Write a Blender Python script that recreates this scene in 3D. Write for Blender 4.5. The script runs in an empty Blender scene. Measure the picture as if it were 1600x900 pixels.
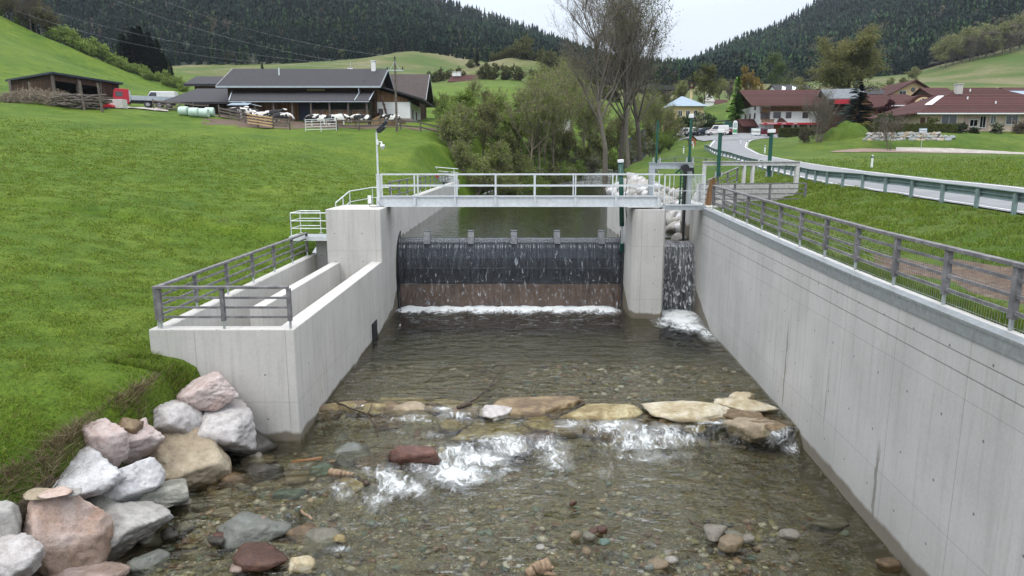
import bpy, math, random
import numpy as np
from mathutils import Vector, Matrix

# ------------------------------------------------------------------ camera, sky, sun, exposure
SC = bpy.context.scene
COL = SC.collection
H = 7.6
TILT = math.atan(198 / 1067.0)
cd = bpy.data.cameras.new("camera"); cam = bpy.data.objects.new("camera", cd); COL.objects.link(cam)
cd.sensor_width = 36; cd.lens = 24.0; cd.clip_start = 0.1; cd.clip_end = 6000
cam.location = (0, 0, H); cam.rotation_euler = (math.radians(90) - TILT, 0, 0)
SC.camera = cam
SC.view_settings.view_transform = 'Standard'; SC.view_settings.look = 'None'
SC.view_settings.exposure = 0.16; SC.view_settings.gamma = 1.0; SC.view_settings.use_curve_mapping = False
SC.cycles.use_denoising = True
SC.cycles.max_bounces = 6; SC.cycles.transparent_max_bounces = 12
SC.cycles.diffuse_bounces = 3; SC.cycles.glossy_bounces = 3; SC.cycles.transmission_bounces = 4
SC.cycles.caustics_reflective = False; SC.cycles.caustics_refractive = False

SUN_EL, SUN_AZ = 52.0, 215.0
W = bpy.data.worlds.new("World"); SC.world = W; W.use_nodes = True
nt = W.node_tree; N = nt.nodes; Lk = nt.links
bg = N['Background']; bg.inputs[1].default_value = 0.1
sky = N.new('ShaderNodeTexSky'); sky.sky_type = 'NISHITA'; sky.sun_disc = False
sky.sun_elevation = math.radians(SUN_EL); sky.sun_rotation = math.radians(SUN_AZ)
tc = N.new('ShaderNodeTexCoord'); sp = N.new('ShaderNodeSeparateXYZ'); Lk.new(tc.outputs['Generated'], sp.inputs[0])
mr = N.new('ShaderNodeMapRange'); Lk.new(sp.outputs[2], mr.inputs[0])
mr.inputs[1].default_value = 0.0; mr.inputs[2].default_value = 1.0; mr.inputs[3].default_value = 0.0; mr.inputs[4].default_value = 1.0
rp = N.new('ShaderNodeValToRGB'); Lk.new(mr.outputs[0], rp.inputs[0])
rp.color_ramp.elements[0].color = (0.83, 0.885, 0.97, 1); rp.color_ramp.elements[0].position = 0.03
rp.color_ramp.elements[1].color = (0.74, 0.82, 0.95, 1); rp.color_ramp.elements[1].position = 0.32
e = rp.color_ramp.elements.new(1.0); e.color = (1, 1, 1, 1)
nz = N.new('ShaderNodeTexNoise'); nz.inputs['Scale'].default_value = 2.2; nz.inputs['Detail'].default_value = 5
mp = N.new('ShaderNodeMapping'); mp.inputs['Scale'].default_value = (1, 1, 3.5); Lk.new(tc.outputs['Generated'], mp.inputs[0]); Lk.new(mp.outputs[0], nz.inputs[0])
nr = N.new('ShaderNodeMapRange'); Lk.new(nz.outputs[0], nr.inputs[0]); nr.inputs[1].default_value = .3; nr.inputs[2].default_value = .7; nr.inputs[3].default_value = 0.90; nr.inputs[4].default_value = 1.07
zb = N.new('ShaderNodeMath'); zb.operation = 'POWER'; Lk.new(mr.outputs[0], zb.inputs[0]); zb.inputs[1].default_value = 1.3
zm = N.new('ShaderNodeMath'); zm.operation = 'MULTIPLY_ADD'; Lk.new(zb.outputs[0], zm.inputs[0]); zm.inputs[1].default_value = 22.0; zm.inputs[2].default_value = 8.1
zz = N.new('ShaderNodeMath'); zz.operation = 'MULTIPLY'; Lk.new(zm.outputs[0], zz.inputs[0]); Lk.new(nr.outputs[0], zz.inputs[1])
vm = N.new('ShaderNodeVectorMath'); vm.operation = 'SCALE'; Lk.new(rp.outputs[0], vm.inputs[0]); Lk.new(zz.outputs[0], vm.inputs['Scale'])
mx = N.new('ShaderNodeMix'); mx.data_type = 'RGBA'; mx.inputs[0].default_value = 0.93
Lk.new(sky.outputs[0], mx.inputs[6]); Lk.new(vm.outputs[0], mx.inputs[7]); Lk.new(mx.outputs[2], bg.inputs[0])
sd = bpy.data.lights.new("sun", 'SUN'); so = bpy.data.objects.new("sun", sd); COL.objects.link(so)
sd.energy = 1.0; sd.angle = math.radians(14); sd.color = (1, 0.96, 0.9)
so.rotation_euler = (math.radians(90 - SUN_EL), 0, math.radians(180 - SUN_AZ) + math.radians(0))

# ------------------------------------------------------------------ helpers
R = math.radians
CT, ST = math.cos(TILT), math.sin(TILT)
def ray(px, py):
    v = (450 - py) / 1067.0
    return (px - 800) / 1067.0, CT + v * ST, -ST + v * CT
def P(px, py, z):
    d = ray(px, py); t = (z - H) / d[2]; return Vector((t * d[0], t * d[1], z))
def A(px, py, Y):
    d = ray(px, py); t = Y / d[1]; return Vector((t * d[0], Y, H + t * d[2]))
def pxX(px, Y, z=8.0):
    return (px - 800) / 1067.0 * (Y * CT - (z - H) * ST)

def meta(o, label=None, cat=None, group=None, kind=None):
    if label: o['label'] = label
    if cat: o['category'] = cat
    if group: o['group'] = group
    if kind: o['kind'] = kind
    return o
def T(name, label, cat, loc=(0, 0, 0), rot=0.0, group=None):
    o = bpy.data.objects.new(name, None); COL.objects.link(o)
    o.location = loc; o.rotation_euler = (0, 0, rot); o.empty_display_size = 0.3
    return meta(o, label, cat, group)
def link(name, me, parent=None):
    o = bpy.data.objects.new(name, me); COL.objects.link(o); o.parent = parent; return o
def dup(root, loc, rot=None, scale=None, label=None, group=None):
    def cp(o, par):
        c = o.copy(); COL.objects.link(c); c.parent = par
        for ch in [x for x in KIDS.get(o.name, [])]:
            cp(ch, c)
        return c
    c = cp(root, None); c.location = loc
    if rot is not None: c.rotation_euler = (0, 0, rot)
    if scale is not None: c.scale = scale if hasattr(scale, '__len__') else (scale,) * 3
    if label: c['label'] = label
    if group: c['group'] = group
    return c
KIDS = {}
def regkids(root):
    KIDS[root.name] = [c for c in bpy.data.objects if c.parent == root]
    for c in KIDS[root.name]: regkids(c)

class MB:
    def __init__(s, o=(0, 0, 0)): s.v = []; s.f = []; s.o = Vector(o)
    def add(s, vs, fs):
        b = len(s.v); s.v += [Vector(v) - s.o for v in vs]; s.f += [tuple(i + b for i in f) for f in fs]; return s
    def box(s, x0, x1, y0, y1, z0, z1):
        return s.add([(x0, y0, z0), (x1, y0, z0), (x1, y1, z0), (x0, y1, z0), (x0, y0, z1), (x1, y0, z1), (x1, y1, z1), (x0, y1, z1)],
                     [(0, 3, 2, 1), (4, 5, 6, 7), (0, 1, 5, 4), (1, 2, 6, 5), (2, 3, 7, 6), (3, 0, 4, 7)])
    def beam(s, p, q, w, h, up=(0, 0, 1)):
        p = Vector(p); q = Vector(q); d = (q - p).normalized(); u = Vector(up)
        if abs(d.dot(u)) > .95: u = Vector((0, 1, 0))
        x = d.cross(u).normalized() * (w / 2); y = x.cross(d).normalized() * (h / 2)
        vs = [p - x - y, p + x - y, p + x + y, p - x + y, q - x - y, q + x - y, q + x + y, q - x + y]
        return s.add(vs, [(0, 3, 2, 1), (4, 5, 6, 7), (0, 1, 5, 4), (1, 2, 6, 5), (2, 3, 7, 6), (3, 0, 4, 7)])
    def tube(s, p, q, r0, r1=None, n=8, cap=True):
        if r1 is None: r1 = r0
        p = Vector(p); q = Vector(q); d = (q - p).normalized()
        u = Vector((0, 0, 1)) if abs(d.z) < .9 else Vector((1, 0, 0))
        x = d.cross(u).normalized(); y = x.cross(d)
        vs = []
        for c, r in ((p, r0), (q, r1)):
            for i in range(n):
                a = 2 * math.pi * i / n; vs.append(c + x * (math.cos(a) * r) + y * (math.sin(a) * r))
        fs = [(i, (i + 1) % n, n + (i + 1) % n, n + i) for i in range(n)]
        if cap: fs += [tuple(range(n - 1, -1, -1)), tuple(range(n, 2 * n))]
        return s.add(vs, fs)
    def path(s, pts, r0, r1=None, n=6):
        if r1 is None: r1 = r0
        for i in range(len(pts) - 1):
            a = r0 + (r1 - r0) * i / (len(pts) - 1); b = r0 + (r1 - r0) * (i + 1) / (len(pts) - 1)
            s.tube(pts[i], pts[i + 1], a, b, n)
        return s
    def poly(s, pts, axis, a0, a1):
        def m(a, p):
            return (a, p[0], p[1]) if axis == 'x' else (p[0], a, p[1]) if axis == 'y' else (p[0], p[1], a)
        n = len(pts); vs = [m(a0, p) for p in pts] + [m(a1, p) for p in pts]
        return s.add(vs, [tuple(range(n)), tuple(range(2 * n - 1, n - 1, -1))] + [(i, n + i, n + (i + 1) % n, (i + 1) % n) for i in range(n)])
    def build(s, name, mat, parent=None, bevel=0, smooth=False, seg=2):
        me = bpy.data.meshes.new(name); me.from_pydata([tuple(v) for v in s.v], [], s.f)
        if mat: me.materials.append(mat)
        import bmesh
        bm = bmesh.new(); bm.from_mesh(me); bmesh.ops.recalc_face_normals(bm, faces=bm.faces); bm.to_mesh(me); bm.free()
        if smooth: me.polygons.foreach_set('use_smooth', [True] * len(me.polygons))
        o = link(name, me, parent)
        if bevel:
            m = o.modifiers.new('b', 'BEVEL'); m.width = bevel; m.segments = seg; m.limit_method = 'ANGLE'
        return o

def npmesh(name, V, F, mat, parent=None, col=None, smooth=False, attrs=None, linkit=True):
    V = np.asarray(V, np.float32); F = np.asarray(F, np.int32)
    me = bpy.data.meshes.new(name); k = F.shape[1]
    me.vertices.add(len(V)); me.vertices.foreach_set('co', V.ravel())
    me.loops.add(F.size); me.loops.foreach_set('vertex_index', F.ravel())
    me.polygons.add(len(F)); me.polygons.foreach_set('loop_start', np.arange(0, F.size, k, dtype=np.int32))
    me.polygons.foreach_set('loop_total', np.full(len(F), k, np.int32))
    if smooth: me.polygons.foreach_set('use_smooth', np.ones(len(F), bool))
    me.update(calc_edges=True)
    if col is not None:
        a = me.color_attributes.new('col', 'FLOAT_COLOR', 'POINT')
        c = np.ones((len(V), 4), np.float32); c[:, :3] = col; a.data.foreach_set('color', c.ravel())
    for nm, arr in (attrs or {}).items():
        a = me.attributes.new(nm, 'FLOAT', 'POINT'); a.data.foreach_set('value', np.asarray(arr, np.float32))
    me.materials.append(mat)
    return link(name, me, parent) if linkit else me

# ------------------------------------------------------------------ materials
def newmat(name):
    m = bpy.data.materials.new(name); m.use_nodes = True
    return m, m.node_tree, m.node_tree.nodes['Principled BSDF']
class G:
    """little node-graph writer"""
    def __init__(s, nt): s.nt = nt
    def n(s, t, **k):
        x = s.nt.nodes.new(t)
        for a, b in k.items():
            setattr(x, a, b)
        return x
    def l(s, a, b): s.nt.links.new(a, b)
    def set(s, inp, v):
        if hasattr(v, 'is_linked') or hasattr(v, 'links'): s.l(v, inp)
        else: inp.default_value = v
    def math(s, op, a, b=None, c=None, clamp=False):
        x = s.n('ShaderNodeMath', operation=op, use_clamp=clamp); s.set(x.inputs[0], a)
        if b is not None: s.set(x.inputs[1], b)
        if c is not None: s.set(x.inputs[2], c)
        return x.outputs[0]
    def noise(s, vec, scale, detail=4, rough=.55, dist=0):
        x = s.n('ShaderNodeTexNoise'); x.inputs['Scale'].default_value = scale; x.inputs['Detail'].default_value = detail
        x.inputs['Roughness'].default_value = rough; x.inputs['Distortion'].default_value = dist
        if vec is not None: s.l(vec, x.inputs[0])
        return x.outputs[0]
    def vor(s, vec, scale, feature='F1', out=0, rnd=1.0):
        x = s.n('ShaderNodeTexVoronoi', feature=feature); x.inputs['Scale'].default_value = scale; x.inputs['Randomness'].default_value = rnd
        if vec is not None: s.l(vec, x.inputs[0])
        return x.outputs[out]
    def obj(s, geo=False):
        if geo: return s.n('ShaderNodeNewGeometry').outputs['Position']
        return s.n('ShaderNodeTexCoord').outputs['Object']
    def map(s, vec, scale=(1, 1, 1), rot=(0, 0, 0), loc=(0, 0, 0)):
        x = s.n('ShaderNodeMapping'); s.l(vec, x.inputs[0]); x.inputs['Scale'].default_value = scale
        x.inputs['Rotation'].default_value = rot; x.inputs['Location'].default_value = loc; return x.outputs[0]
    def ramp(s, v, stops, interp='LINEAR'):
        x = s.n('ShaderNodeValToRGB'); s.l(v, x.inputs[0]); r = x.color_ramp; r.interpolation = interp
        while len(r.elements) > 1: r.elements.remove(r.elements[0])
        r.elements[0].position = stops[0][0]; r.elements[0].color = (*stops[0][1], 1)
        for p, c in stops[1:]:
            e = r.elements.new(p); e.color = (*c, 1)
        return x.outputs[0]
    def mr(s, v, a, b, c=0., d=1.):
        x = s.n('ShaderNodeMapRange'); s.l(v, x.inputs[0])
        for i, q in enumerate((a, b, c, d)): x.inputs[i + 1].default_value = q
        return x.outputs[0]
    def mix(s, f, a, b, mode='MIX'):
        x = s.n('ShaderNodeMix', data_type='RGBA', blend_type=mode); s.set(x.inputs[0], f)
        for i, q in ((6, a), (7, b)):
            if isinstance(q, tuple): x.inputs[i].default_value = (*q, 1)
            else: s.l(q, x.inputs[i])
        return x.outputs[2]
    def sep(s, v):
        x = s.n('ShaderNodeSeparateXYZ'); s.l(v, x.inputs[0]); return x.outputs
    def comb(s, a, b, c):
        x = s.n('ShaderNodeCombineXYZ')
        for i, q in enumerate((a, b, c)): s.set(x.inputs[i], q)
        return x.outputs[0]
    def bump(s, h, strength, dist=.02, normal=None):
        x = s.n('ShaderNodeBump'); x.inputs['Strength'].default_value = strength; x.inputs['Distance'].default_value = dist
        s.l(h, x.inputs['Height'])
        if normal is not None: s.l(normal, x.inputs['Normal'])
        return x.outputs[0]
    def attr(s, name):
        return s.n('ShaderNodeAttribute', attribute_name=name)

def simple(name, c, rough=.7, var=.25, scale=3., metal=0., bump=.0, c2=None, spec=.4, bscale=20., stretch=(1, 1, 1)):
    m, nt_, p = newmat(name); g = G(nt_); o = g.map(g.obj(), stretch)
    nz_ = g.noise(o, scale, 6, .62)
    d = tuple(x * (1 - var) for x in c); b = c2 or tuple(min(1, x * (1 + var)) for x in c)
    g.l(g.ramp(nz_, [(.3, d), (.5, c), (.72, b)]), p.inputs['Base Color'])
    p.inputs['Roughness'].default_value = rough; p.inputs['Metallic'].default_value = metal
    p.inputs['Specular IOR Level'].default_value = spec
    if bump: g.l(g.bump(g.noise(o, bscale, 5), bump, .02), p.inputs['Normal'])
    return m

def concrete(name, base=(.53, .515, .485), panel=1.25, holes=True, wet=0.35, seeps=False):
    m, nt_, p = newmat(name); g = G(nt_); pos = g.obj(True); x, y, z = g.sep(pos)
    nx, ny, nz_ = g.sep(g.n('ShaderNodeNewGeometry').outputs['Normal'])
    side = g.math('GREATER_THAN', g.math('ABSOLUTE', nx), g.math('ABSOLUTE', ny))
    u = g.math('ADD', g.math('MULTIPLY', side, y), g.math('MULTIPLY', g.math('SUBTRACT', 1., side), x))
    big = g.noise(g.map(pos, (.5, .5, .5)), 1.0, 5, .6)
    streak = g.noise(g.comb(g.math('MULTIPLY', u, 3.2), 0., g.math('MULTIPLY', z, .22)), 1.6, 5, .6)
    fine = g.noise(pos, 14., 5, .65)
    c = g.ramp(big, [(.3, tuple(q * .88 for q in base)), (.55, base), (.75, tuple(q * 1.07 for q in base))])
    c = g.mix(.85, c, g.ramp(streak, [(.25, (.80, .79, .77)), (.5, (1, 1, 1)), (.75, (1.0, 1.0, 1.0))]), 'MULTIPLY')
    c = g.mix(.6, c, g.ramp(fine, [(.3, (.86, .86, .86)), (.6, (1, 1, 1))]), 'MULTIPLY')
    # formwork: each board a little lighter or darker, thin joints
    vert = g.math('LESS_THAN', g.math('ABSOLUTE', nz_), .5)
    bid = g.math('FLOOR', g.math('DIVIDE', u, .5))
    wn = g.n('ShaderNodeTexWhiteNoise', noise_dimensions='1D'); g.l(bid, wn.inputs['W'])
    c = g.mix(g.math('MULTIPLY', vert, .5), c, g.ramp(wn.outputs[0], [(0, (.94, .94, .94)), (1, (1.04, 1.04, 1.04))]), 'MULTIPLY')
    def line(coord, period, w, off=0.):
        f = g.math('FRACT', g.math('DIVIDE', g.math('ADD', coord, off), period))
        return g.math('LESS_THAN', g.math('ABSOLUTE', g.math('SUBTRACT', f, .5)), w / period)
    brk = g.math('GREATER_THAN', g.noise(g.comb(g.math('MULTIPLY', u, .8), 3., g.math('MULTIPLY', z, .5)), 1.3, 3), .5)
    jl = g.math('MULTIPLY', line(u, panel * 2, .009), vert)
    jh = g.math('MULTIPLY', line(z, 2.6, .006, .35), vert)
    js = g.math('MULTIPLY', g.math('MULTIPLY', line(u, .5, .006, .25), brk), vert)
    lines = g.math('MAXIMUM', g.math('MULTIPLY', g.math('MAXIMUM', jl, jh), .42), g.math('MULTIPLY', js, .16))
    if holes:
        fu = g.math('SUBTRACT', g.math('FRACT', g.math('DIVIDE', u, panel)), .5)
        fz = g.math('SUBTRACT', g.math('FRACT', g.math('DIVIDE', g.math('ADD', z, .2), 1.3)), .5)
        d = g.math('SQRT', g.math('ADD', g.math('POWER', g.math('MULTIPLY', fu, panel), 2.), g.math('POWER', g.math('MULTIPLY', fz, 1.3), 2.)))
        lines = g.math('MAXIMUM', lines, g.math('MULTIPLY', g.math('MULTIPLY', g.math('LESS_THAN', d, .028), vert), .75))
    c = g.mix(lines, c, (.09, .088, .08))
    # wet tide mark near the water: dark and brownish with an irregular upper edge
    wn2 = g.noise(g.comb(g.math('MULTIPLY', u, .9), 1., 0.), 1.2, 4)
    lvl = g.math('MULTIPLY_ADD', wn2, 1.3 * wet, -.25 + wet * .1)
    inch = g.math('GREATER_THAN', x, -6.15); hi = g.math('ADD', g.math('MULTIPLY', g.mr(y, 30., 33.), g.math('MULTIPLY_ADD', g.math('GREATER_THAN', x, 8.), .75, .28)), g.math('ADD', g.math('MULTIPLY', g.mr(y, 33.4, 35.2), .9), g.math('MULTIPLY', g.mr(y, 35.9, 36.1), 2.35)))
    lvl = g.math('ADD', lvl, g.math('MULTIPLY', g.math('MULTIPLY', inch, hi), g.math('MULTIPLY_ADD', wn2, .12, .94)))
    wt = g.math('MULTIPLY', g.mr(g.math('SUBTRACT', z, lvl), .06, -.04), vert)
    c = g.mix(g.math('MULTIPLY', wt, .85), c, (.115, .09, .055))
    # rare long seep stains
    st = g.noise(g.comb(g.math('MULTIPLY', u, 1.9), 9., g.math('MULTIPLY', z, .10)), 1.0, 2)
    c = g.mix(g.math('MULTIPLY', g.math('MULTIPLY', g.mr(st, .70, .74), vert), .5), c, (.20, .19, .16))
    if seeps:   # construction joints and two long seep marks of the retaining wall
        for k0, k1 in ((4.13, .0146), (3.86, .009)):
            d_ = g.math('ABSOLUTE', g.math('SUBTRACT', z, g.math('MULTIPLY_ADD', y, k1, k0)))
            c = g.mix(g.math('MULTIPLY', g.math('LESS_THAN', d_, .011), .7), c, (.10, .095, .085))
        wob = g.math('MULTIPLY_ADD', g.noise(g.comb(0., 0., z), 1.7, 3), .25, -.125)
        for y0, z0, z1, wd in ((20.2, .0, 3.0, .055), (14.0, -.6, 1.7, .07), (27.5, 1.2, 3.9, .02), (17.0, .6, 2.6, .018)):
            d_ = g.math('ABSOLUTE', g.math('ADD', g.math('SUBTRACT', y, y0), wob))
            w_ = g.math('MULTIPLY', g.noise(g.comb(0., 5., z), 2.6, 3), wd * 1.9)
            k_ = g.math('MULTIPLY', g.mr(g.math('SUBTRACT', d_, w_), .012, -.02), g.math('MULTIPLY', g.mr(z, z0, z0 + .3), g.mr(z, z1, z1 - .6)))
            c = g.mix(g.math('MULTIPLY', k_, .72), c, (.15, .14, .12))
        # damp, darker lower zone and blotches
        dz = g.math('MULTIPLY', g.mr(g.math('ADD', z, g.math('MULTIPLY', streak, -1.6)), .3, -1.2), .28); c = g.mix(dz, c, (.25, .235, .20))
    # top faces weather a bit pinker/lighter
    g.l(c, p.inputs['Base Color'])
    p.inputs['Roughness'].default_value = .82; p.inputs['Specular IOR Level'].default_value = .3
    b = g.bump(fine, .25, .01); b = g.bump(g.math('SUBTRACT', 1., lines), .5, .006, b)
    g.l(b, p.inputs['Normal'])
    return m

def grassmat(name, a=(.084, .146, .014), b=(.122, .178, .022), c=(.055, .11, .012), dirt=(.11, .085, .045), dirty=.5, wild=0.):
    m, nt_, p = newmat(name); g = G(nt_); pos = g.obj(True)
    n1 = g.noise(pos, .12, 6, .65); n2 = g.noise(pos, 1.3, 6, .7); n3 = g.noise(pos, 9., 5, .75)
    col = g.ramp(n1, [(.3, c), (.47, a), (.68, b)])
    col = g.mix(.6, col, g.ramp(n2, [(.3, (.55, .62, .5)), (.5, (1, 1, 1)), (.7, (1.25, 1.15, 1.0))]), 'MULTIPLY')
    col = g.mix(.75, col, g.ramp(n3, [(.33, (.4, .45, .4)), (.52, (1, 1, 1)), (.7, (1.35, 1.25, 1.1))]), 'MULTIPLY')
    dm = g.math('MULTIPLY', g.mr(g.noise(g.map(pos, (1, 1.6, 1)), .55, 6, .72), .60 + .1 * (1 - dirty), .70), dirty)
    col = g.mix(dm, col, dirt)
    yy = g.sep(pos)[1]; far_ = g.ramp(g.noise(g.map(pos, (1, 1, 2)), .022, 5, .6), [(.36, (.055, .095, .02)), (.47, (.09, .11, .035)), (.56, (.15, .14, .07)), (.7, (.19, .165, .11))])
    col = g.mix(g.math('MULTIPLY', g.mr(yy, 215., 300.), .85), col, far_)
    n0 = g.noise(g.map(pos, (1, 2.2, 1), (0, 0, .5)), .35, 5, .7); col = g.mix(.8, col, g.ramp(n0, [(.3, (.62, .70, .6)), (.5, (1, 1, 1)), (.68, (1.35, 1.18, 1.1))]), 'MULTIPLY')
    g.l(col, p.inputs['Base Color']); p.inputs['Roughness'].default_value = .85; p.inputs['Specular IOR Level'].default_value = .15
    g.l(g.bump(g.math('ADD', g.math('MULTIPLY', n2, .5), n3), 1.0, .09), p.inputs['Normal'])
    return m
def colmat(name, rough=.8, spec=.2, noisy=.3, trans=0.):
    m, nt_, p = newmat(name); g = G(nt_); a = g.attr('col')
    c = g.mix(noisy, a.outputs[0], g.ramp(g.noise(g.obj(True), 6., 3), [(.3, (.5, .5, .5)), (.65, (1.3, 1.3, 1.3))]), 'MULTIPLY')
    g.l(c, p.inputs['Base Color']); p.inputs['Roughness'].default_value = rough; p.inputs['Specular IOR Level'].default_value = spec
    if trans:
        tr = g.n('ShaderNodeBsdfTranslucent'); g.l(c, tr.inputs[0]); ms = g.n('ShaderNodeMixShader'); ms.inputs[0].default_value = trans
        g.l(p.outputs[0], ms.inputs[1]); g.l(tr.outputs[0], ms.inputs[2]); g.l(ms.outputs[0], nt_.nodes['Material Output'].inputs[0])
    return m
def rockmat(name, a, b, c, scale=1.6, wetz=None, vein=None, rough=.75):
    m, nt_, p = newmat(name); g = G(nt_); o = g.obj(); pos = g.obj(True)
    n1 = g.noise(o, scale, 8, .68, .5); n2 = g.noise(o, scale * 5, 7, .7); n3 = g.noise(o, scale * 22, 4, .7)
    col = g.ramp(n1, [(.28, c), (.48, a), (.68, b)])
    col = g.mix(.7, col, g.ramp(n2, [(.3, (.55, .52, .5)), (.5, (1, 1, 1)), (.72, (1.12, 1.1, 1.08))]), 'MULTIPLY')
    col = g.mix(.6, col, g.ramp(n3, [(.3, (.6, .58, .55)), (.5, (1, 1, 1))]), 'MULTIPLY')
    if vein:
        w = g.n('ShaderNodeTexWave'); w.inputs['Scale'].default_value = 2.2; w.inputs['Distortion'].default_value = 6; w.inputs['Detail'].default_value = 4
        g.l(g.map(o, (1, .3, 2.2), (.3, .5, 0)), w.inputs[0]); col = g.mix(g.mr(w.outputs[1], .55, .95, 0, .7), col, vein)
    wz = -.18 if wetz is None else wetz
    z = g.sep(pos)[2]
    wt = g.mr(g.math('SUBTRACT', z, g.math('MULTIPLY', g.noise(pos, 2.2, 3), .35)), wz, wz - .14)
    col = g.mix(g.math('MULTIPLY', wt, .8), col, g.mix(.75, col, (.30, .24, .13), 'MULTIPLY'))
    g.l(col, p.inputs['Base Color'])
    g.l(g.math('SUBTRACT', rough, g.math('MULTIPLY', wt, .45)), p.inputs['Roughness'])
    g.l(g.bump(g.math('ADD', n2, g.math('MULTIPLY', n3, .5)), .85, .05), p.inputs['Normal'])
    return m
def planks(name, c, w=.18, axis='z', rough=.85, var=.4, gap=.12):
    """boards running along the other direction; axis = direction across which boards repeat"""
    m, nt_, p = newmat(name); g = G(nt_); o = g.obj(); x, y, z = g.sep(o)
    co = {'z': z, 'x': g.math('ADD', x, y)}[axis]
    q = g.math('DIVIDE', co, w); wn = g.n('ShaderNodeTexWhiteNoise', noise_dimensions='1D'); g.l(g.math('FLOOR', q), wn.inputs['W'])
    st = (1, 1, 12) if axis == 'z' else (12, 12, 1)
    gr = g.noise(g.map(o, st), 1.5, 5, .6)
    col = g.ramp(wn.outputs[0], [(0, tuple(k * (1 - var) for k in c)), (1, tuple(k * (1 + var) for k in c))])
    col = g.mix(.7, col, g.ramp(gr, [(.3, (.5, .5, .5)), (.65, (1.2, 1.2, 1.2))]), 'MULTIPLY')
    col = g.mix(g.math('LESS_THAN', g.math('FRACT', q), gap), col, tuple(k * .2 for k in c))
    g.l(col, p.inputs['Base Color']); p.inputs['Roughness'].default_value = rough; p.inputs['Specular IOR Level'].default_value = .2
    return m

M = {}
M['concrete'] = concrete('board_marked_concrete')
M['concrete_wall'] = concrete('retaining_wall_concrete', base=(.505, .50, .485), seeps=True, wet=.2)
M['concrete_dry'] = concrete('pale_concrete', wet=-.3)
M['galv'] = simple('galvanised_steel', (.50, .53, .55), .42, .18, 9., .75, spec=.5)
M['galv_light'] = simple('light_galvanised_steel', (.66, .69, .71), .5, .12, 5., .3, spec=.5)
M['wood_grey'] = simple('weathered_grey_timber', (.155, .15, .155), .8, .4, 4., bump=.3, c2=(.26, .255, .26), stretch=(1, 1, 1))
M['green_paint'] = simple('dark_green_paint', (.012, .075, .055), .35, .15, 4.)
M['white_plastic'] = simple('white_plastic', (.75, .76, .76), .5, .06)
M['roof_brown'] = simple('grey_brown_roof', (.06, .045, .042), .8, .2, 2.)
M['black'] = simple('black_housing', (.018, .02, .025), .4, .2)
M['steel_dark'] = simple('wet_dark_steel', (.010, .011, .015), .4, .4, 2., spec=.6)
M['guard'] = simple('guardrail_steel', (.20, .27, .265), .55, .18, 3., .25)
M['red_paint'] = simple('red_paint', (.38, .015, .03), .4, .1)
M['grass'] = grassmat('meadow_grass', dirty=.55)
M['grass2'] = grassmat('bank_grass', a=(.072, .125, .016), b=(.12, .165, .03), dirty=.35)
M['leaf'] = colmat('leaves', .75, .2, .3, .4)
M['needles'] = colmat('conifer_foliage', .85, .1, .35)
M['bark'] = simple('grey_brown_bark', (.10, .082, .068), .9, .35, 6., bump=.4)
M['bark_light'] = simple('pale_bark', (.15, .13, .105), .9, .35, 5., bump=.4)
M['twig'] = simple('bare_twigs', (.24, .20, .15), .9, .3, 3.)
M['glass'] = simple('window_glass', (.05, .06, .07), .08, .2, spec=.8)
M['frame_white'] = simple('white_window_frame', (.72, .72, .70), .5, .05)
M['frame_brown'] = simple('brown_window_frame', (.10, .045, .025), .6, .2)
M['plaster'] = simple('white_plaster', (.74, .74, .73), .85, .05, 1.)
M['cream'] = simple('cream_plaster', (.62, .5, .40), .85, .05, 1.)
M['yellow'] = simple('ochre_plaster', (.60, .46, .25), .85, .06, 1.)
M['tile_red'] = planks('red_brown_roof_tiles', (.085, .033, .030), .3, 'z', .85, .22, .25)
M['roof_dark'] = simple('charcoal_roof_sheet', (.026, .025, .030), .75, .2, 1.5)
M['roof_blue'] = simple('blue_grey_metal_roof', (.26, .33, .40), .7, .1, 1.)
M['logs'] = planks('dark_log_wall', (.075, .045, .028), .28, 'z', .9, .35, .15)
M['boards'] = planks('brown_vertical_boards', (.20, .115, .06), .2, 'x', .9, .3, .1)
M['boards_dark'] = planks('dark_vertical_boards', (.07, .04, .028), .22, 'x', .9, .3, .12)
M['old_wood'] = simple('old_grey_brown_wood', (.12, .10, .085), .9, .4, 3.)
M['new_wood'] = simple('fresh_planed_wood', (.5, .33, .17), .8, .2, 4.)
M['asphalt'] = simple('asphalt_road', (.215, .22, .23), .9, .12, .7, c2=(.25, .25, .26))
M['line'] = simple('white_road_paint', (.72, .72, .70), .7, .08)
M['bale'] = simple('pale_green_bale_wrap', (.45, .58, .50), .45, .1, 2., bump=.3, bscale=5)
M['tyre'] = simple('tyre_rubber', (.02, .02, .022), .8, .2)
M['rim'] = simple('grey_wheel_rim', (.3, .3, .32), .5, .1)
M['chrome'] = simple('light_metal_tray', (.38, .42, .45), .5, .1, 2., .3)
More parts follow.
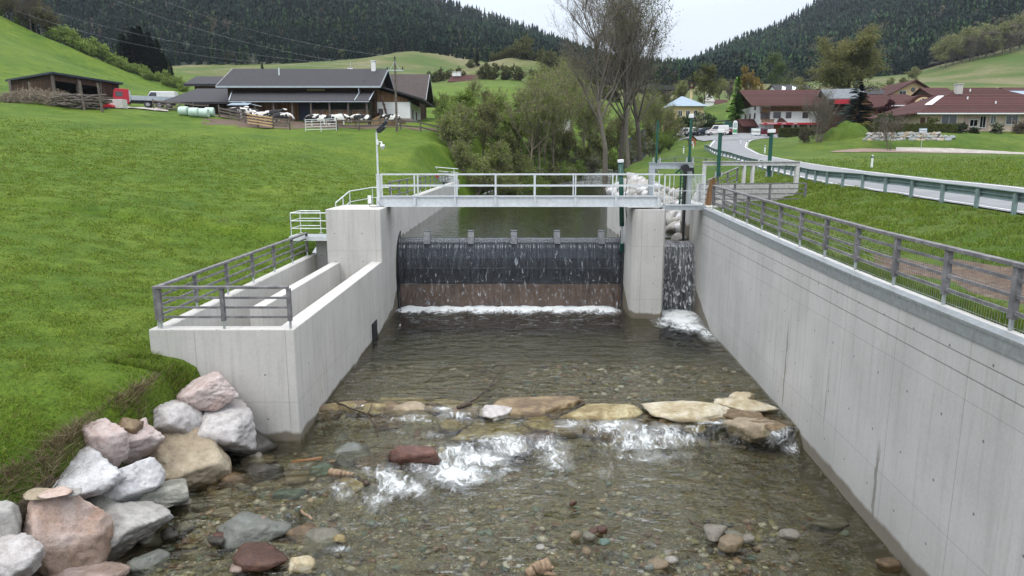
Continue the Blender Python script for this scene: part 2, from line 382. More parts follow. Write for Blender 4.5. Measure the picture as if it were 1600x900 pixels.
# ------------------------------------------------------------------ terrain
XL = [(-14, -6.2), (18.40, -6.2), (18.52, -9.8), (33.9, -9.8), (34.1, -8.4), (35, -6.35), (76, -6.2), (77, -5.8), (90, -1), (105, 5), (120, 11), (140, 18), (170, 28), (180, 36), (500, 130)]
XR = [(-14, 6.7), (5, 7.4 + .25), (12, 8.15), (34, 9.55), (40, 9.7), (62, 10.4), (75, 11.2), (90, 12.8), (105, 15), (120, 20), (140, 28), (170, 36), (180, 36), (500, 130)]
def interp(tab, y): return np.interp(y, [a for a, _ in tab], [b for _, b in tab])
def prow(Y, pts, edge=None):
    out = [(pxX(a, Y, A(a, b, Y).z), A(a, b, Y).z) for a, b in pts]
    return out
LROWS = [
 (-14, [(-80, 7.5), (-22, 3.2), (-12, 1.6), (-10.2, 1.3), (-8.9, .1), (-8.2, -.5), (-7.2, -.75), (-6.2, -.9)]),
 (10, [(-80, 7.5), (-22, 3.4), (-12, 1.75), (-10.6, 1.4), (-9.7, .1), (-8.9, -.5), (-7.4, -.7), (-6.2, -.9)]),
 (14, [(-75, 8), (-20, 3.5), (-11, 2.2), (-9.45, 1.8), (-8.95, .35), (-8.1, -.5), (-6.2, -.8)]),
 (16.5, [(-72, 8.2), (-18, 3.4), (-10, 2.35), (-9.15, 2.1), (-8.65, .6), (-7.6, -.5), (-6.2, -.8)]),
 (18.4, [(-70, 8.5), (-14, 2.95), (-10, 2.38), (-8.75, 2.15), (-8.35, .9), (-7.2, -.4), (-6.2, -.8)]),
 (18.52, [(-70, 8.5), (-14, 2.95), (-9.8, 2.4)]),
 (25, [(-70, 9.5), (-19, 4.2), (-9.8, 2.62)]),
 (31, [(-75, 10.5), (-23.5, 5.3), (-14, 3.4), (-9.8, 2.8)]),
 (33.9, [(-78, 11), (-26, 5.8), (-14, 4.0), (-11, 3.6), (-9.8, 3.4)]),
 (36, [(-80, 11.3), (-28, 6.3), (-14, 4.6), (-9, 4.6), (-6.4, 4.9)]),
 (50, [(-90, 13.5), (-38, 8.6), (-15, 6.3), (-8, 5.3), (-6.4, 5.1)]),
 (62, [(-100, 15), (-46, 10.9), (-20, 8.1), (-8, 5.6), (-6.4, 5.3)]),
 (80, prow(80, [(-300, 130), (-100, 155), (0, 163), (250, 190), (480, 204), (600, 206), (680, 225)]) + [(-6.0, 5.4), (-4.6, 3.3)]),
 (88, prow(88, [(-300, 125), (-100, 150), (0, 157), (100, 163), (200, 171), (350, 184), (480, 196), (620, 196), (690, 205)]) + [(-4, 6.6), (-1.6, 4.2), (-.5, 2.5)]),
 (100, prow(100, [(-300, 85), (-100, 125), (0, 146), (100, 158), (230, 168), (350, 178), (480, 188), (620, 188), (700, 192), (760, 210)]) + [(1.5, 6), (4, 3.6)]),
 (125, prow(125, [(-300, 20), (-100, 75), (0, 108), (100, 135), (200, 155), (280, 165), (400, 170), (600, 172), (760, 190), (850, 225)]) + [(12, 5.3)]),
 (150, prow(150, [(-300, -30), (-100, 35), (0, 68), (100, 103), (200, 138), (280, 155), (400, 158), (600, 155), (760, 165), (850, 190)]) + [(21, 6)]),
 (180, prow(180, [(-300, -120), (-100, -20), (0, 28), (50, 51), (100, 71), (200, 115), (280, 148), (350, 152), (600, 148), (760, 155), (850, 170), (1000, 195)])),
 (210, prow(210, [(-300, -40), (-100, 20), (0, 62), (100, 102), (200, 130), (280, 147), (400, 147), (600, 142), (700, 140), (800, 135), (1000, 170)])),
 (300, prow(300, [(-300, 60), (0, 100), (200, 125), (270, 130), (300, 124), (400, 122), (600, 116), (700, 122), (760, 117), (800, 112), (850, 120), (900, 140), (1000, 160)])),
 (350, prow(350, [(-300, 70), (0, 100), (200, 115), (300, 110), (400, 110), (600, 103), (700, 116), (760, 98), (800, 90), (850, 97), (900, 120), (1000, 150)])),
 (430, prow(430, [(-300, 80), (0, 102), (250, 106), (300, 101), (380, 101), (460, 99), (560, 92), (640, 80), (680, 84), (720, 92), (760, 97), (850, 103), (1000, 148)])),
 (500, prow(500, [(-300, 60), (0, 85), (300, 90), (640, 75), (760, 90), (850, 100), (1000, 140)])),
]
def prr(Y, near, pts): return near + prow(Y, pts)
RROWS = [
 (-14, [(6.7, 4.6), (15, 4.9), (21, 5.0), (40, 5.4)]),
 (5, [(7.6, 4.68), (15, 5.0), (16.6, 5.1), (22.5, 5.3), (40, 6)]),
 (12, [(8.1, 4.76), (10, 4.72), (16.8, 5.25), (22.6, 5.6), (40, 6.6)]),
 (20, [(8.6, 4.86), (10, 4.8), (12, 4.95), (17.2, 5.55), (22.8, 5.95), (45, 7)]),
 (26, [(9.0, 4.96), (12, 5.1), (17.4, 5.78), (22.8, 6.2), (50, 7.3)]),
 (33, [(9.5, 5.1), (12, 5.2), (17.5, 6.05), (23.2, 6.45), (55, 7.5)]),
 (34.5, [(9.5, 5.1), (12, 5.2), (17.6, 6.1), (23.3, 6.5), (56, 7.5)]),
 (38.5, [(9.6, 3.0), (9.9, 3.6), (12.2, 5.2), (15, 5.3), (17.8, 6.2), (23.8, 6.6), (58, 7.6)]),
 (48, [(9.8, 3.0), (10.1, 3.6), (12.4, 5.2), (15, 5.5), (19.3, 6.45), (25.3, 6.8), (70, 7.8)]),
 (60, [(10.3, 3.0), (10.6, 3.6), (13.0, 5.3), (16, 5.9), (21.5, 6.85), (27, 7.15), (80, 8.1)]),
 (78, [(11.4, 3.2), (11.8, 3.8), (14.4, 5.8), (19, 6.9), (24.4, 7.8), (29.9, 7.95), (45, 8.2), (90, 8.6)]),
 (90, prr(90, [(12.8, 3.9), (13.3, 4.6), (15.5, 6.4), (20, 7.4), (25.6, 8.5), (31.6, 8.6)], [(1220, 236), (1300, 234), (1350, 234), (1600, 242), (1900, 250)])),
 (92.5, prr(92.5, [(13.2, 4.1), (13.8, 4.8), (16, 6.6), (20, 7.6), (26, 8.7), (32, 8.8)], [(1220, 233), (1300, 228), (1350, 222), (1480, 222), (1600, 232), (1900, 238)])),
 (96, prr(96, [(13.7, 4.4), (14.3, 5.0), (16.4, 6.8), (21, 8.0), (26.8, 8.95), (33, 9.1)], [(1220, 228), (1300, 220), (1350, 210), (1480, 209), (1600, 218), (1900, 222)])),
 (104, prr(104, [(15, 5.0), (15.6, 5.6), (18, 7.2), (23, 8.8), (28.6, 9.5), (35.5, 9.6)], [(1200, 226), (1300, 212), (1350, 207), (1450, 205), (1600, 206), (1900, 206)])),
 (122, prr(122, [(20.5, 5.9), (21.2, 6.4), (24, 8.3), (30, 10.3), (34.5, 11.0), (42, 11.1)], [(1200, 218), (1260, 212), (1350, 205), (1450, 203), (1600, 203), (1900, 200)])),
 (135, prow(135, [(1000, 252), (1015, 240), (1070, 219), (1090, 214), (1160, 214), (1260, 217), (1600, 203), (1900, 195)])),
 (150, prow(150, [(1010, 240), (1040, 225), (1080, 212), (1170, 209), (1260, 211), (1350, 204), (1600, 195), (1900, 190)])),
 (180, prow(180, [(1010, 225), (1060, 202), (1100, 193), (1200, 190), (1350, 184), (1600, 172), (1900, 160)])),
 (215, prow(215, [(1000, 205), (1060, 182), (1110, 169), (1140, 164), (1180, 162), (1300, 163), (1360, 160), (1600, 155), (1900, 140)])),
 (300, prow(300, [(1000, 170), (1060, 158), (1110, 155), (1180, 150), (1300, 138), (1360, 132), (1430, 132), (1600, 130), (1900, 110)])),
 (400, prow(400, [(1000, 150), (1060, 140), (1180, 135), (1300, 128), (1380, 121), (1440, 116), (1500, 98), (1560, 86), (1600, 76), (1900, 10)])),
 (500, prow(500, [(1000, 140), (1060, 128), (1200, 126), (1300, 122), (1380, 118), (1440, 104), (1500, 88), (1600, 60), (1900, -20)])),
]
def make_zfun(rows, edge):
    ys = np.array([r[0] for r in rows], float)
    tabs = []
    for Y, pts in rows:
        e = float(interp(edge, Y)); pts = sorted(pts)
        tabs.append((np.array([p[0] - e for p in pts]), np.array([p[1] for p in pts])))
    def f(x, y):
        x = np.asarray(x, float); y = np.asarray(y, float); s = x - interp(edge, y)
        Z = np.stack([np.interp(s, t[0], t[1]) for t in tabs])
        i = np.clip(np.searchsorted(ys, y) - 1, 0, len(ys) - 2); k = np.arange(len(s.ravel())).reshape(s.shape) if s.ndim else 0
        def take(j): return np.take_along_axis(Z, j[None], 0)[0]
        i = np.atleast_1d(i)
        if s.ndim == 0: Z = Z[:, None]
        y0, y1 = ys[i], ys[i + 1]; h = y1 - y0; t = np.clip((np.atleast_1d(y) - y0) / h, 0, 1)
        z0, z1 = take(i), take(i + 1)
        im = np.maximum(i - 1, 0); ip = np.minimum(i + 2, len(ys) - 1)
        zm, zp = take(im), take(ip)
        d = (z1 - z0) / h
        dm = np.where(im < i, (z0 - zm) / np.maximum(y0 - ys[im], 1e-6), d); dp = np.where(ip > i + 1, (zp - z1) / np.maximum(ys[ip] - y1, 1e-6), d)
        m0 = np.where(dm * d > 0, 2 * dm * d / np.where(dm + d == 0, 1, dm + d), 0); m1 = np.where(dp * d > 0, 2 * dp * d / np.where(dp + d == 0, 1, dp + d), 0)
        r = (2*t**3-3*t**2+1)*z0 + (t**3-2*t**2+t)*h*m0 + (-2*t**3+3*t**2)*z1 + (t**3-t**2)*h*m1
        return r if s.ndim else float(r[0])
    return f
zL = make_zfun(LROWS, XL); zR = make_zfun(RROWS, XR)
def vnoise(x, y, seed=0):
    """cheap smooth value noise"""
    r = np.random.RandomState(seed); g = r.rand(256, 256)
    xi = np.floor(x).astype(int); yi = np.floor(y).astype(int); fx = x - xi; fy = y - yi
    fx = fx * fx * (3 - 2 * fx); fy = fy * fy * (3 - 2 * fy)
    a = g[xi % 256, yi % 256]; b = g[(xi + 1) % 256, yi % 256]; c = g[xi % 256, (yi + 1) % 256]; d = g[(xi + 1) % 256, (yi + 1) % 256]
    return (a * (1 - fx) + b * fx) * (1 - fy) + (c * (1 - fx) + d * fx) * fy
def fbm(x, y, seed=0, o=4):
    s = 0; a = .5
    for i in range(o): s = s + a * vnoise(x * 2 ** i + 17 * i, y * 2 ** i, seed + i); a *= .5
    return s - .47
def bumpy(x, y): return np.where((x > 15) & (y < 130), .04, np.where(y < 75, .10, .3)) * fbm(x * .5, y * .5, 3) * np.clip((y + 20) / 25, .4, 1.5)
def gz(x, y):
    x = float(x); y = float(y)
    if x < (float(interp(XL, y)) + float(interp(XR, y))) / 2: return float(zL(np.array([x]), np.array([y]))[0] + bumpy(np.array([x]), np.array([y]))[0])
    return float(zR(np.array([x]), np.array([y]))[0] + bumpy(np.array([x]), np.array([y]))[0])
def sheet(name, zf, edge, side, mat, n=230):
    ys = np.concatenate([np.linspace(-14, 17.5, 60)[:-1], [17.5, 17.9, 18.2, 18.4, 18.46, 18.52, 18.8], np.linspace(19, 33.5, 40), [33.9, 34.1, 34.5, 35, 35.6], np.linspace(36.5, 80, 90), np.linspace(81, 135, 90), np.linspace(137, 240, 60), np.linspace(245, 500, 70)])
    q = np.linspace(0, 1, n) ** 2.2
    E_ = interp(edge, ys); Wd = np.maximum(60, 1.5 * ys + 25) + (30 if side > 0 else 20)
    X = E_[:, None] + side * q[None] * Wd[:, None]; Y = np.repeat(ys[:, None], n, 1)
    Z = zf(X, Y) + bumpy(X, Y) * np.clip(q[None] * 600, 0, 1)
    V = np.stack([X, Y, Z], -1).reshape(-1, 3); m = len(ys)
    I = np.arange(m * n).reshape(m, n); F = np.stack([I[:-1, :-1], I[:-1, 1:], I[1:, 1:], I[1:, :-1]], -1).reshape(-1, 4)
    if side < 0: F = F[:, ::-1]
    return meta(npmesh(name, V, F, mat, smooth=True), kind='structure')
sheet('meadow', zL, XL, -1, M['grass']); sheet('right_bank', zR, XR, 1, M['grass2'])

# mountains ---------------------------------------------------------
def mountain(name, base, ridge, Y0, Y1, mat, rows=40, amp=6, back=250):
    pxs = np.linspace(base[0][0], base[-1][0], 110)
    b = np.interp(pxs, [p[0] for p in base], [p[1] for p in base]); r = np.interp(pxs, [p[0] for p in ridge], [p[1] for p in ridge])
    V = []
    for j in range(rows):
        s = j / (rows - 1)
        for i, px in enumerate(pxs):
            Y = Y0 + (Y1 - Y0) * s; py = b[i] + (r[i] - b[i]) * (s ** .93)
            p = A(px, py, Y); V.append((p.x, p.y, p.z))
    for k, (dy, f) in enumerate(((60, .97), (back, .6), (back * 2, .0))):
        for i in range(len(pxs)):
            x, y, z = V[(rows - 1) * len(pxs) + i]; V.append((x * (y + dy) / y, y + dy, z * f))
    V = np.array(V); n = len(pxs); m = rows + 3
    V[:, 2] += amp * 2 * fbm(V[:, 0] / 45, V[:, 1] / 45, 8) * np.clip((V[:, 1] - Y0) / 60, 0, 1)
    I = np.arange(m * n).reshape(m, n); F = np.stack([I[:-1, :-1], I[:-1, 1:], I[1:, 1:], I[1:, :-1]], -1).reshape(-1, 4)
    o = meta(npmesh(name, V, F, mat, smooth=True), kind='structure')
    G3 = V.reshape(m, n, 3)
    def at(u, s):   # u 0..1 along px, s 0..1 up
        a = u * (n - 1.001); b_ = s * (rows - 1.001); i = a.astype(int); j = b_.astype(int); fa = (a - i)[:, None]; fb = (b_ - j)[:, None]
        return (G3[j, i] * (1 - fa) + G3[j, i + 1] * fa) * (1 - fb) + (G3[j + 1, i] * (1 - fa) + G3[j + 1, i + 1] * fa) * fb
    return o, at, pxs
M['hill'] = grassmat('hill_pasture', a=(.05, .09, .02), b=(.09, .11, .04), c=(.03, .06, .015), dirty=.9)
M['forest_floor'] = simple('forest_floor', (.022, .03, .014), .95, .4, .05, c2=(.05, .045, .025))
LB = [(-220, 95), (0, 103), (250, 106), (300, 101), (460, 99), (560, 92), (640, 80), (700, 90), (760, 97), (850, 103), (1000, 125), (1090, 132)]
LR = [(-220, -330), (0, -250), (200, -190), (400, -110), (550, -50), (690, 14), (760, 35), (850, 66), (915, 95), (960, 112), (1060, 127), (1090, 130)]
RB = [(1040, 128), (1100, 126), (1200, 127), (1300, 124), (1400, 119), (1440, 104), (1500, 88), (1600, 62), (1850, 0)]
RR = [(1040, 128), (1070, 117), (1100, 101), (1150, 76), (1200, 56), (1240, 34), (1280, 14), (1400, -55), (1600, -160), (1850, -290)]
_, atL, pxL = mountain('mountain', LB, LR, 430, 980, M['forest_floor'])
_, atR, pxR = mountain('mountain', RB, RR, 430, 1000, M['forest_floor'], amp=7)

# conifer / broadleaf blobs for the far woods, one mesh
def tree_template(kind, rs):
    V = []; F = []
    def cone(z0, z1, r, n=7):
        b = len(V)
        for i in range(n):
            a = 2 * math.pi * i / n + rs.rand(); rr = r * (1 if i % 2 else .55) * rs.uniform(.8, 1.15); V.append((rr * math.cos(a), rr * math.sin(a), z0 + rs.uniform(-.03, .03)))
        V.append((0, 0, z1)); V.append((0, 0, z0 + .06))
        for i in range(n): F.append((b + i, b + (i + 1) % n, b + n)); F.append((b + (i + 1) % n, b + i, b + n + 1))
    if kind == 0:
        for k in range(5): cone(.06 + k * .17, .36 + k * .165, .155 * (1 - k * .17) + .01)
    elif kind == 1:
        for k in range(4): cone(.12 + k * .2, .42 + k * .195, .13 * (1 - k * .2) + .02, 6)
    else:
        for k in range(46):
            th = rs.uniform(0, 6.28); ph = rs.uniform(-.6, 1.5); r = .3 * rs.uniform(.6, 1.05)
            c = np.array([r * math.cos(ph) * math.cos(th), r * math.cos(ph) * math.sin(th), .55 + 1.3 * r * math.sin(ph)])
            b = len(V)
            for q in range(3): V.append(tuple(c + rs.normal(0, .065, 3)))
            F.append((b, b + 1, b + 2))
        cone(0, .6, .02, 5)
    return np.array(V), np.array(F)
def wood(name, at, N_, srange, dens, pal, seed, label, hh=(9.5, 17), cat='forest', mask=None):
    rs = np.random.RandomState(seed); tm = [[tree_template(k, rs) for _ in range(4)] for k in range(3)]
    U = rs.rand(N_); S = srange[0] + (srange[1] - srange[0]) * rs.rand(N_) ** dens; P_ = at(U, S)
    cl = fbm(P_[:, 0] / 60, P_[:, 1] / 60 + P_[:, 2] / 30, seed); cl2 = fbm(P_[:, 0] / 25 + 50, P_[:, 1] / 25 + P_[:, 2] / 12, seed + 9)
    VV = []; FF = []; CC = []; nb = 0
    for i in range(N_):
        m = mask(U[i], S[i], P_[i]) if mask else 1
        if m <= 0 and rs.rand() > .02: continue
        q = rs.rand(); big = rs.uniform(*hh)
        if (cl2[i] > .12 and q < .6) or q < .03: k, c = 1, pal[1]
        elif (cl[i] < -.17 and q < .5) or m < .5 or q > .94: k, c = 2, pal[2 + int(rs.rand() * (len(pal) - 2))]
        else: k, c = 0, pal[0]
        v, f = tm[k][rs.randint(4)]; h = big * (.75 if k == 2 else 1) * (.7 + .5 * min(1, S[i] * 3)); w = h * rs.uniform(1.0, 1.45)
        a = rs.rand() * 6.28; ca, sa = math.cos(a), math.sin(a)
        VV.append(np.stack([(v[:, 0] * ca - v[:, 1] * sa) * w, (v[:, 0] * sa + v[:, 1] * ca) * w, v[:, 2] * h], 1) + P_[i] + (0, 0, -1)); FF.append(f + nb); nb += len(v)
        CC.append(np.clip(np.array(c)[None] * rs.uniform(.72, 1.3) * rs.uniform(.8, 1.2, (len(v), 1)), 0, 1))
    return meta(npmesh(name, np.vstack(VV), np.vstack(FF), M['needles'], col=np.vstack(CC)), label, cat, kind='stuff')
PALL = [(.011, .027, .018), (.028, .058, .020), (.075, .065, .045), (.075, .095, .04)]
wood('spruce_forest', atL, 16000, (0.0, 1.0), 1.15, PALL, 5, 'dense dark spruce forest with pale larches covering the left mountain slope')
def rmask(u, s, p):
    px = 1040 + u * 810
    if 1075 < px < 1165 and .10 < s < .42 - (px - 1075) / 400: return 0
    if px > 1470 and s < .10: return .3
    return 1
wood('mixed_forest', atR, 14500, (0.0, 1.0), 1.1, [(.012, .029, .019), (.036, .078, .026), (.085, .075, .05), (.065, .085, .04)], 11, 'dense spruce forest with lighter larch groups on the right mountain slope', mask=rmask)

# ------------------------------------------------------------------ river bed and water
def stepY(pts, z=-.1):
    w = [P(a, b, z) for a, b in pts]; return np.array([q.x for q in w]), np.array([q.y for q in w])
S1 = stepY([(440, 652), (520, 652), (640, 652), (740, 655), (840, 668), (1000, 678), (1120, 672), (1240, 680)])
S2 = stepY([(420, 830), (520, 770), (600, 745), (680, 725), (740, 700), (820, 692), (900, 684), (1000, 684), (1120, 686), (1240, 690)], -.3)
def sm(t): t = np.clip(t, 0, 1); return t * t * (3 - 2 * t)
def zwater(x, y):
    a = sm((np.interp(x, *S1) - y) / .5 + .5); b = sm((np.interp(x, *S2) - y) / .55 + .5)
    return -.18 * a - .24 * b - .004 * np.clip(19 - y, 0, 40)
def zbed(x, y):
    base = zwater(x, y)
    depth = np.where(y > 21, np.interp(y, [21, 23, 25, 28, 31, 36], [.16, .16, .30, .7, 1.1, 1.3]), .20)
    depth = depth + np.where(y < 19.5, np.interp(x, [-9, -7, -5, -3, 0, 4, 5.5, 6.6, 7.6], [-.10, .0, .01, .11, .13, .05, .14, .42, .6]), 0)
    depth = depth + np.where((y < 19.6) & (y > 17), .15, 0)
    n = fbm(x * .55, y * .55, 21) * .34 + fbm(x * 2.3, y * 2.3, 30) * .12
    near = np.clip(y, 0, 1)
    bar1 = np.exp(-(((x - 1.6) / 1.3) ** 2 + ((y - 13.6) / 1.2) ** 2)) * .16
    bar2 = np.exp(-(((x - 4.4) / 1.2) ** 2 + ((y - 13.2) / 1.2) ** 2)) * .12
    bar3 = np.exp(-(((x + 5.8) / 1.6) ** 2 + ((y - 13.6) / 1.6) ** 2)) * .14
    return base - np.maximum(depth, -.1) + n * np.where(y > 27, .5, 1) + bar1 + bar2 + bar3
def grid(x0, x1, y0, y1, st, f):
    xs = np.arange(x0, x1 + st, st); ys = np.arange(y0, y1 + st, st); X, Y = np.meshgrid(xs, ys); Z = f(X, Y)
    I = np.arange(X.size).reshape(X.shape); F = np.stack([I[:-1, :-1], I[:-1, 1:], I[1:, 1:], I[1:, :-1]], -1).reshape(-1, 4)
    return np.stack([X, Y, Z], -1).reshape(-1, 3), F
def gravelmat(name):
    m, nt_, p = newmat(name); g = G(nt_); pos = g.obj(True)
    wv = g.n('ShaderNodeVectorMath', operation='ADD'); g.l(pos, wv.inputs[0])
    nn = g.n('ShaderNodeTexNoise'); nn.inputs['Scale'].default_value = 3; g.l(pos, nn.inputs[0]); sc_ = g.n('ShaderNodeVectorMath', operation='SCALE'); g.l(nn.outputs[1], sc_.inputs[0]); sc_.inputs['Scale'].default_value = .12; g.l(sc_.outputs[0], wv.inputs[1])
    q = g.map(wv.outputs[0], (1, 1, .3))
    def layer(scale):
        v = g.n('ShaderNodeTexVoronoi'); v.inputs['Scale'].default_value = scale; g.l(q, v.inputs[0])
        r = g.sep(v.outputs[1])
        c = g.ramp(r[0], [(0, (.20, .185, .15)), (.16, (.13, .13, .115)), (.34, (.26, .23, .16)), (.5, (.15, .125, .085)), (.64, (.19, .20, .18)), (.78, (.30, .27, .21)), (.9, (.17, .09, .06)), (1, (.42, .40, .35))], 'CONSTANT')
        return c, v.outputs[0]
    c1, d1 = layer(11.); c2, d2 = layer(32.); c3, d3 = layer(5.)
    k = g.mr(g.noise(pos, .9, 4), .46, .54); k2 = g.mr(g.noise(g.map(pos, (1, 1, 1), (0, 0, 0), (9, 3, 0)), .7, 4), .56, .60)
    c = g.mix(k, c1, c2); c = g.mix(k2, c, c3)
    h = g.math('ADD', g.math('MULTIPLY', d1, -.7), g.math('MULTIPLY', d2, -.35))
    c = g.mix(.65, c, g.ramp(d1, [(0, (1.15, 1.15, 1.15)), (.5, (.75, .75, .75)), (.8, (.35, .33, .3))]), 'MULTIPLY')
    big = g.noise(pos, .45, 4)
    c = g.mix(.7, c, g.ramp(big, [(.35, (.62, .60, .42)), (.5, (.95, .93, .8)), (.65, (1.1, 1.08, 1.0))]), 'MULTIPLY')
    deep_dim = g.math('MULTIPLY', g.sep(pos)[1], 1.); gy = g.mr(deep_dim, 24., 29.)
    c = g.mix(g.math('MULTIPLY', gy, .8), c, (.05, .052, .02))  # bed painted darker olive in the deep pool, for light lost in water
    c = g.mix(1., c, (.80, .79, .66), 'MULTIPLY')
    g.l(c, p.inputs['Base Color']); p.inputs['Roughness'].default_value = .5
    g.l(g.bump(h, .9, .05), p.inputs['Normal'])
    return m
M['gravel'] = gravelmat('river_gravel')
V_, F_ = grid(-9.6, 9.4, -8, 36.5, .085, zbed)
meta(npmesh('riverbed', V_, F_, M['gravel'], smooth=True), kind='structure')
# upstream bed
def strip(name, ys, zf, mat, inset=0., n=14):
    V = []
    for y in ys:
        a = float(interp(XL, y)) - inset; b = float(interp(XR, y)) + inset
        if y < 77: a = -6.05
        for i in range(n): x = a + (b - a) * i / (n - 1); V.append((x, y, zf(x, y)))
    m = len(ys); I = np.arange(m * n).reshape(m, n); F = np.stack([I[:-1, :-1], I[:-1, 1:], I[1:, 1:], I[1:, :-1]], -1).reshape(-1, 4)
    return npmesh(name, V, F, mat, smooth=True)
UPY = [36.4, 40, 50, 60, 70, 80, 86, 92, 98, 104, 110, 116, 122, 130, 140, 150, 160, 172]
def zup(x, y): return float(np.interp(y, [36, 84, 100, 121, 140, 172], [3.62, 3.66, 4.6, 5.95, 6.5, 7.6]))
meta(strip('upstream_bed', UPY, lambda x, y: zup(x, y) - 1.2, simple('dark_river_silt', (.055, .055, .025), .9), .6), kind='structure')

def watermat(name, tint=(.80, .82, .70), deep=0., bumps=((6, .35), (22, .2)), foam=True, dist=.03, stretch=(1, 1, 1), murk=(.03, .035, .018)):
    m, nt_, p = newmat(name); g = G(nt_); nt_.nodes.remove(p); pos = g.obj(True)
    q = g.map(pos, stretch); nrm = None; geo = g.n('ShaderNodeNewGeometry')
    h = None
    for s, a in bumps:
        t = g.math('MULTIPLY', g.noise(q, s, 1.5, .4, .5), a); h = t if h is None else g.math('ADD', h, t)
    nrm = g.bump(h, 1.0, dist)
    fr = g.n('ShaderNodeFresnel'); fr.inputs[0].default_value = 1.33; g.l(nrm, fr.inputs['Normal'])
    gl = g.n('ShaderNodeBsdfGlossy'); gl.inputs['Roughness'].default_value = .06; g.l(nrm, gl.inputs['Normal']); gl.inputs[0].default_value = (1, 1, 1, 1)
    tr = g.n('ShaderNodeBsdfTransparent'); tr.inputs[0].default_value = (*tint, 1)
    df = g.n('ShaderNodeBsdfDiffuse'); df.inputs[0].default_value = (*murk, 1)
    b0 = g.n('ShaderNodeMixShader'); b0.inputs[0].default_value = deep; g.l(tr.outputs[0], b0.inputs[1]); g.l(df.outputs[0], b0.inputs[2])
    a = g.n('ShaderNodeMixShader'); g.l(g.math('MINIMUM', fr.outputs[0], .75), a.inputs[0]); g.l(b0.outputs[0], a.inputs[1]); g.l(gl.outputs[0], a.inputs[2])
    out = a.outputs[0]
    if foam:
        at_ = g.attr('foam').outputs['Fac']
        fn = g.noise(g.map(pos, (1.1, .6, 1)), 3.4, 10, .70, 1.1); f2 = g.noise(pos, 30., 4, .7)
        v = g.math('ADD', g.math('MULTIPLY', fn, .8), g.math('MULTIPLY', f2, .28))
        k = g.mr(g.math('ADD', v, g.math('MULTIPLY', at_, .32)), .71, .88)
        k = g.math('MULTIPLY', k, g.mr(at_, .02, .2))
        k = g.math('MAXIMUM', k, g.math('MULTIPLY', g.mr(g.math('ADD', at_, g.math('MULTIPLY', g.math('SUBTRACT', g.noise(g.map(pos, (1, .5, 1)), 2.2, 5, .6, .8), .5), 1.6)), .3, 1.3), .40))
        fd = g.n('ShaderNodeBsdfDiffuse'); fd.inputs[0].default_value = (.70, .73, .74, 1)
        g.l(g.bump(fn, .6, .05), fd.inputs['Normal'])
        b = g.n('ShaderNodeMixShader'); g.l(g.math('MULTIPLY', k, .93), b.inputs[0]); g.l(out, b.inputs[1]); g.l(fd.outputs[0], b.inputs[2]); out = b.outputs[0]
    g.l(out, nt_.nodes['Material Output'].inputs[0])
    return m
# foam where the water breaks: (px, py, z, radius x, radius y, strength, shear)
FOAM = []
def fo(px, py, rx, ry, s, z=-.4, an=0.): w = P(px, py, z); FOAM.append((w.x, w.y, rx, ry, s, an))
FOAM += [(x_, 34.75, .75, .85 + .2 * math.sin(x_ * 3), 1.45, 0) for x_ in np.arange(-5.3, 5.2, .6)]
FOAM += [(8.3, 33.6, 1.2, 1.1, 1.7, 0), (8.2, 32.3, 1.2, 1.3, 1.4, 0), (8.3, 31.0, 1.0, 1.3, 1.1, 0), (8.7, 29.6, .5, 1.3, .85, 0), (7.2, 31.6, .6, .9, .8, 0)]
for a in ((545, 652, .8, .12, 1.0), (600, 650, .8, .15, .6), (700, 657, .9, .2, .8), (715, 665, .6, .3, .7), (640, 668, .7, .2, .65), (680, 690, .5, .35, .55),
          (745, 692, .5, .25, .6), (705, 735, .9, .7, 1.15, .5), (740, 715, .9, .5, 1.1, .4), (790, 700, .8, .45, 1.0), (850, 697, .6, .35, .9), (870, 715, .35, .8, .85), (720, 750, .5, .7, .7),
          (790, 725, .4, .9, .55), (900, 680, .5, .3, .8), (960, 683, .8, .35, 1.05), (1000, 692, .9, .45, 1.05), (1050, 690, .9, .3, .9), (1110, 678, .7, .2, .85), (1020, 712, .9, .4, .7),
          (1140, 680, .4, .2, .8), (1215, 690, .35, .3, .9), (1235, 700, .25, .3, .8), (620, 757, .6, .55, 1.05, .4), (590, 778, .45, .5, .8), (650, 760, .4, .5, .8), (575, 745, .35, .3, .6), (660, 732, .4, .2, .7),
          (535, 772, .25, .3, .6), (530, 855, .25, .14, .8), (470, 738, .3, .15, .5), (400, 730, .4, .12, .35), (950, 735, .5, .5, .45), (885, 740, .3, .9, .45)):
    fo(*a[:5], z=-.4, an=(a[5] if len(a) > 5 else 0))
def foam(x, y):
    r = np.zeros_like(x)
    for X0, Y0, a, b, s, an in FOAM:
        dx = x - X0; dy = y - Y0; dx = dx - an * dy * -1.0
        k_ = 1.0 if Y0 > 28 else 1.35; r = np.maximum(r, s * (1 if Y0 > 28 else .84) * np.exp(-((dx / a / k_) ** 2 + (dy / b / k_) ** 2)))
    return r
def zw2(x, y):
    f = foam(x, y)
    return zwater(x, y) + np.minimum(f, 1) * (.16 * fbm(x * 2.6, y * 2.6, 50) + .03 * fbm(x * 7, y * 7, 60)) + .03 * fbm(x * 1.7, y * 2.6, 70) + np.where(y > 20.5, .06, .03) * fbm(x * 1.9, y * 3.8, 71, 2) + np.where(y > 30, .14 * np.clip(f - .4, 0, 1), 0)
M['water'] = watermat('shallow_river_water', bumps=((1.5, 1.0), (3.6, .4), (14, .07)), dist=.36, stretch=(.75, 1.5, 1), tint=(.80, .80, .68))
def rwall(y): return 7.1 + .0645 * y
V_, F_ = grid(-9.6, 9.35, -8, 35.6, .075, zw2)
meta(npmesh('water', V_, F_, M['water'], smooth=True, attrs={'foam': foam(V_[:, 0], V_[:, 1])}), kind='structure')
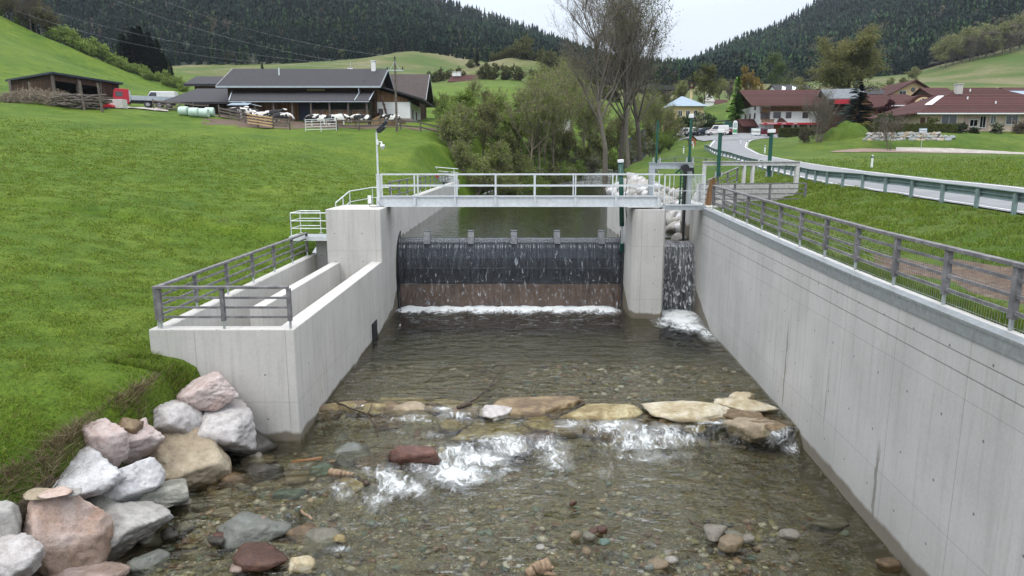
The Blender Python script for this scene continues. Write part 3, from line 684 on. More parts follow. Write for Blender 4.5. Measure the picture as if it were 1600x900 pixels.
M['pond'] = watermat('dark_impounded_water', tint=(.45, .50, .30), deep=.55, bumps=((1.2, .4), (5, .3)), foam=True, dist=.06, stretch=(.5, 1.4, 1), murk=(.022, .026, .010))
UW = [36.15] + list(np.linspace(37, 172, 150))
uw = strip('upstream_water', UW, zup, M['pond'], .5, 60)
vv = np.array([v.co[:] for v in uw.data.vertices]); fa = np.where((vv[:, 1] > 94) & (vv[:, 1] < 128), .55 + .5 * fbm(vv[:, 0] * .5, vv[:, 1] * .3, 4), 0)
a_ = uw.data.attributes.new('foam', 'FLOAT', 'POINT'); a_.data.foreach_set('value', np.clip(fa, 0, 1).astype(np.float32)); meta(uw, kind='structure')

# bare earth of the steep bank under the boulders
M['earth'] = simple('dark_bank_earth', (.05, .04, .028), .95, .5, 4., bump=1.0, c2=(.13, .105, .075))
V = []; n = 30; yy = np.linspace(-6, 18.22, 90)
for y in yy:
    x0 = float(np.interp(y, [-6, 8, 11, 12.3, 13.7, 15.7, 17.5, 18.2], [-11.3, -11.0, -10.3, -9.8, -9.2, -8.85, -8.65, -8.5])) + .3 * float(fbm(np.array([y * .8]), np.array([2.]), 6)[0]); x1 = -6.9
    for i in range(n):
        x = x0 + (x1 - x0) * i / (n - 1); a = np.array([x]); b = np.array([y]); V.append((x, y, float(zL(a, b)[0] + bumpy(a, b)[0] + .05 * (i > 0) + .16 * (fbm(a * 2.2, b * 2.2, 40)[0]) * (i > 0) - .06 * (i == 0))))
m = len(yy); I = np.arange(m * n).reshape(m, n); meta(npmesh('bank_earth', np.array(V), np.stack([I[:-1, :-1], I[:-1, 1:], I[1:, 1:], I[1:, :-1]], -1).reshape(-1, 4), M['earth'], smooth=True), kind='structure')
# ------------------------------------------------------------------ concrete works
CB = .025
# retaining wall on the right bank
def rtop(y): return float(np.interp(y, [-14, 10, 16, 22, 33.2, 40], [4.70, 4.84, 4.90, 5.04, 5.36, 5.4]))
t = T('retaining_wall', 'long pale concrete retaining wall on the right side of the channel', 'wall', (8.5, 12, 0))
b = MB(t.location); ys = [-14, -4, 4, 10, 16, 22, 28, 33.25]
for i in range(len(ys) - 1):
    y0, y1 = ys[i], ys[i + 1]; vs = []
    for y in (y0, y1):
        x = rwall(y); vs += [(x, y, -2), (x + .5, y, -2), (x + .5, y, rtop(y)), (x, y, rtop(y))]
    fs = [(0, 1, 5, 4), (1, 2, 6, 5), (2, 3, 7, 6), (3, 0, 4, 7)]
    if i == 0: fs.append((0, 3, 2, 1))
    if i == len(ys) - 2: fs.append((4, 5, 6, 7))
    b.add(vs, fs)
w = b.build('wall', M['concrete_wall'], t)
b = MB(t.location)
for i in range(22):
    y0 = 33.2 - i * 2.2; y1 = y0 - 2.192
    for y, in ((y0,),): pass
    a = Vector((rwall(y0) - .012, y0, rtop(y0))); c = Vector((rwall(y1) - .012, y1, rtop(y1)))
    b.beam(a + Vector((.0, 0, -.10)), c + Vector((.0, 0, -.10)), .03, .27); b.beam(a + Vector((.12, 0, .025)), c + Vector((.12, 0, .025)), .25, .03)
    b.beam(a + Vector((-.02, 0, .02)), c + Vector((-.02, 0, .02)), .03, .05)
b.build('metal_coping', M['galv'], t)
# upper part of the same wall beside the spillway
t = T('spillway_side_wall', 'short concrete wall between small spillway and timber railing', 'wall', (9.4, 36, 0))
b = MB(t.location); b.add([(9.27, 33.26, -2), (10.0, 33.26, -2), (10.0, 33.26, 5.44), (9.27, 33.26, 5.44), (9.50, 38.6, -2), (10.0, 38.6, -2), (10.0, 38.6, 5.44), (9.50, 38.6, 5.44)],
    [(0, 3, 2, 1), (4, 5, 6, 7), (0, 1, 5, 4), (1, 2, 6, 5), (2, 3, 7, 6), (3, 0, 4, 7)]); b.build('wall', M['concrete'], t, CB)
# pier
t = T('weir_pier', 'thick pale concrete pier between the wide weir and the small spillway', 'pier', (6.6, 33, 0))
b = MB(t.location); b.poly([(5.98, 32.75), (7.3, 32.75), (7.42, 32.95), (7.42, 42), (6.6, 43), (5.84, 42), (5.84, 33.1)], 'z', -1.5, 5.34); b.build('shaft', M['concrete'], t, .03)

# left abutment and fish pass box
t = T('fish_pass_chamber', 'stepped concrete fish pass chambers left of the weir with three long open troughs', 'fish pass', (-8, 18.3, 0))
def part_box(name, *a, mat='concrete', bev=CB):
    b = MB(t.location); b.box(*a); return b.build(name, M[mat], t, bev)
part_box('front_wall', -10.0, -6.0, 18.25, 18.68, -1.6, 3.05)
b = MB(t.location); b.add([(-10.0, 18.683, .3), (-9.62, 18.683, .3), (-9.62, 18.683, 3.05), (-10.0, 18.683, 3.05), (-10.0, 33.8, .3), (-9.62, 33.8, .3), (-9.62, 33.8, 3.12), (-10.0, 33.8, 3.12)],
    [(0, 3, 2, 1), (4, 5, 6, 7), (0, 1, 5, 4), (1, 2, 6, 5), (2, 3, 7, 6), (3, 0, 4, 7)]); b.build('outer_wall', M['concrete_dry'], t, CB)
b = MB(t.location); b.box(-6.5, -6.0, 18.683, 31.19, -1.6, 3.05); b.build('river_wall', M['concrete'], t, CB)
part_box('middle_wall', -8.35, -7.95, 21.2, 31.19, .3, 3.02, mat='concrete_dry')
part_box('floor', -9.62, -6.5, 18.683, 33.8, .2, .62, mat='concrete_dry', bev=0)
part_box('outlet_frame', -5.995, -5.94, 28.4, 29.3, -.3, .75, mat='steel_dark', bev=0)
t = T('weir_abutment', 'tall square concrete block under the left end of the footbridge', 'abutment', (-7.2, 31.2, 0))
part_box('block', -8.5, -6.0, 31.195, 34.6, -1.6, 5.45)
part_box('recess_wall', -9.62, -8.505, 33.3, 33.8, .6, 4.0)
t = T('upstream_river_wall', 'long straight concrete wall running upstream from the left abutment along the pond', 'wall', (-6.2, 50, 3))
part_box('wall', -6.55, -6.0, 34.605, 76, -1.0, 5.42)
t = T('trash_rack_platform', 'low concrete platform with a red marker at the upstream end of the left wall', 'platform', (-9, 76, 5))
b = MB(t.location); b.add([(-14.0, 75.0, 5.4), (-5.9, 75.0, 4.6), (-5.9, 75.0, 5.6), (-14.0, 75.0, 6.25), (-14.0, 77.2, 5.4), (-5.9, 77.2, 4.6), (-5.9, 77.2, 5.6), (-14.0, 77.2, 6.25)],
    [(0, 3, 2, 1), (4, 5, 6, 7), (0, 1, 5, 4), (1, 2, 6, 5), (2, 3, 7, 6), (3, 0, 4, 7)]); b.build('slab', M['concrete_dry'], t)
b = MB(t.location); b.box(-9.4, -5.9, 73.2, 74.9, 5.45, 5.98); b.build('metal_cover', M['galv'], t)
b = MB(t.location); b.box(-9.3, -6.6, 73.15, 73.196, 4.9, 5.44); b.build('opening', M['black'], t)
b = MB(t.location); b.box(-8.75, -7.7, 73.0, 73.17, 5.82, 6.2); b.build('red_marker', M['red_paint'], t)

# ---- the weir flap
M['wet_galv'] = simple('wet_grey_steel', (.17, .18, .19), .45, .35, 7., .4)
t = T('weir_gate', 'black steel weir flap across the channel with water running over it', 'weir', (0, 36, 0))
prof = [(36.05, 3.60), (35.86, 3.57), (35.72, 3.42), (35.62, 3.1), (35.55, 2.6), (35.56, 2.1), (35.64, 1.6), (35.74, 1.22), (36.2, 1.2)]
b = MB(t.location); b.poly([(y, z) for y, z in prof], 'x', -5.98, 5.84); b.build('flap', M['steel_dark'], t)
b = MB(t.location); b.box(-5.98, 5.84, 35.70, 37, -1.6, 1.19); b.build('sill', simple('wet_brown_concrete', (.19, .115, .075), .3, .35, 1.3, spec=.6), t)
b = MB(t.location); b.box(-5.98, 5.84, 35.5, 35.58, 2.02, 2.08); b.build('rib', M['steel_dark'], t)
b = MB(t.location)
def arc(xa, xb, ysh=0):
    pts = [(36.5, 3.95), (35.9, 3.75), (35.3, 3.3), (34.95, 2.6), (34.85, 1.8), (34.95, .9), (35.2, .0), (36.5, -.5)]
    b.poly(pts, 'x', xa, xb)
arc(-5.995, -5.95); b.build('side_plate', M['steel_dark'], t)
b = MB(t.location); b.poly([(36.5, 3.95), (35.9, 3.75), (35.5, 3.3), (35.3, 2.6), (35.3, 1.8), (35.4, .9), (35.5, .0), (36.5, -.5)], 'x', 5.79, 5.835); b.build('side_plate', M['steel_dark'], t)
for px in (668, 736, 803, 870, 939):
    X = pxX(px, 36, 3.8); b = MB(t.location)
    b.box(X - .16, X + .16, 35.86, 36.12, 3.45, 4.02); b.add([(X - .16, 35.86, 3.45), (X + .16, 35.86, 3.45), (X + .16, 35.55, 3.35), (X - .16, 35.55, 3.35), (X - .16, 35.86, 3.95), (X + .16, 35.86, 3.95)], [(0, 1, 2, 3), (3, 2, 5, 4), (0, 3, 4), (1, 5, 2)])
    b.build('flow_splitter', M['wet_galv'], t)
def nappe(name, prof, x0, x1, mat, amp, gaps=(), n=260, foamv=None, label=None):
    ts = np.linspace(0, 1, 60); pr = np.array(prof); L_ = np.linspace(0, 1, len(pr))
    yy = np.interp(ts, L_, pr[:, 0]); zz_ = np.interp(ts, L_, pr[:, 1]); xs = np.linspace(x0, x1, n)
    X, T_ = np.meshgrid(xs, ts); Y = np.repeat(yy[:, None], n, 1); Z = np.repeat(zz_[:, None], n, 1)
    Y = Y - amp * T_ * (vnoise(X * 9, T_ * 2, 2) + .5 * vnoise(X * 28, T_ * 5, 4)) - amp * .4 * vnoise(X * 5, T_ * 9, 5) * T_
    g_ = np.zeros_like(X)
    for c in gaps: g_ = np.maximum(g_, np.exp(-((X - c) / .16) ** 4))
    V = np.stack([X, Y, Z], -1).reshape(-1, 3); I = np.arange(X.size).reshape(X.shape); F = np.stack([I[:-1, :-1], I[:-1, 1:], I[1:, 1:], I[1:, :-1]], -1).reshape(-1, 4)
    return npmesh(name, V, F, mat, smooth=True, attrs={'fall': T_.ravel(), 'gap': g_.ravel()})
def fallmat(name, dens=.5, white=(.62, .65, .68), darkgap=True):
    m, nt_, p = newmat(name); g = G(nt_); nt_.nodes.remove(p); pos = g.obj(True); x, y, z = g.sep(pos)
    fall = g.attr('fall').outputs['Fac']; gap = g.attr('gap').outputs['Fac']
    st = g.noise(g.comb(g.math('MULTIPLY', x, 17.), 0., g.math('MULTIPLY', z, .6)), 1.0, 5, .7, .2)
    dr = g.noise(g.comb(g.math('MULTIPLY', x, 8.), 2., g.math('MULTIPLY', z, 2.6)), 1.0, 4, .62, .9)
    brk = g.noise(g.comb(g.math('MULTIPLY', x, 2.), 5., g.math('MULTIPLY', z, 2.)), 1.0, 3)
    a = g.math('MULTIPLY', g.mr(st, .46 - .1 * dens, .80), g.math('MULTIPLY_ADD', gap, -.8, 1.)); bq = g.mr(dr, .585 - .09 * dens, .70)
    a = g.math('MULTIPLY', a, g.mr(fall, .52, .64, 1., .45)); low = g.mr(fall, .12, .8); k = g.math('ADD', g.math('MULTIPLY', a, .27 + .35 * dens), g.math('MULTIPLY', bq, g.math('MULTIPLY_ADD', low, .55, .05 + .4 * dens)))  # upper water streaks also stand in for reflections, weaker below the rib
    k = g.math('ADD', k, g.math('MULTIPLY', gap, g.math('MULTIPLY', g.mr(dr, .52, .64), .13)))
    top = g.math('MULTIPLY', g.mr(g.math('ABSOLUTE', g.math('SUBTRACT', fall, .33)), .05, .0), g.mr(st, .50, .60)); k = g.math('ADD', k, g.math('MULTIPLY', top, g.math('MULTIPLY', g.math('SUBTRACT', 1., gap), .6)))  # row of bright glints near the crest, painted into the white mix
    k = g.math('MINIMUM', g.math('MULTIPLY', k, 1.15), .92)
    nrm = g.bump(g.math('ADD', st, g.math('MULTIPLY', dr, .6)), .9, .03)
    gl = g.n('ShaderNodeBsdfGlossy'); gl.inputs['Roughness'].default_value = .12; gl.inputs[0].default_value = (.9, .93, 1, 1); g.l(nrm, gl.inputs['Normal'])
    tr = g.n('ShaderNodeBsdfTransparent'); tr.inputs[0].default_value = (.80, .83, .86, 1)
    m1 = g.n('ShaderNodeMixShader'); m1.inputs[0].default_value = .03; g.l(tr.outputs[0], m1.inputs[1]); g.l(gl.outputs[0], m1.inputs[2])
    df = g.n('ShaderNodeBsdfDiffuse'); df.inputs[0].default_value = (*white, 1); g.l(nrm, df.inputs['Normal'])
    m2 = g.n('ShaderNodeMixShader'); g.l(k, m2.inputs[0]); g.l(m1.outputs[0], m2.inputs[1]); g.l(df.outputs[0], m2.inputs[2])
    g.l(m2.outputs[0], nt_.nodes['Material Output'].inputs[0]); return m
gx = [pxX(px, 36, 3.8) for px in (668, 736, 803, 870, 939)]
nap = nappe('falling_water', [(36.2, 3.64), (35.9, 3.625), (35.66, 3.45), (35.5, 3.1), (35.38, 2.6), (35.3, 2.0), (35.24, 1.3), (35.2, .7), (35.17, -.08)], -5.94, 5.78, fallmat('thin_water_veil', .03), .09, gx)
meta(nap, kind='structure')
# small side spillway
t = T('spillway_sill', 'dark wet sill of the narrow spillway right of the pier', 'sill', (8.3, 35, 0))
b = MB(t.location); b.poly([(34.75, -1.5), (34.75, 3.25), (34.95, 3.42), (40, 3.42), (40, -1.5)], 'x', 7.42, 9.46); b.build('sill', M['steel_dark'], t)
nap2 = nappe('falling_water', [(38, 3.50), (35.2, 3.50), (34.9, 3.47), (34.66, 3.3), (34.5, 2.9), (34.36, 2.3), (34.27, 1.6), (34.2, .8), (34.15, -.08)], 7.43, 9.32, fallmat('foaming_water_fall', .8, (.8, .82, .84)), .2, n=120)
meta(nap2, kind='structure')

# ------------------------------------------------------------------ railings
def galv_post(b, p, h, r=.026): b.tube(p, (p[0], p[1], p[2] + h), r, n=6)
def tube_rail(name, label, pts, posts, h=1.1, rails=(1.1, .55), r=.028, group=None, mat='galv_light', sleeve=0):
    """pts: base polyline; posts: base points"""
    t = T(name, label, 'railing', pts[0], group=group); o = t.location
    for p in posts:
        b = MB(o); b.tube((p[0], p[1], p[2] - sleeve), (p[0], p[1], p[2] + h - .01), r, n=8)
        if not sleeve: b.box(p[0] - .07, p[0] + .07, p[1] - .07, p[1] + .07, p[2], p[2] + .015)
        b.build('post', M[mat], t)
    for k, z in enumerate(rails):
        b = MB(o); b.path([Vector(p) + Vector((0, 0, z)) for p in pts], r * (1.15 if k == 0 else .9), n=8); b.build('handrail' if k == 0 else 'rail', M[mat], t)
    return t
def timber_rail(name, label, pts, posts, h=1.15, pw=.11, toprail=.15, rails=(.33, .60, .87), mesh=False, mat='wood_grey', bz=.22):
    t = T(name, label, 'railing', pts[0]); o = t.location
    pts = [Vector(p) for p in pts]
    for p in posts:
        p = Vector(p); b = MB(o); b.box(p.x - pw / 2, p.x + pw / 2, p.y - pw / 2, p.y + pw / 2, p.z + bz, p.z + h - .03); f = b.build('post', M[mat], t, .006)
        b = MB(o); b.box(p.x - .025, p.x + .025, p.y - .025, p.y + .025, p.z - .05, p.z + bz + .12)
        q = b.build('post_foot', M['galv'], f)
    for i in range(len(pts) - 1):
        b = MB(o); d = Vector((0, 0, h)); b.beam(pts[i] + d, pts[i + 1] + d, toprail, .07); b.build('handrail', M[mat], t, .006)
    b = MB(o)
    for z in rails:
        d = Vector((0, 0, z))
        for i in range(len(pts) - 1): b.beam(pts[i] + d, pts[i + 1] + d, .045, .06)
    b.build('rail', M[mat], t)
    if mesh:
        b = MB(o); off = Vector((.07, 0, 0))
        for i in range(len(pts) - 1):
            L_ = (pts[i + 1] - pts[i]).length; n = int(L_ / .075)
            for k in range(n):
                q = pts[i].lerp(pts[i + 1], k / n) + off; b.add([q + Vector((0, -.003, .02)), q + Vector((0, .003, .02)), q + Vector((0, .003, h - .05)), q + Vector((0, -.003, h - .05))], [(0, 1, 2, 3)])
            for k in range(6):
                d = Vector((0, 0, .06 + k * .2)) + off; b.beam(pts[i] + d, pts[i + 1] + d, .005, .006)
        b.build('wire_mesh', M['galv'], t)
    return t
def along(pts, step, start=0.):
    pts = [Vector(p) for p in pts]; out = []; acc = start
    for i in range(len(pts) - 1):
        L_ = (pts[i + 1] - pts[i]).length
        while acc <= L_ + 1e-6: out.append(pts[i].lerp(pts[i + 1], acc / L_)); acc += step
        acc -= L_
    return out
# right bank railing: behind the wall top, 2 m posts
rp = [Vector((rwall(y) + .42, y, rtop(y) - .02)) for y in (33.0, 28, 22, 16, 10, 4, -4, -12)]
timber_rail('timber_railing', 'long weathered grey timber railing with wire mesh along the right retaining wall', rp, along(rp, 2.0, .1), h=1.12, mesh=True)
# left box: outer side then across the front
zt = 3.05
lp = [Vector((-9.82, 18.42, zt)), Vector((-9.82, 32.6, zt + .05))]
timber_rail('timber_railing', 'grey timber railing on the outer wall of the fish pass beside the meadow', lp, along(lp, 2.36, .05)[:6] + [Vector((-9.82, 32.5, zt + .05))], h=1.13)
lf = [Vector((-9.82, 18.36, zt)), Vector((-6.12, 18.36, zt))]
timber_rail('timber_railing', 'short grey timber railing across the front wall of the fish pass', lf, [lf[0] + Vector((.14, 0, 0)), Vector((-7.95, 18.36, zt)), lf[1]], h=1.16)
# cross fence behind the right end of the bridge
cf = [A(1098, 312, 37.5), A(1252, 308, 37.2)]; cf = [Vector((10.2, 37.6, 5.22)), Vector((15.9, 37.3, 5.28))]
timber_rail('timber_railing', 'grey timber railing in front of the barred intake screen', cf, along(cf, 1.88, .05), h=1.15)
lp = [A(1030, 262, 70), A(1062, 250, 66), A(1090, 248, 64), A(1110, 252, 60)]
tt = [Vector((12.6, 62, 5.9)), Vector((14.0, 66, 6.6)), Vector((16.5, 67, 6.9)), Vector((18.6, 63, 6.6))]
timber_rail('timber_railing', 'curved grey timber railing around the grassy bank behind the sluice frame', tt, along(tt, 2.0, .1), h=1.15, rails=(.35, .75))
ss = [Vector((12.3, 43.5, 5.3)), Vector((15.2, 46.5, 6.1))]
timber_rail('timber_railing', 'sloping grey stair railing behind the green sluice posts', ss, along(ss, 1.35, .05), h=1.1, rails=(.35, .7))
# upstream left wall railing
ul = [Vector((-6.42, 36, 5.42)), Vector((-6.42, 72, 5.42))]
timber_rail('timber_railing', 'thin dark timber railing along the upstream left wall', ul, along(ul, 3.0, .3), h=1.1, rails=(.35, .7), mat='wood_grey', pw=.09, toprail=.1)

# platform at the left of the abutment, galvanised
t = T('grating_platform', 'small galvanised grating platform beside the left concrete block', 'platform', (-9.6, 33, 4.05))
b = MB(t.location); b.box(-10.55, -8.51, 32.4, 33.6, 4.02, 4.08); b.build('grating', M['galv'], t)
b = MB(t.location); b.box(-10.55, -8.51, 32.34, 32.4, 3.88, 4.09); b.box(-10.6, -10.55, 32.34, 33.6, 3.88, 4.09); b.build('frame', M['galv_light'], t)
pp = [Vector((-8.55, 32.42, 4.09)), Vector((-10.5, 32.42, 4.09)), Vector((-10.5, 33.9, 4.09)), Vector((-9.5, 33.9, 4.09))]
tube_rail('platform_railing', 'light galvanised tube railing around the small grating platform', pp, pp[1:], rails=(1.1, .73, .37), r=.024)
pp = [Vector((-8.4, 33.3, 5.0 + .4)), Vector((-8.4, 34.5, 5.4)), Vector((-7.6, 37.0, 5.4)), Vector((-6.5, 37.5, 5.42))]
pp = [Vector((-8.45, 31.8, 4.55)), Vector((-8.45, 32.9, 4.55)), Vector((-8.30, 35.2, 5.0)), Vector((-7.6, 37.5, 5.1)), Vector((-6.6, 37.6, 5.1))]
tube_rail('stair_railing', 'galvanised stair railing rising behind the left concrete block to the footbridge', pp[1:], [pp[1], pp[1].lerp(pp[2], .5), pp[2], pp[3], pp[4]], rails=(1.1, .55), r=.024)
pp = [Vector((-14.0, 76.5, 6.25)), Vector((-10, 76.5, 5.93)), Vector((-9.4, 76.5, 5.9)), Vector((-5.95, 76.6, 5.62))]
tube_rail('platform_railing', 'galvanised tube railing on the far platform at the end of the left wall', pp, along(pp, 1.9), rails=(1.15, .75, .38), r=.035)

# ------------------------------------------------------------------ footbridge
t = T('footbridge', 'galvanised steel footbridge with tube railings spanning the weir', 'footbridge', (0, 33.5, 5.45)); o = t.location
BX0, BX1 = -6.45, 7.15
for y, nm in ((32.92, 'side_beam'), (34.02, 'side_beam')):
    b = MB(o); b.box(BX0 + .1, BX1, y - .01, y + .01, 5.46, 5.93); b.box(BX0 + .1, BX1, y - .07, y + .01, 5.455, 5.475); b.box(BX0 + .1, BX1, y - .08, y + .01, 5.915, 5.94); b.build(nm, M['galv_light'], t)
b = MB(o); b.box(BX0 + .1, BX1, 32.935, 34.005, 5.86, 5.90)
b.build('deck', M['galv'], t)
b = MB(o)
for i in range(12): b.box(BX0 + .3 + i * 1.17, BX0 + .36 + i * 1.17, 32.935, 34.005, 5.55, 5.855)
b.build('cross_beam', M['galv'], t)
for y in (32.86, 34.09):
    for px in (590, 648, 711, 774, 836, 899, 962.5, 1029):
        X = pxX(px, 32.9, 6); b = MB(o); b.box(X - .03, X + .03, y - .02, y + .02, 5.45, 6.97); b.box(X - .055, X + .055, y - .03, y + .0, 5.5, 5.9); b.build('post', M['galv_light'], t)
    b = MB(o); b.box(BX0 - .02, BX1 + .03, y - .03, y + .03, 6.955, 7.01); b.build('handrail', M['galv_light'], t)
    b = MB(o); b.box(BX0 - .02, BX1 + .03, y - .018, y + .018, 6.42, 6.47); b.build('rail', M['galv_light'], t)
b = MB(o)
for k in range(5): b.box(BX0 + .02 + 0, BX0 + .05, 32.95 + k * .25, 32.97 + k * .25, 5.5, 6.95)
b.build('end_bars', M['galv_light'], t)
t = T('steel_gate', 'galvanised barred gate at the right end of the footbridge', 'gate', (7.2, 33, 5.4)); o = t.location
b = MB(o)
for x in (7.28, 9.18): b.box(x - .03, x + .03, 32.85, 32.91, 5.44, 6.98)
b.box(7.25, 9.21, 32.85, 32.91, 6.95, 7.0); b.box(7.25, 9.21, 32.85, 32.91, 5.52, 5.57)
b.build('frame', M['galv_light'], t)
b = MB(o)
for k in range(11): x = 8.55 + k * .062 if k > 0 else 7.5; b.box(x - .01, x + .01, 32.865, 32.885, 5.57, 6.95)
b.box(7.5, 7.53, 32.86, 32.89, 5.57, 6.95); b.box(7.7, 7.72, 32.86, 32.89, 5.57, 6.95)
b.box(7.5, 9.17, 32.87, 32.88, 6.2, 6.23); b.build('bars', M['galv_light'], t)
b = MB(o); b.box(7.2, 9.3, 32.95, 34.0, 5.40, 5.46); b.box(7.2, 9.3, 32.90, 32.94, 5.30, 5.52); b.build('walkway', M['galv'], t)

# ---- lamp mast with camera and electric box
t = T('lamp_mast', 'slim galvanised mast with black floodlight and white dome camera at the left bridge end', 'lamp mast', (-6.4, 32.7, 5.45)); o = t.location
mx_ = pxX(590.5, 32.7, 7)
b = MB(o); b.tube((mx_, 32.7, 5.45), (mx_, 32.7, 9.02), .05, .042, 10); b.box(mx_ - .12, mx_ + .12, 32.58, 32.82, 5.45, 5.47); b.build('mast', M['galv_light'], t, smooth=False)
b = MB(o)
R_ = Matrix.Rotation(R(-38), 4, 'Y')
def xb(b, c, s, rot, mat4=None):
    vs = [Vector((sx * s[0] / 2, sy * s[1] / 2, sz * s[2] / 2)) for sz in (-1, 1) for sx, sy in ((-1, -1), (1, -1), (1, 1), (-1, 1))]
    b.add([rot @ v + Vector(c) for v in vs], [(0, 3, 2, 1), (4, 5, 6, 7), (0, 1, 5, 4), (1, 2, 6, 5), (2, 3, 7, 6), (3, 0, 4, 7)])
xb(b, (mx_ + .22, 32.7, 9.1), (.42, .34, .22), R_); xb(b, (mx_ + .42, 32.7, 9.36), (.25, .26, .14), R_); xb(b, (mx_ + .03, 32.7, 8.98), (.16, .08, .08), Matrix())
b.build('floodlight', M['black'], t, .03)
b = MB(o); b.tube((mx_, 32.7, 8.48), (mx_ + .22, 32.7, 8.5), .025, n=8); b.tube((mx_ + .22, 32.7, 8.52), (mx_ + .22, 32.7, 8.35), .03, .05, 10); b.box(mx_ - .02, mx_ + .07, 32.62, 32.78, 8.36, 8.6); b.build('camera_bracket', M['white_plastic'], t)
b = MB(o); b.tube((mx_ + .26, 32.7, 8.38), (mx_ + .26, 32.7, 8.24), .10, .115, 14); b.tube((mx_ + .26, 32.7, 8.24), (mx_ + .26, 32.7, 8.14), .09, .03, 14); b.build('dome_camera', M['white_plastic'], t, smooth=True)
t = T('junction_box', 'small white electrical box at the left end of the footbridge', 'junction box', (-6.62, 32.75, 5.7))
b = MB(t.location); b.box(-6.86, -6.7, 32.68, 32.8, 5.62, 6.0); b.build('housing', M['white_plastic'], t, .012)
b = MB(t.location); b.path([(-6.8, 32.7, 5.62), (-6.78, 32.66, 5.5), (-6.6, 32.62, 5.47), (-6.4, 32.62, 5.48), (-6.1, 32.8, 5.49)], .012); b.path([(-6.38, 32.62, 5.75), (-6.3, 32.58, 5.6), (-6.25, 32.6, 5.47)], .01); b.build('cable', M['black'], t)

# ---- hydraulic cylinder of the flap, sluice frames, green spindle posts
t = T('hydraulic_cylinder', 'tall green hydraulic cylinder with a white cap beside the pier', 'hydraulic cylinder', (5.5, 35.0, 4)); o = t.location
b = MB(o); b.tube((5.62, 34.9, 4.35), (5.42, 34.6, 7.55), .12, n=14); b.tube((5.46, 34.65, 6.9), (5.45, 34.64, 7.05), .15, n=14); b.build('cylinder', M['green_paint'], t, smooth=True)
b = MB(o); b.tube((5.42, 34.6, 7.55), (5.41, 34.59, 7.68), .16, n=10); b.build('cap', M['white_plastic'], t)
b = MB(o); b.tube((5.70, 35.1, 3.3), (5.62, 34.9, 4.4), .055, n=10); b.build('piston_rod', M['galv_light'], t)
b = MB(o); b.tube((5.70, 35.2, 3.0), (5.69, 35.08, 3.45), .12, n=10); b.build('rod_head', M['green_paint'], t)
b = MB(o); b.path([(5.55, 34.5, 7.2), (5.75, 34.5, 6.7), (5.7, 34.6, 5.8), (5.8, 34.7, 4.8)], .02); b.build('hose', M['black'], t)

def spindle_post(px, pt, pb, Y, label, r=.11, cap=True, collar=True, grp='green sluice spindle posts'):
    a = A(px, pb, Y); c = A(px, pt, Y); X = a.x
    t = T('spindle_post', label, 'spindle post', (X, Y, a.z), group=grp); o = t.location
    b = MB(o); b.tube((X, Y, a.z), (X, Y, c.z - .1), r, n=12); b.build('tube', M['green_paint'], t, smooth=False)
    if cap: b = MB(o); b.box(X - r * 1.6, X + r * 1.6, Y - r * 1.6, Y + r * 1.6, c.z - .2, c.z); b.build('cap', M['white_plastic'], t, .02)
    if collar:
        for x in (-.16, .16):
            b = MB(o); b.box(X + x - .03, X + x + .03, Y - .12, Y + .05, a.z, a.z + .28); b.build('bracket', M['galv'], t)
    return t
spindle_post(1025.5, 185, 255, 34.6, 'thin green post without a cap on the left end of the sluice frame', .055, cap=False)
spindle_post(1077, 178, 255, 35.6, 'tallest green post with white cap, left of the road guardrail end', .07)
spindle_post(1122, 202, 276, 39.6, 'thick green post with white cap in front of the road curve', .11)
spindle_post(1201, 202, 276, 40.2, 'rightmost green post with white cap in front of the road', .11)
def frame_(name, label, X0, X1, Y, zt_, zb_, legs, mat, w=.28, h=.32):
    t = T('sluice_portal', label, 'sluice gate frame', (X0, Y, zb_)); o = t.location
    b = MB(o); b.box(X0, X1, Y - w / 2, Y + w / 2, zt_ - .05, zt_); b.box(X0, X1, Y - w / 2, Y + w / 2, zt_ - h, zt_ - h + .04); b.box(X0 + .02, X1 - .02, Y - .03, Y + .03, zt_ - h + .04, zt_ - .05); b.build('cross_beam', M[mat], t)
    for x, ww in legs:
        b = MB(o); b.box(x - ww / 2, x + ww / 2, Y - w / 2 + .01, Y + w / 2 - .01, zb_, zt_ - h - .003); b.build('leg', M[mat], t)
    return t
frame_('sluice_frame', 'galvanised portal frame over the narrow spillway beside the pier', pxX(1015, 34.6), pxX(1086, 34.6), 34.7, 7.55, 5.3, [(pxX(1020, 34.6), .28), (pxX(1080, 34.6), .2)], 'galv')
M['conc_beam'] = simple('stained_light_steel', (.52, .51, .50), .7, .25, 6.)
fr = frame_('sluice_frame', 'pale stained portal frame over the intake screens left of the road', 11.0, 16.6, 40, 7.62, 4.9, [(11.1, .16), (13.4, .14), (13.9, .14), (16.45, .2)], 'conc_beam', h=.26)
# lever motor on the frame
t = T('gate_motor', 'round black actuator motor on the sluice frame', 'motor', (9.25, 34.4, 7.1)); o = t.location
X = pxX(1070, 34.3, 7.4); b = MB(o); b.tube((X, 34.1, 7.28), (X, 34.4, 7.28), .19, n=20); b.build('disc', M['black'], t, .01)
b = MB(o); b.box(X + .12, X + .45, 34.2, 34.36, 7.12, 7.3); b.tube((X + .4, 34.3, 7.2), (X + .5, 34.3, 6.8), .05, n=8); b.build('housing', M['black'], t, .01)
t = T('sluice_gate_guide', 'dark vertical steel guides of the narrow spillway gate', 'gate guide', (9.0, 35.6, 3)); o = t.location
for x, z0, z1 in ((pxX(1073, 35.8), 3.0, 7.3), (pxX(1079, 35.8), 5.4, 7.4)):
    b = MB(o); b.box(x - .06, x + .06, 35.7, 35.95, z0, z1); b.build('guide', M['steel_dark'], t)
b = MB(o); x = pxX(1065, 35.8); b.box(x - .03, x + .03, 35.7, 35.8, 5.4, 7.1); b.box(x + .12, x + .16, 35.7, 35.8, 5.4, 7.1)
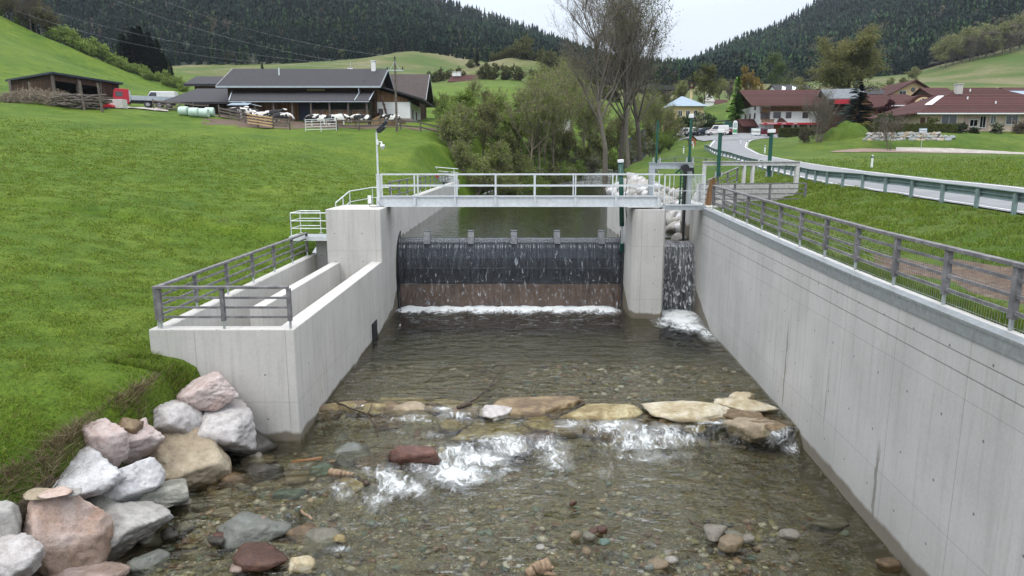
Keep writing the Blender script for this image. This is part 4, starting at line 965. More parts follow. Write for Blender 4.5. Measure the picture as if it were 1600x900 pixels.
for k in range(9): b.box(x + .03, x + .12, 35.72, 35.76, 5.5 + k * .19, 5.53 + k * .19)
b.beam((x - .3, 35.7, 7.0), (x + .15, 35.7, 7.32), .05, .1); b.build('ladder', M['green_paint'], t)
# barred screens behind the cross fence
t = T('intake_screen', 'row of pale barred screen panels behind the timber railing', 'screen', (13, 39.5, 4.6)); o = t.location
for k, (x0, x1) in enumerate(((10.6, 12.0), (12.05, 13.3), (13.35, 14.8), (14.85, 16.3))):
    b = MB(o); b.box(x0, x1, 39.55, 39.6, 4.9, 6.35)
    for j in range(int((x1 - x0) / .1)): b.box(x0 + j * .1, x0 + j * .1 + .035, 39.5, 39.549, 4.9, 6.33)
    b.build('panel', M['conc_beam'], t)
b = MB(o); b.box(10.5, 16.4, 39.62, 40.4, 4.6, 4.95); b.build('base', M['concrete_dry'], t)
t = T('notice_board', 'old brown wooden stop boards leaning at the end of the timber railing', 'board', (9.9, 35, 5.4)); o = t.location
b = MB(o); b.beam((9.75, 34.2, 5.45), (9.95, 34.2, 6.7), .3, .06, (0, 1, 0)); b.beam((10.1, 34.3, 5.45), (10.0, 34.3, 6.8), .12, .06, (0, 1, 0)); b.build('boards', M['boards'], t)
# ------------------------------------------------------------------ road
near = [(17.0, -14), (16.9, 5), (17.2, 12), (17.5, 20), (17.9, 26), (18.0, 33), (18.4, 40), (19.8, 48), (22.0, 60), (24.9, 78), (26.1, 90), (29.2, 104), (35, 122), (38.5, 132)]
far = [(22.5, -14), (22.5, 5), (22.6, 12), (22.7, 20), (22.8, 26), (23.1, 33), (23.6, 39), (25.0, 46.5), (27.0, 58), (29.6, 76), (31.4, 88), (35.2, 104), (42, 122), (48, 130)]
def dense(tab, k=14):
    out = []; P_ = [Vector((a, b, 0)) for a, b in tab]; P_ = [P_[0] * 2 - P_[1]] + P_ + [P_[-1] * 2 - P_[-2]]
    for i in range(1, len(P_) - 2):
        for j in range(k):
            t = j / k; a, b, c, d = P_[i - 1:i + 3]
            out.append(.5 * ((2 * b) + (c - a) * t + (2 * a - 5 * b + 4 * c - d) * t * t + (3 * b - a - 3 * c + d) * t ** 3))
    out.append(P_[-2]); return out
dn, dfr = dense(near), dense(far)
def ribbon(name, f0, f1, off, mat, n=6):
    V = []
    for a, c in zip(dn, dfr):
        za = gz(a.x - .3, a.y); zc = gz(c.x + .3, c.y)
        zm = max(gz(a.x, a.y), za); zz2 = max(gz(c.x, c.y), zc)
        for k in range(n):
            f = f0 + (f1 - f0) * k / (n - 1); q = a.lerp(c, f); V.append((q.x, q.y, max(zm + (zz2 - zm) * f, gz(q.x, q.y)) + off))
    m = len(dn); I = np.arange(m * n).reshape(m, n); F = np.stack([I[:-1, :-1], I[:-1, 1:], I[1:, 1:], I[1:, :-1]], -1).reshape(-1, 4)
    return meta(npmesh(name, np.array(V), F, mat, smooth=True), kind='structure')
ribbon('road', 0, 1, .06, M['asphalt'], 12); ribbon('road_marking', .04, .062, .066, M['line'], 2); ribbon('road_marking', .935, .957, .066, M['line'], 2)
# village square / parking
def gpatch(name, px, Ys, off, mat, n=16):
    V = []
    for Y, (a, c) in zip(Ys, px):
        for k in range(n): x = pxX(a + (c - a) * k / (n - 1), Y, gz(pxX(a, Y), Y)); V.append((x, Y, gz(x, Y) + off))
    m = len(Ys); I = np.arange(m * n).reshape(m, n); F = np.stack([I[:-1, :-1], I[:-1, 1:], I[1:, 1:], I[1:, :-1]], -1).reshape(-1, 4)
    return meta(npmesh(name, np.array(V), F, mat, smooth=True), kind='structure')
gpatch('car_park', [(1100, 1172), (1094, 1185), (1086, 1200), (1078, 1262), (1072, 1264), (1066, 1266), (1062, 1268), (1060, 1268)], [124, 127, 130, 134, 138, 142, 146, 151], .13, M['asphalt'])
M['gravel_path'] = simple('pale_gravel_path', (.34, .31, .28), .95, .25, 1.5, bump=.5)
gpatch('gravel_drive', [(1400, 1900)] * 4, [86.5, 88, 89.5, 91.2], .04, M['gravel_path'], 40)
# ------------------------------------------------------------------ rocks
import bmesh
ICO = {}
def ico(k):
    if k not in ICO:
        bm = bmesh.new(); bmesh.ops.create_icosphere(bm, subdivisions=k, radius=1)
        ICO[k] = (np.array([v.co[:] for v in bm.verts]), np.array([[v.index for v in f.verts] for f in bm.faces])); bm.free()
    return ICO[k]
def n3(p, s, seed):
    return (vnoise(p[:, 0] * s + 31, p[:, 1] * s + 7, seed) + vnoise(p[:, 1] * s + 11, p[:, 2] * s + 3, seed + 1) + vnoise(p[:, 2] * s + 5, p[:, 0] * s + 23, seed + 2)) / 3 - .5
def rock_geo(seed, k=4, planes=11, flat=0., rough=.1, round_=8.):
    rs = np.random.RandomState(seed); d, F = ico(k)
    n = rs.normal(size=(planes, 3)); n /= np.linalg.norm(n, axis=1)[:, None]; off = rs.uniform(.62, 1.0, planes)
    if flat: n = np.vstack([n, [0, 0, 1]]); off = np.append(off, 1 - flat)
    q = np.maximum(d @ n.T, .02) / off[None]
    r = 1 / (np.sum(q ** round_, axis=1) ** (1 / round_)); V = d * np.minimum(r, 1.25)[:, None]
    V = V * (1 + rough * .9 * n3(V, 2.2, seed)[:, None] - rough * 1.2 * np.abs(n3(V, 4.2, seed + 5))[:, None] + rough * 1.1 * n3(V, 9., seed + 5)[:, None] + rough * .7 * n3(V, 19., seed + 9)[:, None])
    lo, hi = V.min(0), V.max(0); V = (V - (lo + hi) / 2) / ((hi - lo) / 2)
    return V, F
RM = dict(
 white=rockmat('white_pinkish_marble', (.46, .435, .425), (.60, .58, .57), (.34, .29, .28), 1.5),
 white2=rockmat('cool_white_marble', (.52, .52, .53), (.66, .66, .67), (.33, .33, .34), 1.7),
 pink=rockmat('pink_marble', (.47, .38, .355), (.60, .53, .51), (.38, .25, .21), 1.6),
 grey=rockmat('grey_limestone', (.33, .32, .30), (.45, .44, .42), (.22, .21, .19), 1.3),
 tan=rockmat('tan_limestone', (.32, .26, .18), (.44, .38, .28), (.21, .17, .12), 1.2),
 green=rockmat('grey_green_rock', (.25, .255, .22), (.36, .35, .31), (.17, .175, .14), 1.6),
 dark=rockmat('dark_wet_rock', (.07, .065, .055), (.13, .12, .10), (.035, .033, .03), 1.8, rough=.4),
 orange=rockmat('orange_pink_boulder', (.47, .36, .31), (.57, .48, .44), (.40, .24, .16), 1.1, wetz=.25),
 red=rockmat('dark_red_rock', (.12, .05, .035), (.20, .10, .07), (.06, .025, .02), 2., rough=.35),
 yellow=rockmat('yellow_algae_rock', (.27, .21, .09), (.52, .46, .28), (.12, .075, .035), 2.2, wetz=-1, rough=.5),
 cream=rockmat('cream_slab_rock', (.46, .39, .25), (.66, .62, .52), (.25, .17, .09), 1.8, wetz=-1, rough=.5),
 brown=rockmat('brown_wet_rock', (.17, .115, .06), (.36, .27, .15), (.08, .05, .03), 2.0, rough=.4),
 blue=rockmat('blue_grey_stone', (.24, .27, .27), (.33, .36, .36), (.17, .19, .19), 1.2),
 teal=rockmat('teal_stone', (.16, .27, .26), (.24, .34, .33), (.10, .18, .17), 1.5),
)
def rock(name, label, px, py, w, h, mat, seed, zc=-.3, depth=1.0, k=4, rz=None, flat=0., cat='boulder', group=None, gs=1.12, rough=.13, round_=45., tilt=0., planes=9, squash=None):
    c = P(px, py, zc); dist = (c - Vector((0, 0, H))).length; s = dist / 1067.0
    rs = np.random.RandomState(seed + 500); V, F = rock_geo(seed, k, planes, flat, rough, round_)
    w = w * gs; h = h * gs; sx = w * s / 2; el = math.atan2(H - c.z, c.y)  # view elevation: apparent height mixes depth and height
    sy = sx * depth; sz = squash * sx if squash else max(.12 * sx, (h * s / 2 - sy * math.sin(el) * .75) / math.cos(el) * 1.1)
    a = rs.uniform(-.5, .5) if rz is None else rz
    ca, sa = math.cos(a), math.sin(a)
    V = V * np.array([sx, sy, sz]) * 1.04
    if tilt: ct, st = math.cos(tilt), math.sin(tilt); V = np.stack([V[:, 0] * ct + V[:, 2] * st, V[:, 1], -V[:, 0] * st + V[:, 2] * ct], 1)
    V = np.stack([V[:, 0] * ca - V[:, 1] * sa, V[:, 0] * sa + V[:, 1] * ca, V[:, 2]], 1)
    o = npmesh(name, V, F, RM[mat], smooth=True); o.location = c
    m = o.modifiers.new('w', 'WEIGHTED_NORMAL') if False else None
    return meta(o, label, cat, group)
GB = 'boulders piled on the left bank'
rock('boulder', 'pinkish white boulder at the top of the pile, against the concrete corner', 323, 613, 78, 52, 'pink', 1, 1.55, .8, 5, group=GB, tilt=-.2)
rock('boulder', 'pale grey boulder below the grass edge, left of the big white one', 254, 652, 96, 74, 'white', 2, 1.05, .9, 5, group=GB, tilt=.3)
rock('boulder', 'large white grey boulder nearest the foot of the concrete wall', 338, 668, 108, 80, 'white', 3, .55, .8, 5, group=GB)
rock('boulder', 'low dark wet boulder between the big white one and the wall foot', 396, 694, 60, 42, 'dark', 4, -.1, .8, 4, group=GB)
rock('boulder', 'upper left pink boulder set in the dry grass edge', 158, 694, 60, 58, 'pink', 5, 1.35, .8, 5, group=GB)
rock('boulder', 'long pink boulder leaning uphill above the tan boulder', 198, 699, 94, 60, 'pink', 26, .95, .7, 5, group=GB, tilt=-.45)
rock('boulder', 'large tan brown boulder with dark cracks sloping into the stream', 274, 728, 124, 94, 'tan', 7, .05, .8, 5, group=GB, tilt=.35)
rock('boulder', 'bright cool white boulder in the middle left of the pile', 118, 741, 104, 64, 'white2', 8, 1.05, .8, 5, group=GB)
rock('boulder', 'smaller cool white boulder between bright white and green grey ones', 198, 757, 74, 60, 'white2', 9, .55, .8, 5, group=GB, tilt=-.5)
rock('boulder', 'green grey boulder at the foot of the tan boulder', 246, 778, 84, 56, 'green', 10, .0, .8, 5, group=GB)
rock('boulder', 'large grey boulder lying at the water edge right of the orange one', 176, 822, 116, 74, 'grey', 11, -.05, .7, 5, group=GB)
rock('boulder', 'largest orange pink boulder with rusty lower side', 104, 828, 82, 104, 'orange', 12, .45, .9, 5, group=GB, round_=30, planes=8, rz=.1)
rock('boulder', 'white pink boulder in the bottom left corner', 20, 876, 74, 62, 'white', 13, .55, .8, 5, group=GB, tilt=-.3)
rock('boulder', 'flat pinkish boulder below the orange one at the lower edge', 132, 900, 82, 34, 'pink', 14, -.2, .7, 5, group=GB)
rock('boulder', 'small brown stone tucked between the pink boulders', 199, 672, 32, 30, 'brown', 15, 1.5, .8, 4, group=GB)
rock('boulder', 'small orange brown flat stone above the largest orange boulder', 87, 771, 34, 14, 'orange', 16, 1.3, .8, 4, group=GB)
rock('boulder', 'small grey flat stone beside the orange brown one above the orange boulder', 114, 768, 24, 12, 'grey', 17, 1.25, .8, 4, group=GB)
rock('boulder', 'small tan stone left of the orange brown flat stone', 60, 773, 36, 20, 'tan', 18, 1.25, .8, 4, group=GB)
rock('boulder', 'dark boulder hidden under the lower left pile', 30, 822, 60, 50, 'dark', 19, .5, .8, 4, group=GB)
rock('boulder', 'grey stone left of the orange boulder near picture edge', 4, 830, 44, 60, 'grey', 20, .8, .8, 4, group=GB)
rock('boulder', 'dark shadowed boulder wedged below the pink and tan boulders', 245, 715, 50, 50, 'brown', 21, .3, .9, 4, group=GB)
rock('boulder', 'dark boulder wedged below the bright white boulder', 165, 785, 70, 50, 'green', 22, .35, .9, 4, group=GB)
rock('boulder', 'small pale stone under the pinkish boulder at the pile top', 300, 640, 26, 14, 'orange', 23, 1.0, .8, 4, group=GB)
# boulder sill across the channel
GS = 'boulders of the stone sill across the channel'
SILL = [('tan submerged slab at the left end of the stone sill', 516, 640, 76, 22, 'brown', -.14), ('yellow slab second from the left in the stone sill', 628, 636, 74, 26, 'yellow', -.10), ('dull brown submerged slab in the upper sill row', 575, 640, 50, 20, 'brown', -.15),
 ('pale yellow slab with a stick lying over it', 708, 637, 66, 22, 'yellow', -.10), ('small rounded whitish pink stone on the sill', 770, 649, 46, 22, 'white', .02), ('wide brown slab with tan top in the middle of the sill', 845, 642, 118, 28, 'brown', -.04),
 ('broad pale yellow slab in the lower sill row', 762, 679, 96, 28, 'yellow', -.30), ('yellow green stone with water pouring over it', 843, 668, 54, 26, 'yellow', -.18), ('low reddish grey stone washed by foam', 838, 684, 48, 20, 'red', -.34),
 ('grey pink rounded stone below the yellow block', 906, 672, 56, 28, 'tan', -.28), ('large ochre yellow block in the middle of the sill', 940, 648, 106, 36, 'yellow', -.02), ('brown wet slab right of the ochre block', 1014, 654, 64, 34, 'brown', -.08),
 ('long cream white slab on the right part of the sill', 1078, 649, 112, 38, 'cream', .0), ('cream slab with greenish top near the right wall', 1163, 638, 74, 38, 'cream', .06), ('small pale cap stone on the right end of the sill', 1160, 623, 30, 12, 'cream', .16),
 ('brown rough stone between the last slab and the wall', 1208, 660, 44, 46, 'brown', -.15), ('striped orange brown stone at the foot of the sill', 1172, 677, 62, 26, 'tan', -.14), ('low tan slab in the gap of the upper row', 672, 645, 40, 16, 'brown', -.15),
 ('dark reddish brown wet boulder below the left half of the sill', 648, 717, 66, 42, 'red', -.12), ('olive stone behind the white water chute', 800, 700, 46, 20, 'brown', -.42), ('dark stone awash in the left pool', 610, 662, 44, 14, 'brown', -.25)]
for i, (lab, px, py, w, h, m, zc) in enumerate(SILL):
    rock('sill_boulder', lab, px, py, w, h, m, 100 + i, zc - .13, .62 if w > 60 else .8, 4, rz=random.Random(i).uniform(-.25, .25), group=GS, cat='boulder', flat=.35 if w > 60 and m != 'red' else .1, rough=.2, gs=1.22, squash=.45 if m == 'red' or 'striped' in lab else .19 if w > 60 else .4, planes=9)
GR = 'loose stones lying in the stream'
STONES = [('dark slate grey oval stone left of the orange plank', 405, 742, 54, 30, 'dark', -.38), ('flat blue grey slab in the gravel at lower left', 399, 830, 84, 40, 'blue', -.40), ('dark red brown rock at the lower edge', 408, 871, 66, 46, 'red', -.38), ('cream stone lower left of centre', 469, 881, 38, 32, 'cream', -.44),
 ('small round white stone near teal stone', 472, 767, 17, 14, 'white2', -.36), ('small white stone half covered with algae', 491, 767, 20, 15, 'white', -.38), ('pale teal flat stone', 453, 776, 40, 16, 'teal', -.44), ('tan rounded stone below the plank', 462, 749, 30, 22, 'tan', -.42),
 ('purple grey long stone above the driftwood', 547, 711, 52, 20, 'blue', -.40), ('yellow tan submerged stone by the foam', 550, 758, 46, 34, 'yellow', -.48), ('blue green stone left of the driftwood', 508, 735, 34, 20, 'teal', -.42),
 ('blue dark small stone left of the flat slab', 338, 847, 20, 16, 'dark', -.36), ('purple small stone by the flat slab', 352, 837, 26, 16, 'red', -.38), ('grey pebble stone upper left of flat slab', 349, 802, 22, 12, 'white', -.36), ('pale pebble near the big grey boulder', 285, 824, 28, 18, 'green', -.36),
 ('grey rounded stone in the right gravel bar', 1119, 832, 31, 24, 'grey', -.36), ('green grey stone beside the grey rounded one', 1148, 839, 24, 16, 'green', -.38), ('pinkish flat stone below the grey rounded one', 1142, 851, 32, 16, 'tan', -.40), ('pale flat stone right of the green grey one', 1168, 843, 18, 14, 'grey', -.39),
 ('dark green submerged boulder near the right wall', 1296, 824, 44, 32, 'green', -.66), ('small brown rock at the foot of the right wall', 1389, 884, 28, 20, 'brown', -.36), ('pale flat sliver stone in the right gravel', 1234, 838, 24, 8, 'grey', -.42),
 ('white pebble in the middle of the stream', 845, 855, 12, 7, 'white2', -.44), ('brown stone lower right gravel', 1028, 882, 26, 16, 'tan', -.42), ('small blue stone lower right gravel', 1015, 885, 15, 12, 'blue', -.42), ('white flat stone lower right', 1050, 875, 18, 9, 'white2', -.42),
 ('submerged grey green stone at the left water edge', 232, 880, 46, 20, 'blue', -.50), ('submerged tan slab below the red stone', 470, 835, 50, 30, 'brown', -.56), ('olive submerged slab in the lower stream', 500, 850, 56, 34, 'green', -.58), ('yellow pebble stone in the lower stream', 531, 842, 18, 10, 'yellow', -.46),
 ('pale stone above the red rock at lower left', 372, 887, 20, 13, 'pink', -.40), ('small rusty stone left of the flat slab', 347, 826, 14, 8, 'orange', -.38), ('grey brown stone awash behind the red boulder', 590, 722, 60, 26, 'brown', -.47), ('small orange stone beside the plank', 518, 721, 10, 6, 'orange', -.37),
 ('brown stone mid left gravel', 940, 828, 16, 10, 'red', -.40), ('green stone of the middle gravel cluster', 921, 838, 18, 11, 'green', -.40), ('red brown stone of the middle gravel cluster', 926, 830, 14, 10, 'red', -.38), ('teal stone of the middle gravel cluster', 945, 846, 14, 9, 'teal', -.40), ('tan stone of the middle gravel cluster', 900, 836, 18, 10, 'tan', -.40), ('dark stone left of the middle gravel cluster', 895, 786, 12, 9, 'red', -.40)]
for i, (lab, px, py, w, h, m, zc) in enumerate(STONES):
    rock('stone', lab, px, py, w, h, m, 300 + i, zc, .8, 3 if w < 30 else 4, group=GR, cat='stone', rough=.05 if w < 36 else .13, round_=5 if w < 36 else 40, planes=8, flat=.3 if 'flat' in lab else 0, squash=.5 if w < 60 else .34)
rs = np.random.RandomState(77)
for i in range(26):
    px = 500 + i * 29 + rs.uniform(-10, 10); up_ = i % 2; py = np.interp(px, [500, 840, 1000, 1230], [644, 650, 662, 664]) + rs.uniform(-4, 6) + (rs.uniform(14, 26) if up_ and 700 < px < 1000 else 0)
    rock('sill_boulder', 'dull brown wet rock filling the gaps of the stone sill', px, py, rs.uniform(34, 62), 20, ['brown', 'brown', 'tan', 'yellow'][rs.randint(4)], 150 + i, -.22 - (.16 if up_ and 700 < px < 1000 else 0), .8, 3, group='brown filler rocks of the stone sill', flat=.2, rough=.2, squash=.42, planes=9)
for i in range(22):
    y = rs.uniform(13.0, 18.0); f = rs.rand(); bx_ = float(np.interp(y, [8, 11, 12.3, 13.7, 15.7, 17.5, 18.2], [-11.2, -10.5, -9.95, -9.2, -8.75, -8.5, -8.4])); x = bx_ + .55 + f * 1.4; z = max(gz(x, y), -.5); r = rs.uniform(.2, .5)
    V, F = rock_geo(1200 + i, 3, 9, 0, .16, 22); o = npmesh('bank_stone', V * (r, r * .85, r * .7), F, RM[['grey', 'green', 'dark', 'brown', 'white', 'tan'][rs.randint(6)]], smooth=True); o.location = (x, y, z + r * .15); o.rotation_euler = (0, 0, rs.uniform(0, 6))
    meta(o, 'smaller dull stone wedged in the earth between the bank boulders', 'stone', 'small stones wedged between the bank boulders')
# submerged lumps so the bed is not uniform
# pebbles: one mesh of small stones
def pebbles(name, label, N_, region, rr, seed, zoff=.0, pal=None):
    rs = np.random.RandomState(seed); tv = [rock_geo(900 + k, 1, 8, 0, .05, 5) for k in range(6)]
    x0, x1, y0, y1 = region; VV = []; FF = []; CC = []; nb = 0
    pal = pal or [(.30, .28, .24), (.20, .20, .19), (.38, .35, .30), (.24, .18, .12), (.17, .10, .07), (.15, .20, .18), (.45, .43, .40), (.30, .22, .17), (.11, .11, .11), (.26, .24, .13)]
    X = rs.uniform(x0, x1, N_); Y = rs.uniform(y0, y1, N_); cl = fbm(X * .7, Y * .7, 77)
    bar_ = np.exp(-((X - 2.2) / 2.6) ** 2 - ((Y - 13) / 1.9) ** 2) + np.exp(-((X + 5.8) / 2.2) ** 2 - ((Y - 13.5) / 2.6) ** 2) + np.exp(-((X - 3.5) / 3) ** 2 - ((Y - 24) / 2.) ** 2); keep = rs.rand(N_) < np.clip(.10 + cl * 1.6 + bar_ * .8, .03, 1); X = X[keep]; Y = Y[keep]; Zb = zbed(X, Y)
    for x, y, z in zip(X, Y, Zb):
        if x > rwall(y) - .05: continue
        v, f = tv[rs.randint(6)]; r = rr[0] + (rr[1] - rr[0]) * rs.rand() ** 6; a = rs.rand() * 6.28; ca, sa = math.cos(a), math.sin(a)
        s = np.array([r * rs.uniform(.9, 1.4), r * rs.uniform(.7, 1), r * rs.uniform(.4, .65)]); q = v * s
        q = np.stack([q[:, 0] * ca - q[:, 1] * sa, q[:, 0] * sa + q[:, 1] * ca, q[:, 2]], 1) + (x, y, z + s[2] * .25 + zoff)
        VV.append(q); FF.append(f + nb); nb += len(q); CC.append(np.repeat(np.array(pal[rs.randint(len(pal))])[None] * rs.uniform(.6, 1.25), len(q), 0))
    return meta(npmesh(name, np.vstack(VV), np.vstack(FF), M['pebble'], col=np.vstack(CC), smooth=True), label, 'pebbles', kind='stuff')
M['pebble'] = colmat('pebble_stone', .45, .4, .4)
pebbles('gravel', 'mixed river pebbles scattered over the stream bed below the sill', 26000, (-8.6, 8.2, 8, 19.5), (.018, .125), 1)
pebbles('gravel', 'pebbles on the stream bed above the stone sill', 5500, (-6, 8.6, 20, 27), (.03, .14), 2)
# white riprap on the right bank upstream
GP = 'white riprap stones on the right bank above the weir'
rs = np.random.RandomState(5); protos = []
k = 0; pos_used = []
for j, y in enumerate(np.linspace(38.5, 84, 40)):
    e = float(interp(XR, y)) - .25
    for lay in range(4):
        if rs.rand() < .08: continue
        f = lay / 3; X = e + .35 + f * 2.3 + rs.normal(0, .12); z = 3.75 + f * 1.35 + (0 if y < 62 else (y - 62) * .02) + rs.normal(0, .07)
        r = rs.uniform(.38, .66) * (1 + (y - 38) / 110)
        if k < 5:
            V, F = rock_geo(700 + k, 3, 11, 0, .1, 9); o = npmesh('riprap_stone', V * (1, .85, .72), F, RM[['white2', 'grey', 'grey', 'white', 'grey'][k]], smooth=True); protos.append(o)
        else:
            o = protos[rs.randint(5)].copy(); COL.objects.link(o)
        o.location = (X, y + rs.normal(0, .2), z); o.scale = (r, r, r); o.rotation_euler = (rs.uniform(-.6, .6), rs.uniform(-.6, .6), rs.uniform(0, 6.28)); k += 1
        meta(o, 'angular whitish riprap stone on the sloping right bank behind the footbridge', 'riprap stone', GP)
# rough stone ramp behind the small spillway
for i, (px, py, w) in enumerate(((1050, 338, 26), (1066, 352, 24), (1046, 360, 22), (1060, 372, 22))):
    rock('riprap_stone', ['grey stone directly behind the small spillway, upper one', 'pale stone beside the sluice guide behind the spillway', 'low grey stone at the inlet of the small spillway', 'lowest wet stone at the inlet of the small spillway'][i], px, py, w, w * .7, 'grey' if i != 1 else 'white', 720 + i, 3.9 - i * .1, .8, 3, cat='riprap stone')
rock('bank_stone', 'pale flat stone at the pond edge by the end of the left wall', 738, 297, 34, 12, 'tan', 730, 4.0, .8, 4, cat='stone')
rock('bank_stone', 'lone pale stone in the grass near the riverside bushes', 676, 243, 12, 6, 'grey', 731, 7.2, .8, 3, cat='stone')

# ------------------------------------------------------------------ driftwood, plank, twigs
M['wet_wood'] = simple('dark_wet_driftwood', (.06, .04, .028), .6, .5, 8., bump=.6)
M['dry_wood'] = simple('bleached_driftwood', (.24, .17, .11), .85, .4, 10., bump=.8, stretch=(1, 1, 1))
def stick(name, label, pts, r0, r1, mat, forks=()):
    """pts as (px, py, z)"""
    w = [P(*p) for p in pts]; b = MB(w[0]); sm_ = []
    for i in range(len(w) - 1):
        for j in range(3): sm_.append(w[i].lerp(w[i + 1], j / 3) + Vector((random.Random(i * 7 + j).uniform(-.02, .02), 0, random.Random(i * 5 + j).uniform(-.015, .015))))
    sm_.append(w[-1]); b.path(sm_, r0 * 1.35, r1 * 1.35, 7)
    for f, r in forks: b.path([P(*p) for p in f], r * 1.5, r * .6, 5)
    o = b.build(name, M[mat], None, smooth=True); o.location = w[0]; return meta(o, label, 'driftwood')
stick('branch', 'dark bent branch arching out of the water beside the left wall', [(521, 626, .02), (546, 638, .22), (570, 645, .28), (585, 662, .1), (590, 683, -.2)], .022, .014, 'wet_wood', [(((575, 647, .27), (583, 627, .4)), .014), (((562, 642, .25), (572, 634, .3)), .008)])
stick('branch', 'thin dark twig in the shallows below the bent branch', [(566, 703, -.3), (585, 698, -.25), (600, 688, -.2)], .012, .006, 'wet_wood', [(((585, 698, -.25), (612, 701, -.3)), .006)])
stick('branch', 'forked twiggy branch lying over the pool and the sill slab', [(716, 636, .05), (745, 623, .06), (765, 605, .08), (778, 585, .12), (790, 568, .1)], .03, .012, 'wet_wood', [(((765, 605, .08), (790, 590, .1), (812, 600, .02)), .012), (((778, 585, .12), (755, 575, .12), (735, 570, .05)), .014), (((778, 585, .12), (800, 578, .2), (815, 596, .05)), .012),
    (((735, 570, .05), (760, 582, .1), (770, 592, .05)), .010), (((760, 578, .12), (740, 590, .02)), .008), (((770, 572, .1), (793, 570, .02)), .014), (((812, 600, .02), (835, 606, .0)), .008), (((833, 614, .0), (842, 600, .15), (848, 596, .12)), .008), (((842, 600, .15), (870, 596, .05)), .006), (((838, 606, .08), (833, 590, .16)), .006)])
stick('driftwood_end', 'thick dark butt of wood on the pale yellow sill slab', [(714, 637, .06), (736, 631, .09)], .045, .05, 'wet_wood')
stick('branch', 'thin twig drifting left in the upper pool', [(664, 598, .0), (684, 583, .03), (705, 568, .0)], .014, .007, 'wet_wood', [(((684, 583, .03), (705, 582, .0)), .006)])
stick('driftwood', 'broken brown log wedged between stones left of the foam', [(515, 738, -.22), (535, 741, -.2), (553, 744, -.26)], .085, .06, 'dry_wood')
stick('driftwood', 'dark rotten log end near the white water', [(556, 747, -.3), (575, 757, -.34)], .06, .04, 'wet_wood')
stick('branch', 'long thin twig left of the broken log', [(515, 742, -.3), (500, 745, -.28), (482, 756, -.34)], .014, .006, 'wet_wood')
stick('driftwood', 'gnarled root stump at the bottom edge of the stream', [(822, 898, -.4), (838, 888, -.32), (858, 882, -.3)], .07, .11, 'dry_wood', [(((838, 888, -.32), (850, 895, -.4), (868, 898, -.42)), .06), (((850, 884, -.3), (866, 888, -.3)), .05)])
stick('driftwood', 'small brown stick on the pebbles beside the flat slab', [(468, 797, -.32), (488, 812, -.34)], .03, .02, 'dry_wood')
stick('branch', 'thin twig in the right shallows parallel to the wall', [(1075, 812, -.38), (1105, 832, -.4)], .016, .008, 'wet_wood')
a, c = P(455, 722, -.25), P(503, 716, -.25); b = MB(a); b.beam(a, c, .12, .045); o = b.build('plank', simple('orange_sawn_plank', (.42, .19, .07), .6, .2, 6.), None, .005); o.location = a; meta(o, 'short orange sawn plank lying across stones near the left wall', 'plank')
a, c = P(1389, 862, -.1), P(1386, 880, -.3); b = MB(a); b.path([a, a.lerp(c, .5) + Vector((-.03, 0, 0)), c], .012); o = b.build('rebar_stub', simple('rusty_iron', (.25, .07, .04), .8), None); o.location = a
b_ = P(1332, 773, .1); bpy.data.objects.remove(o)
for i, (px, py) in enumerate(((1343, 775),)):
    X_ = 0
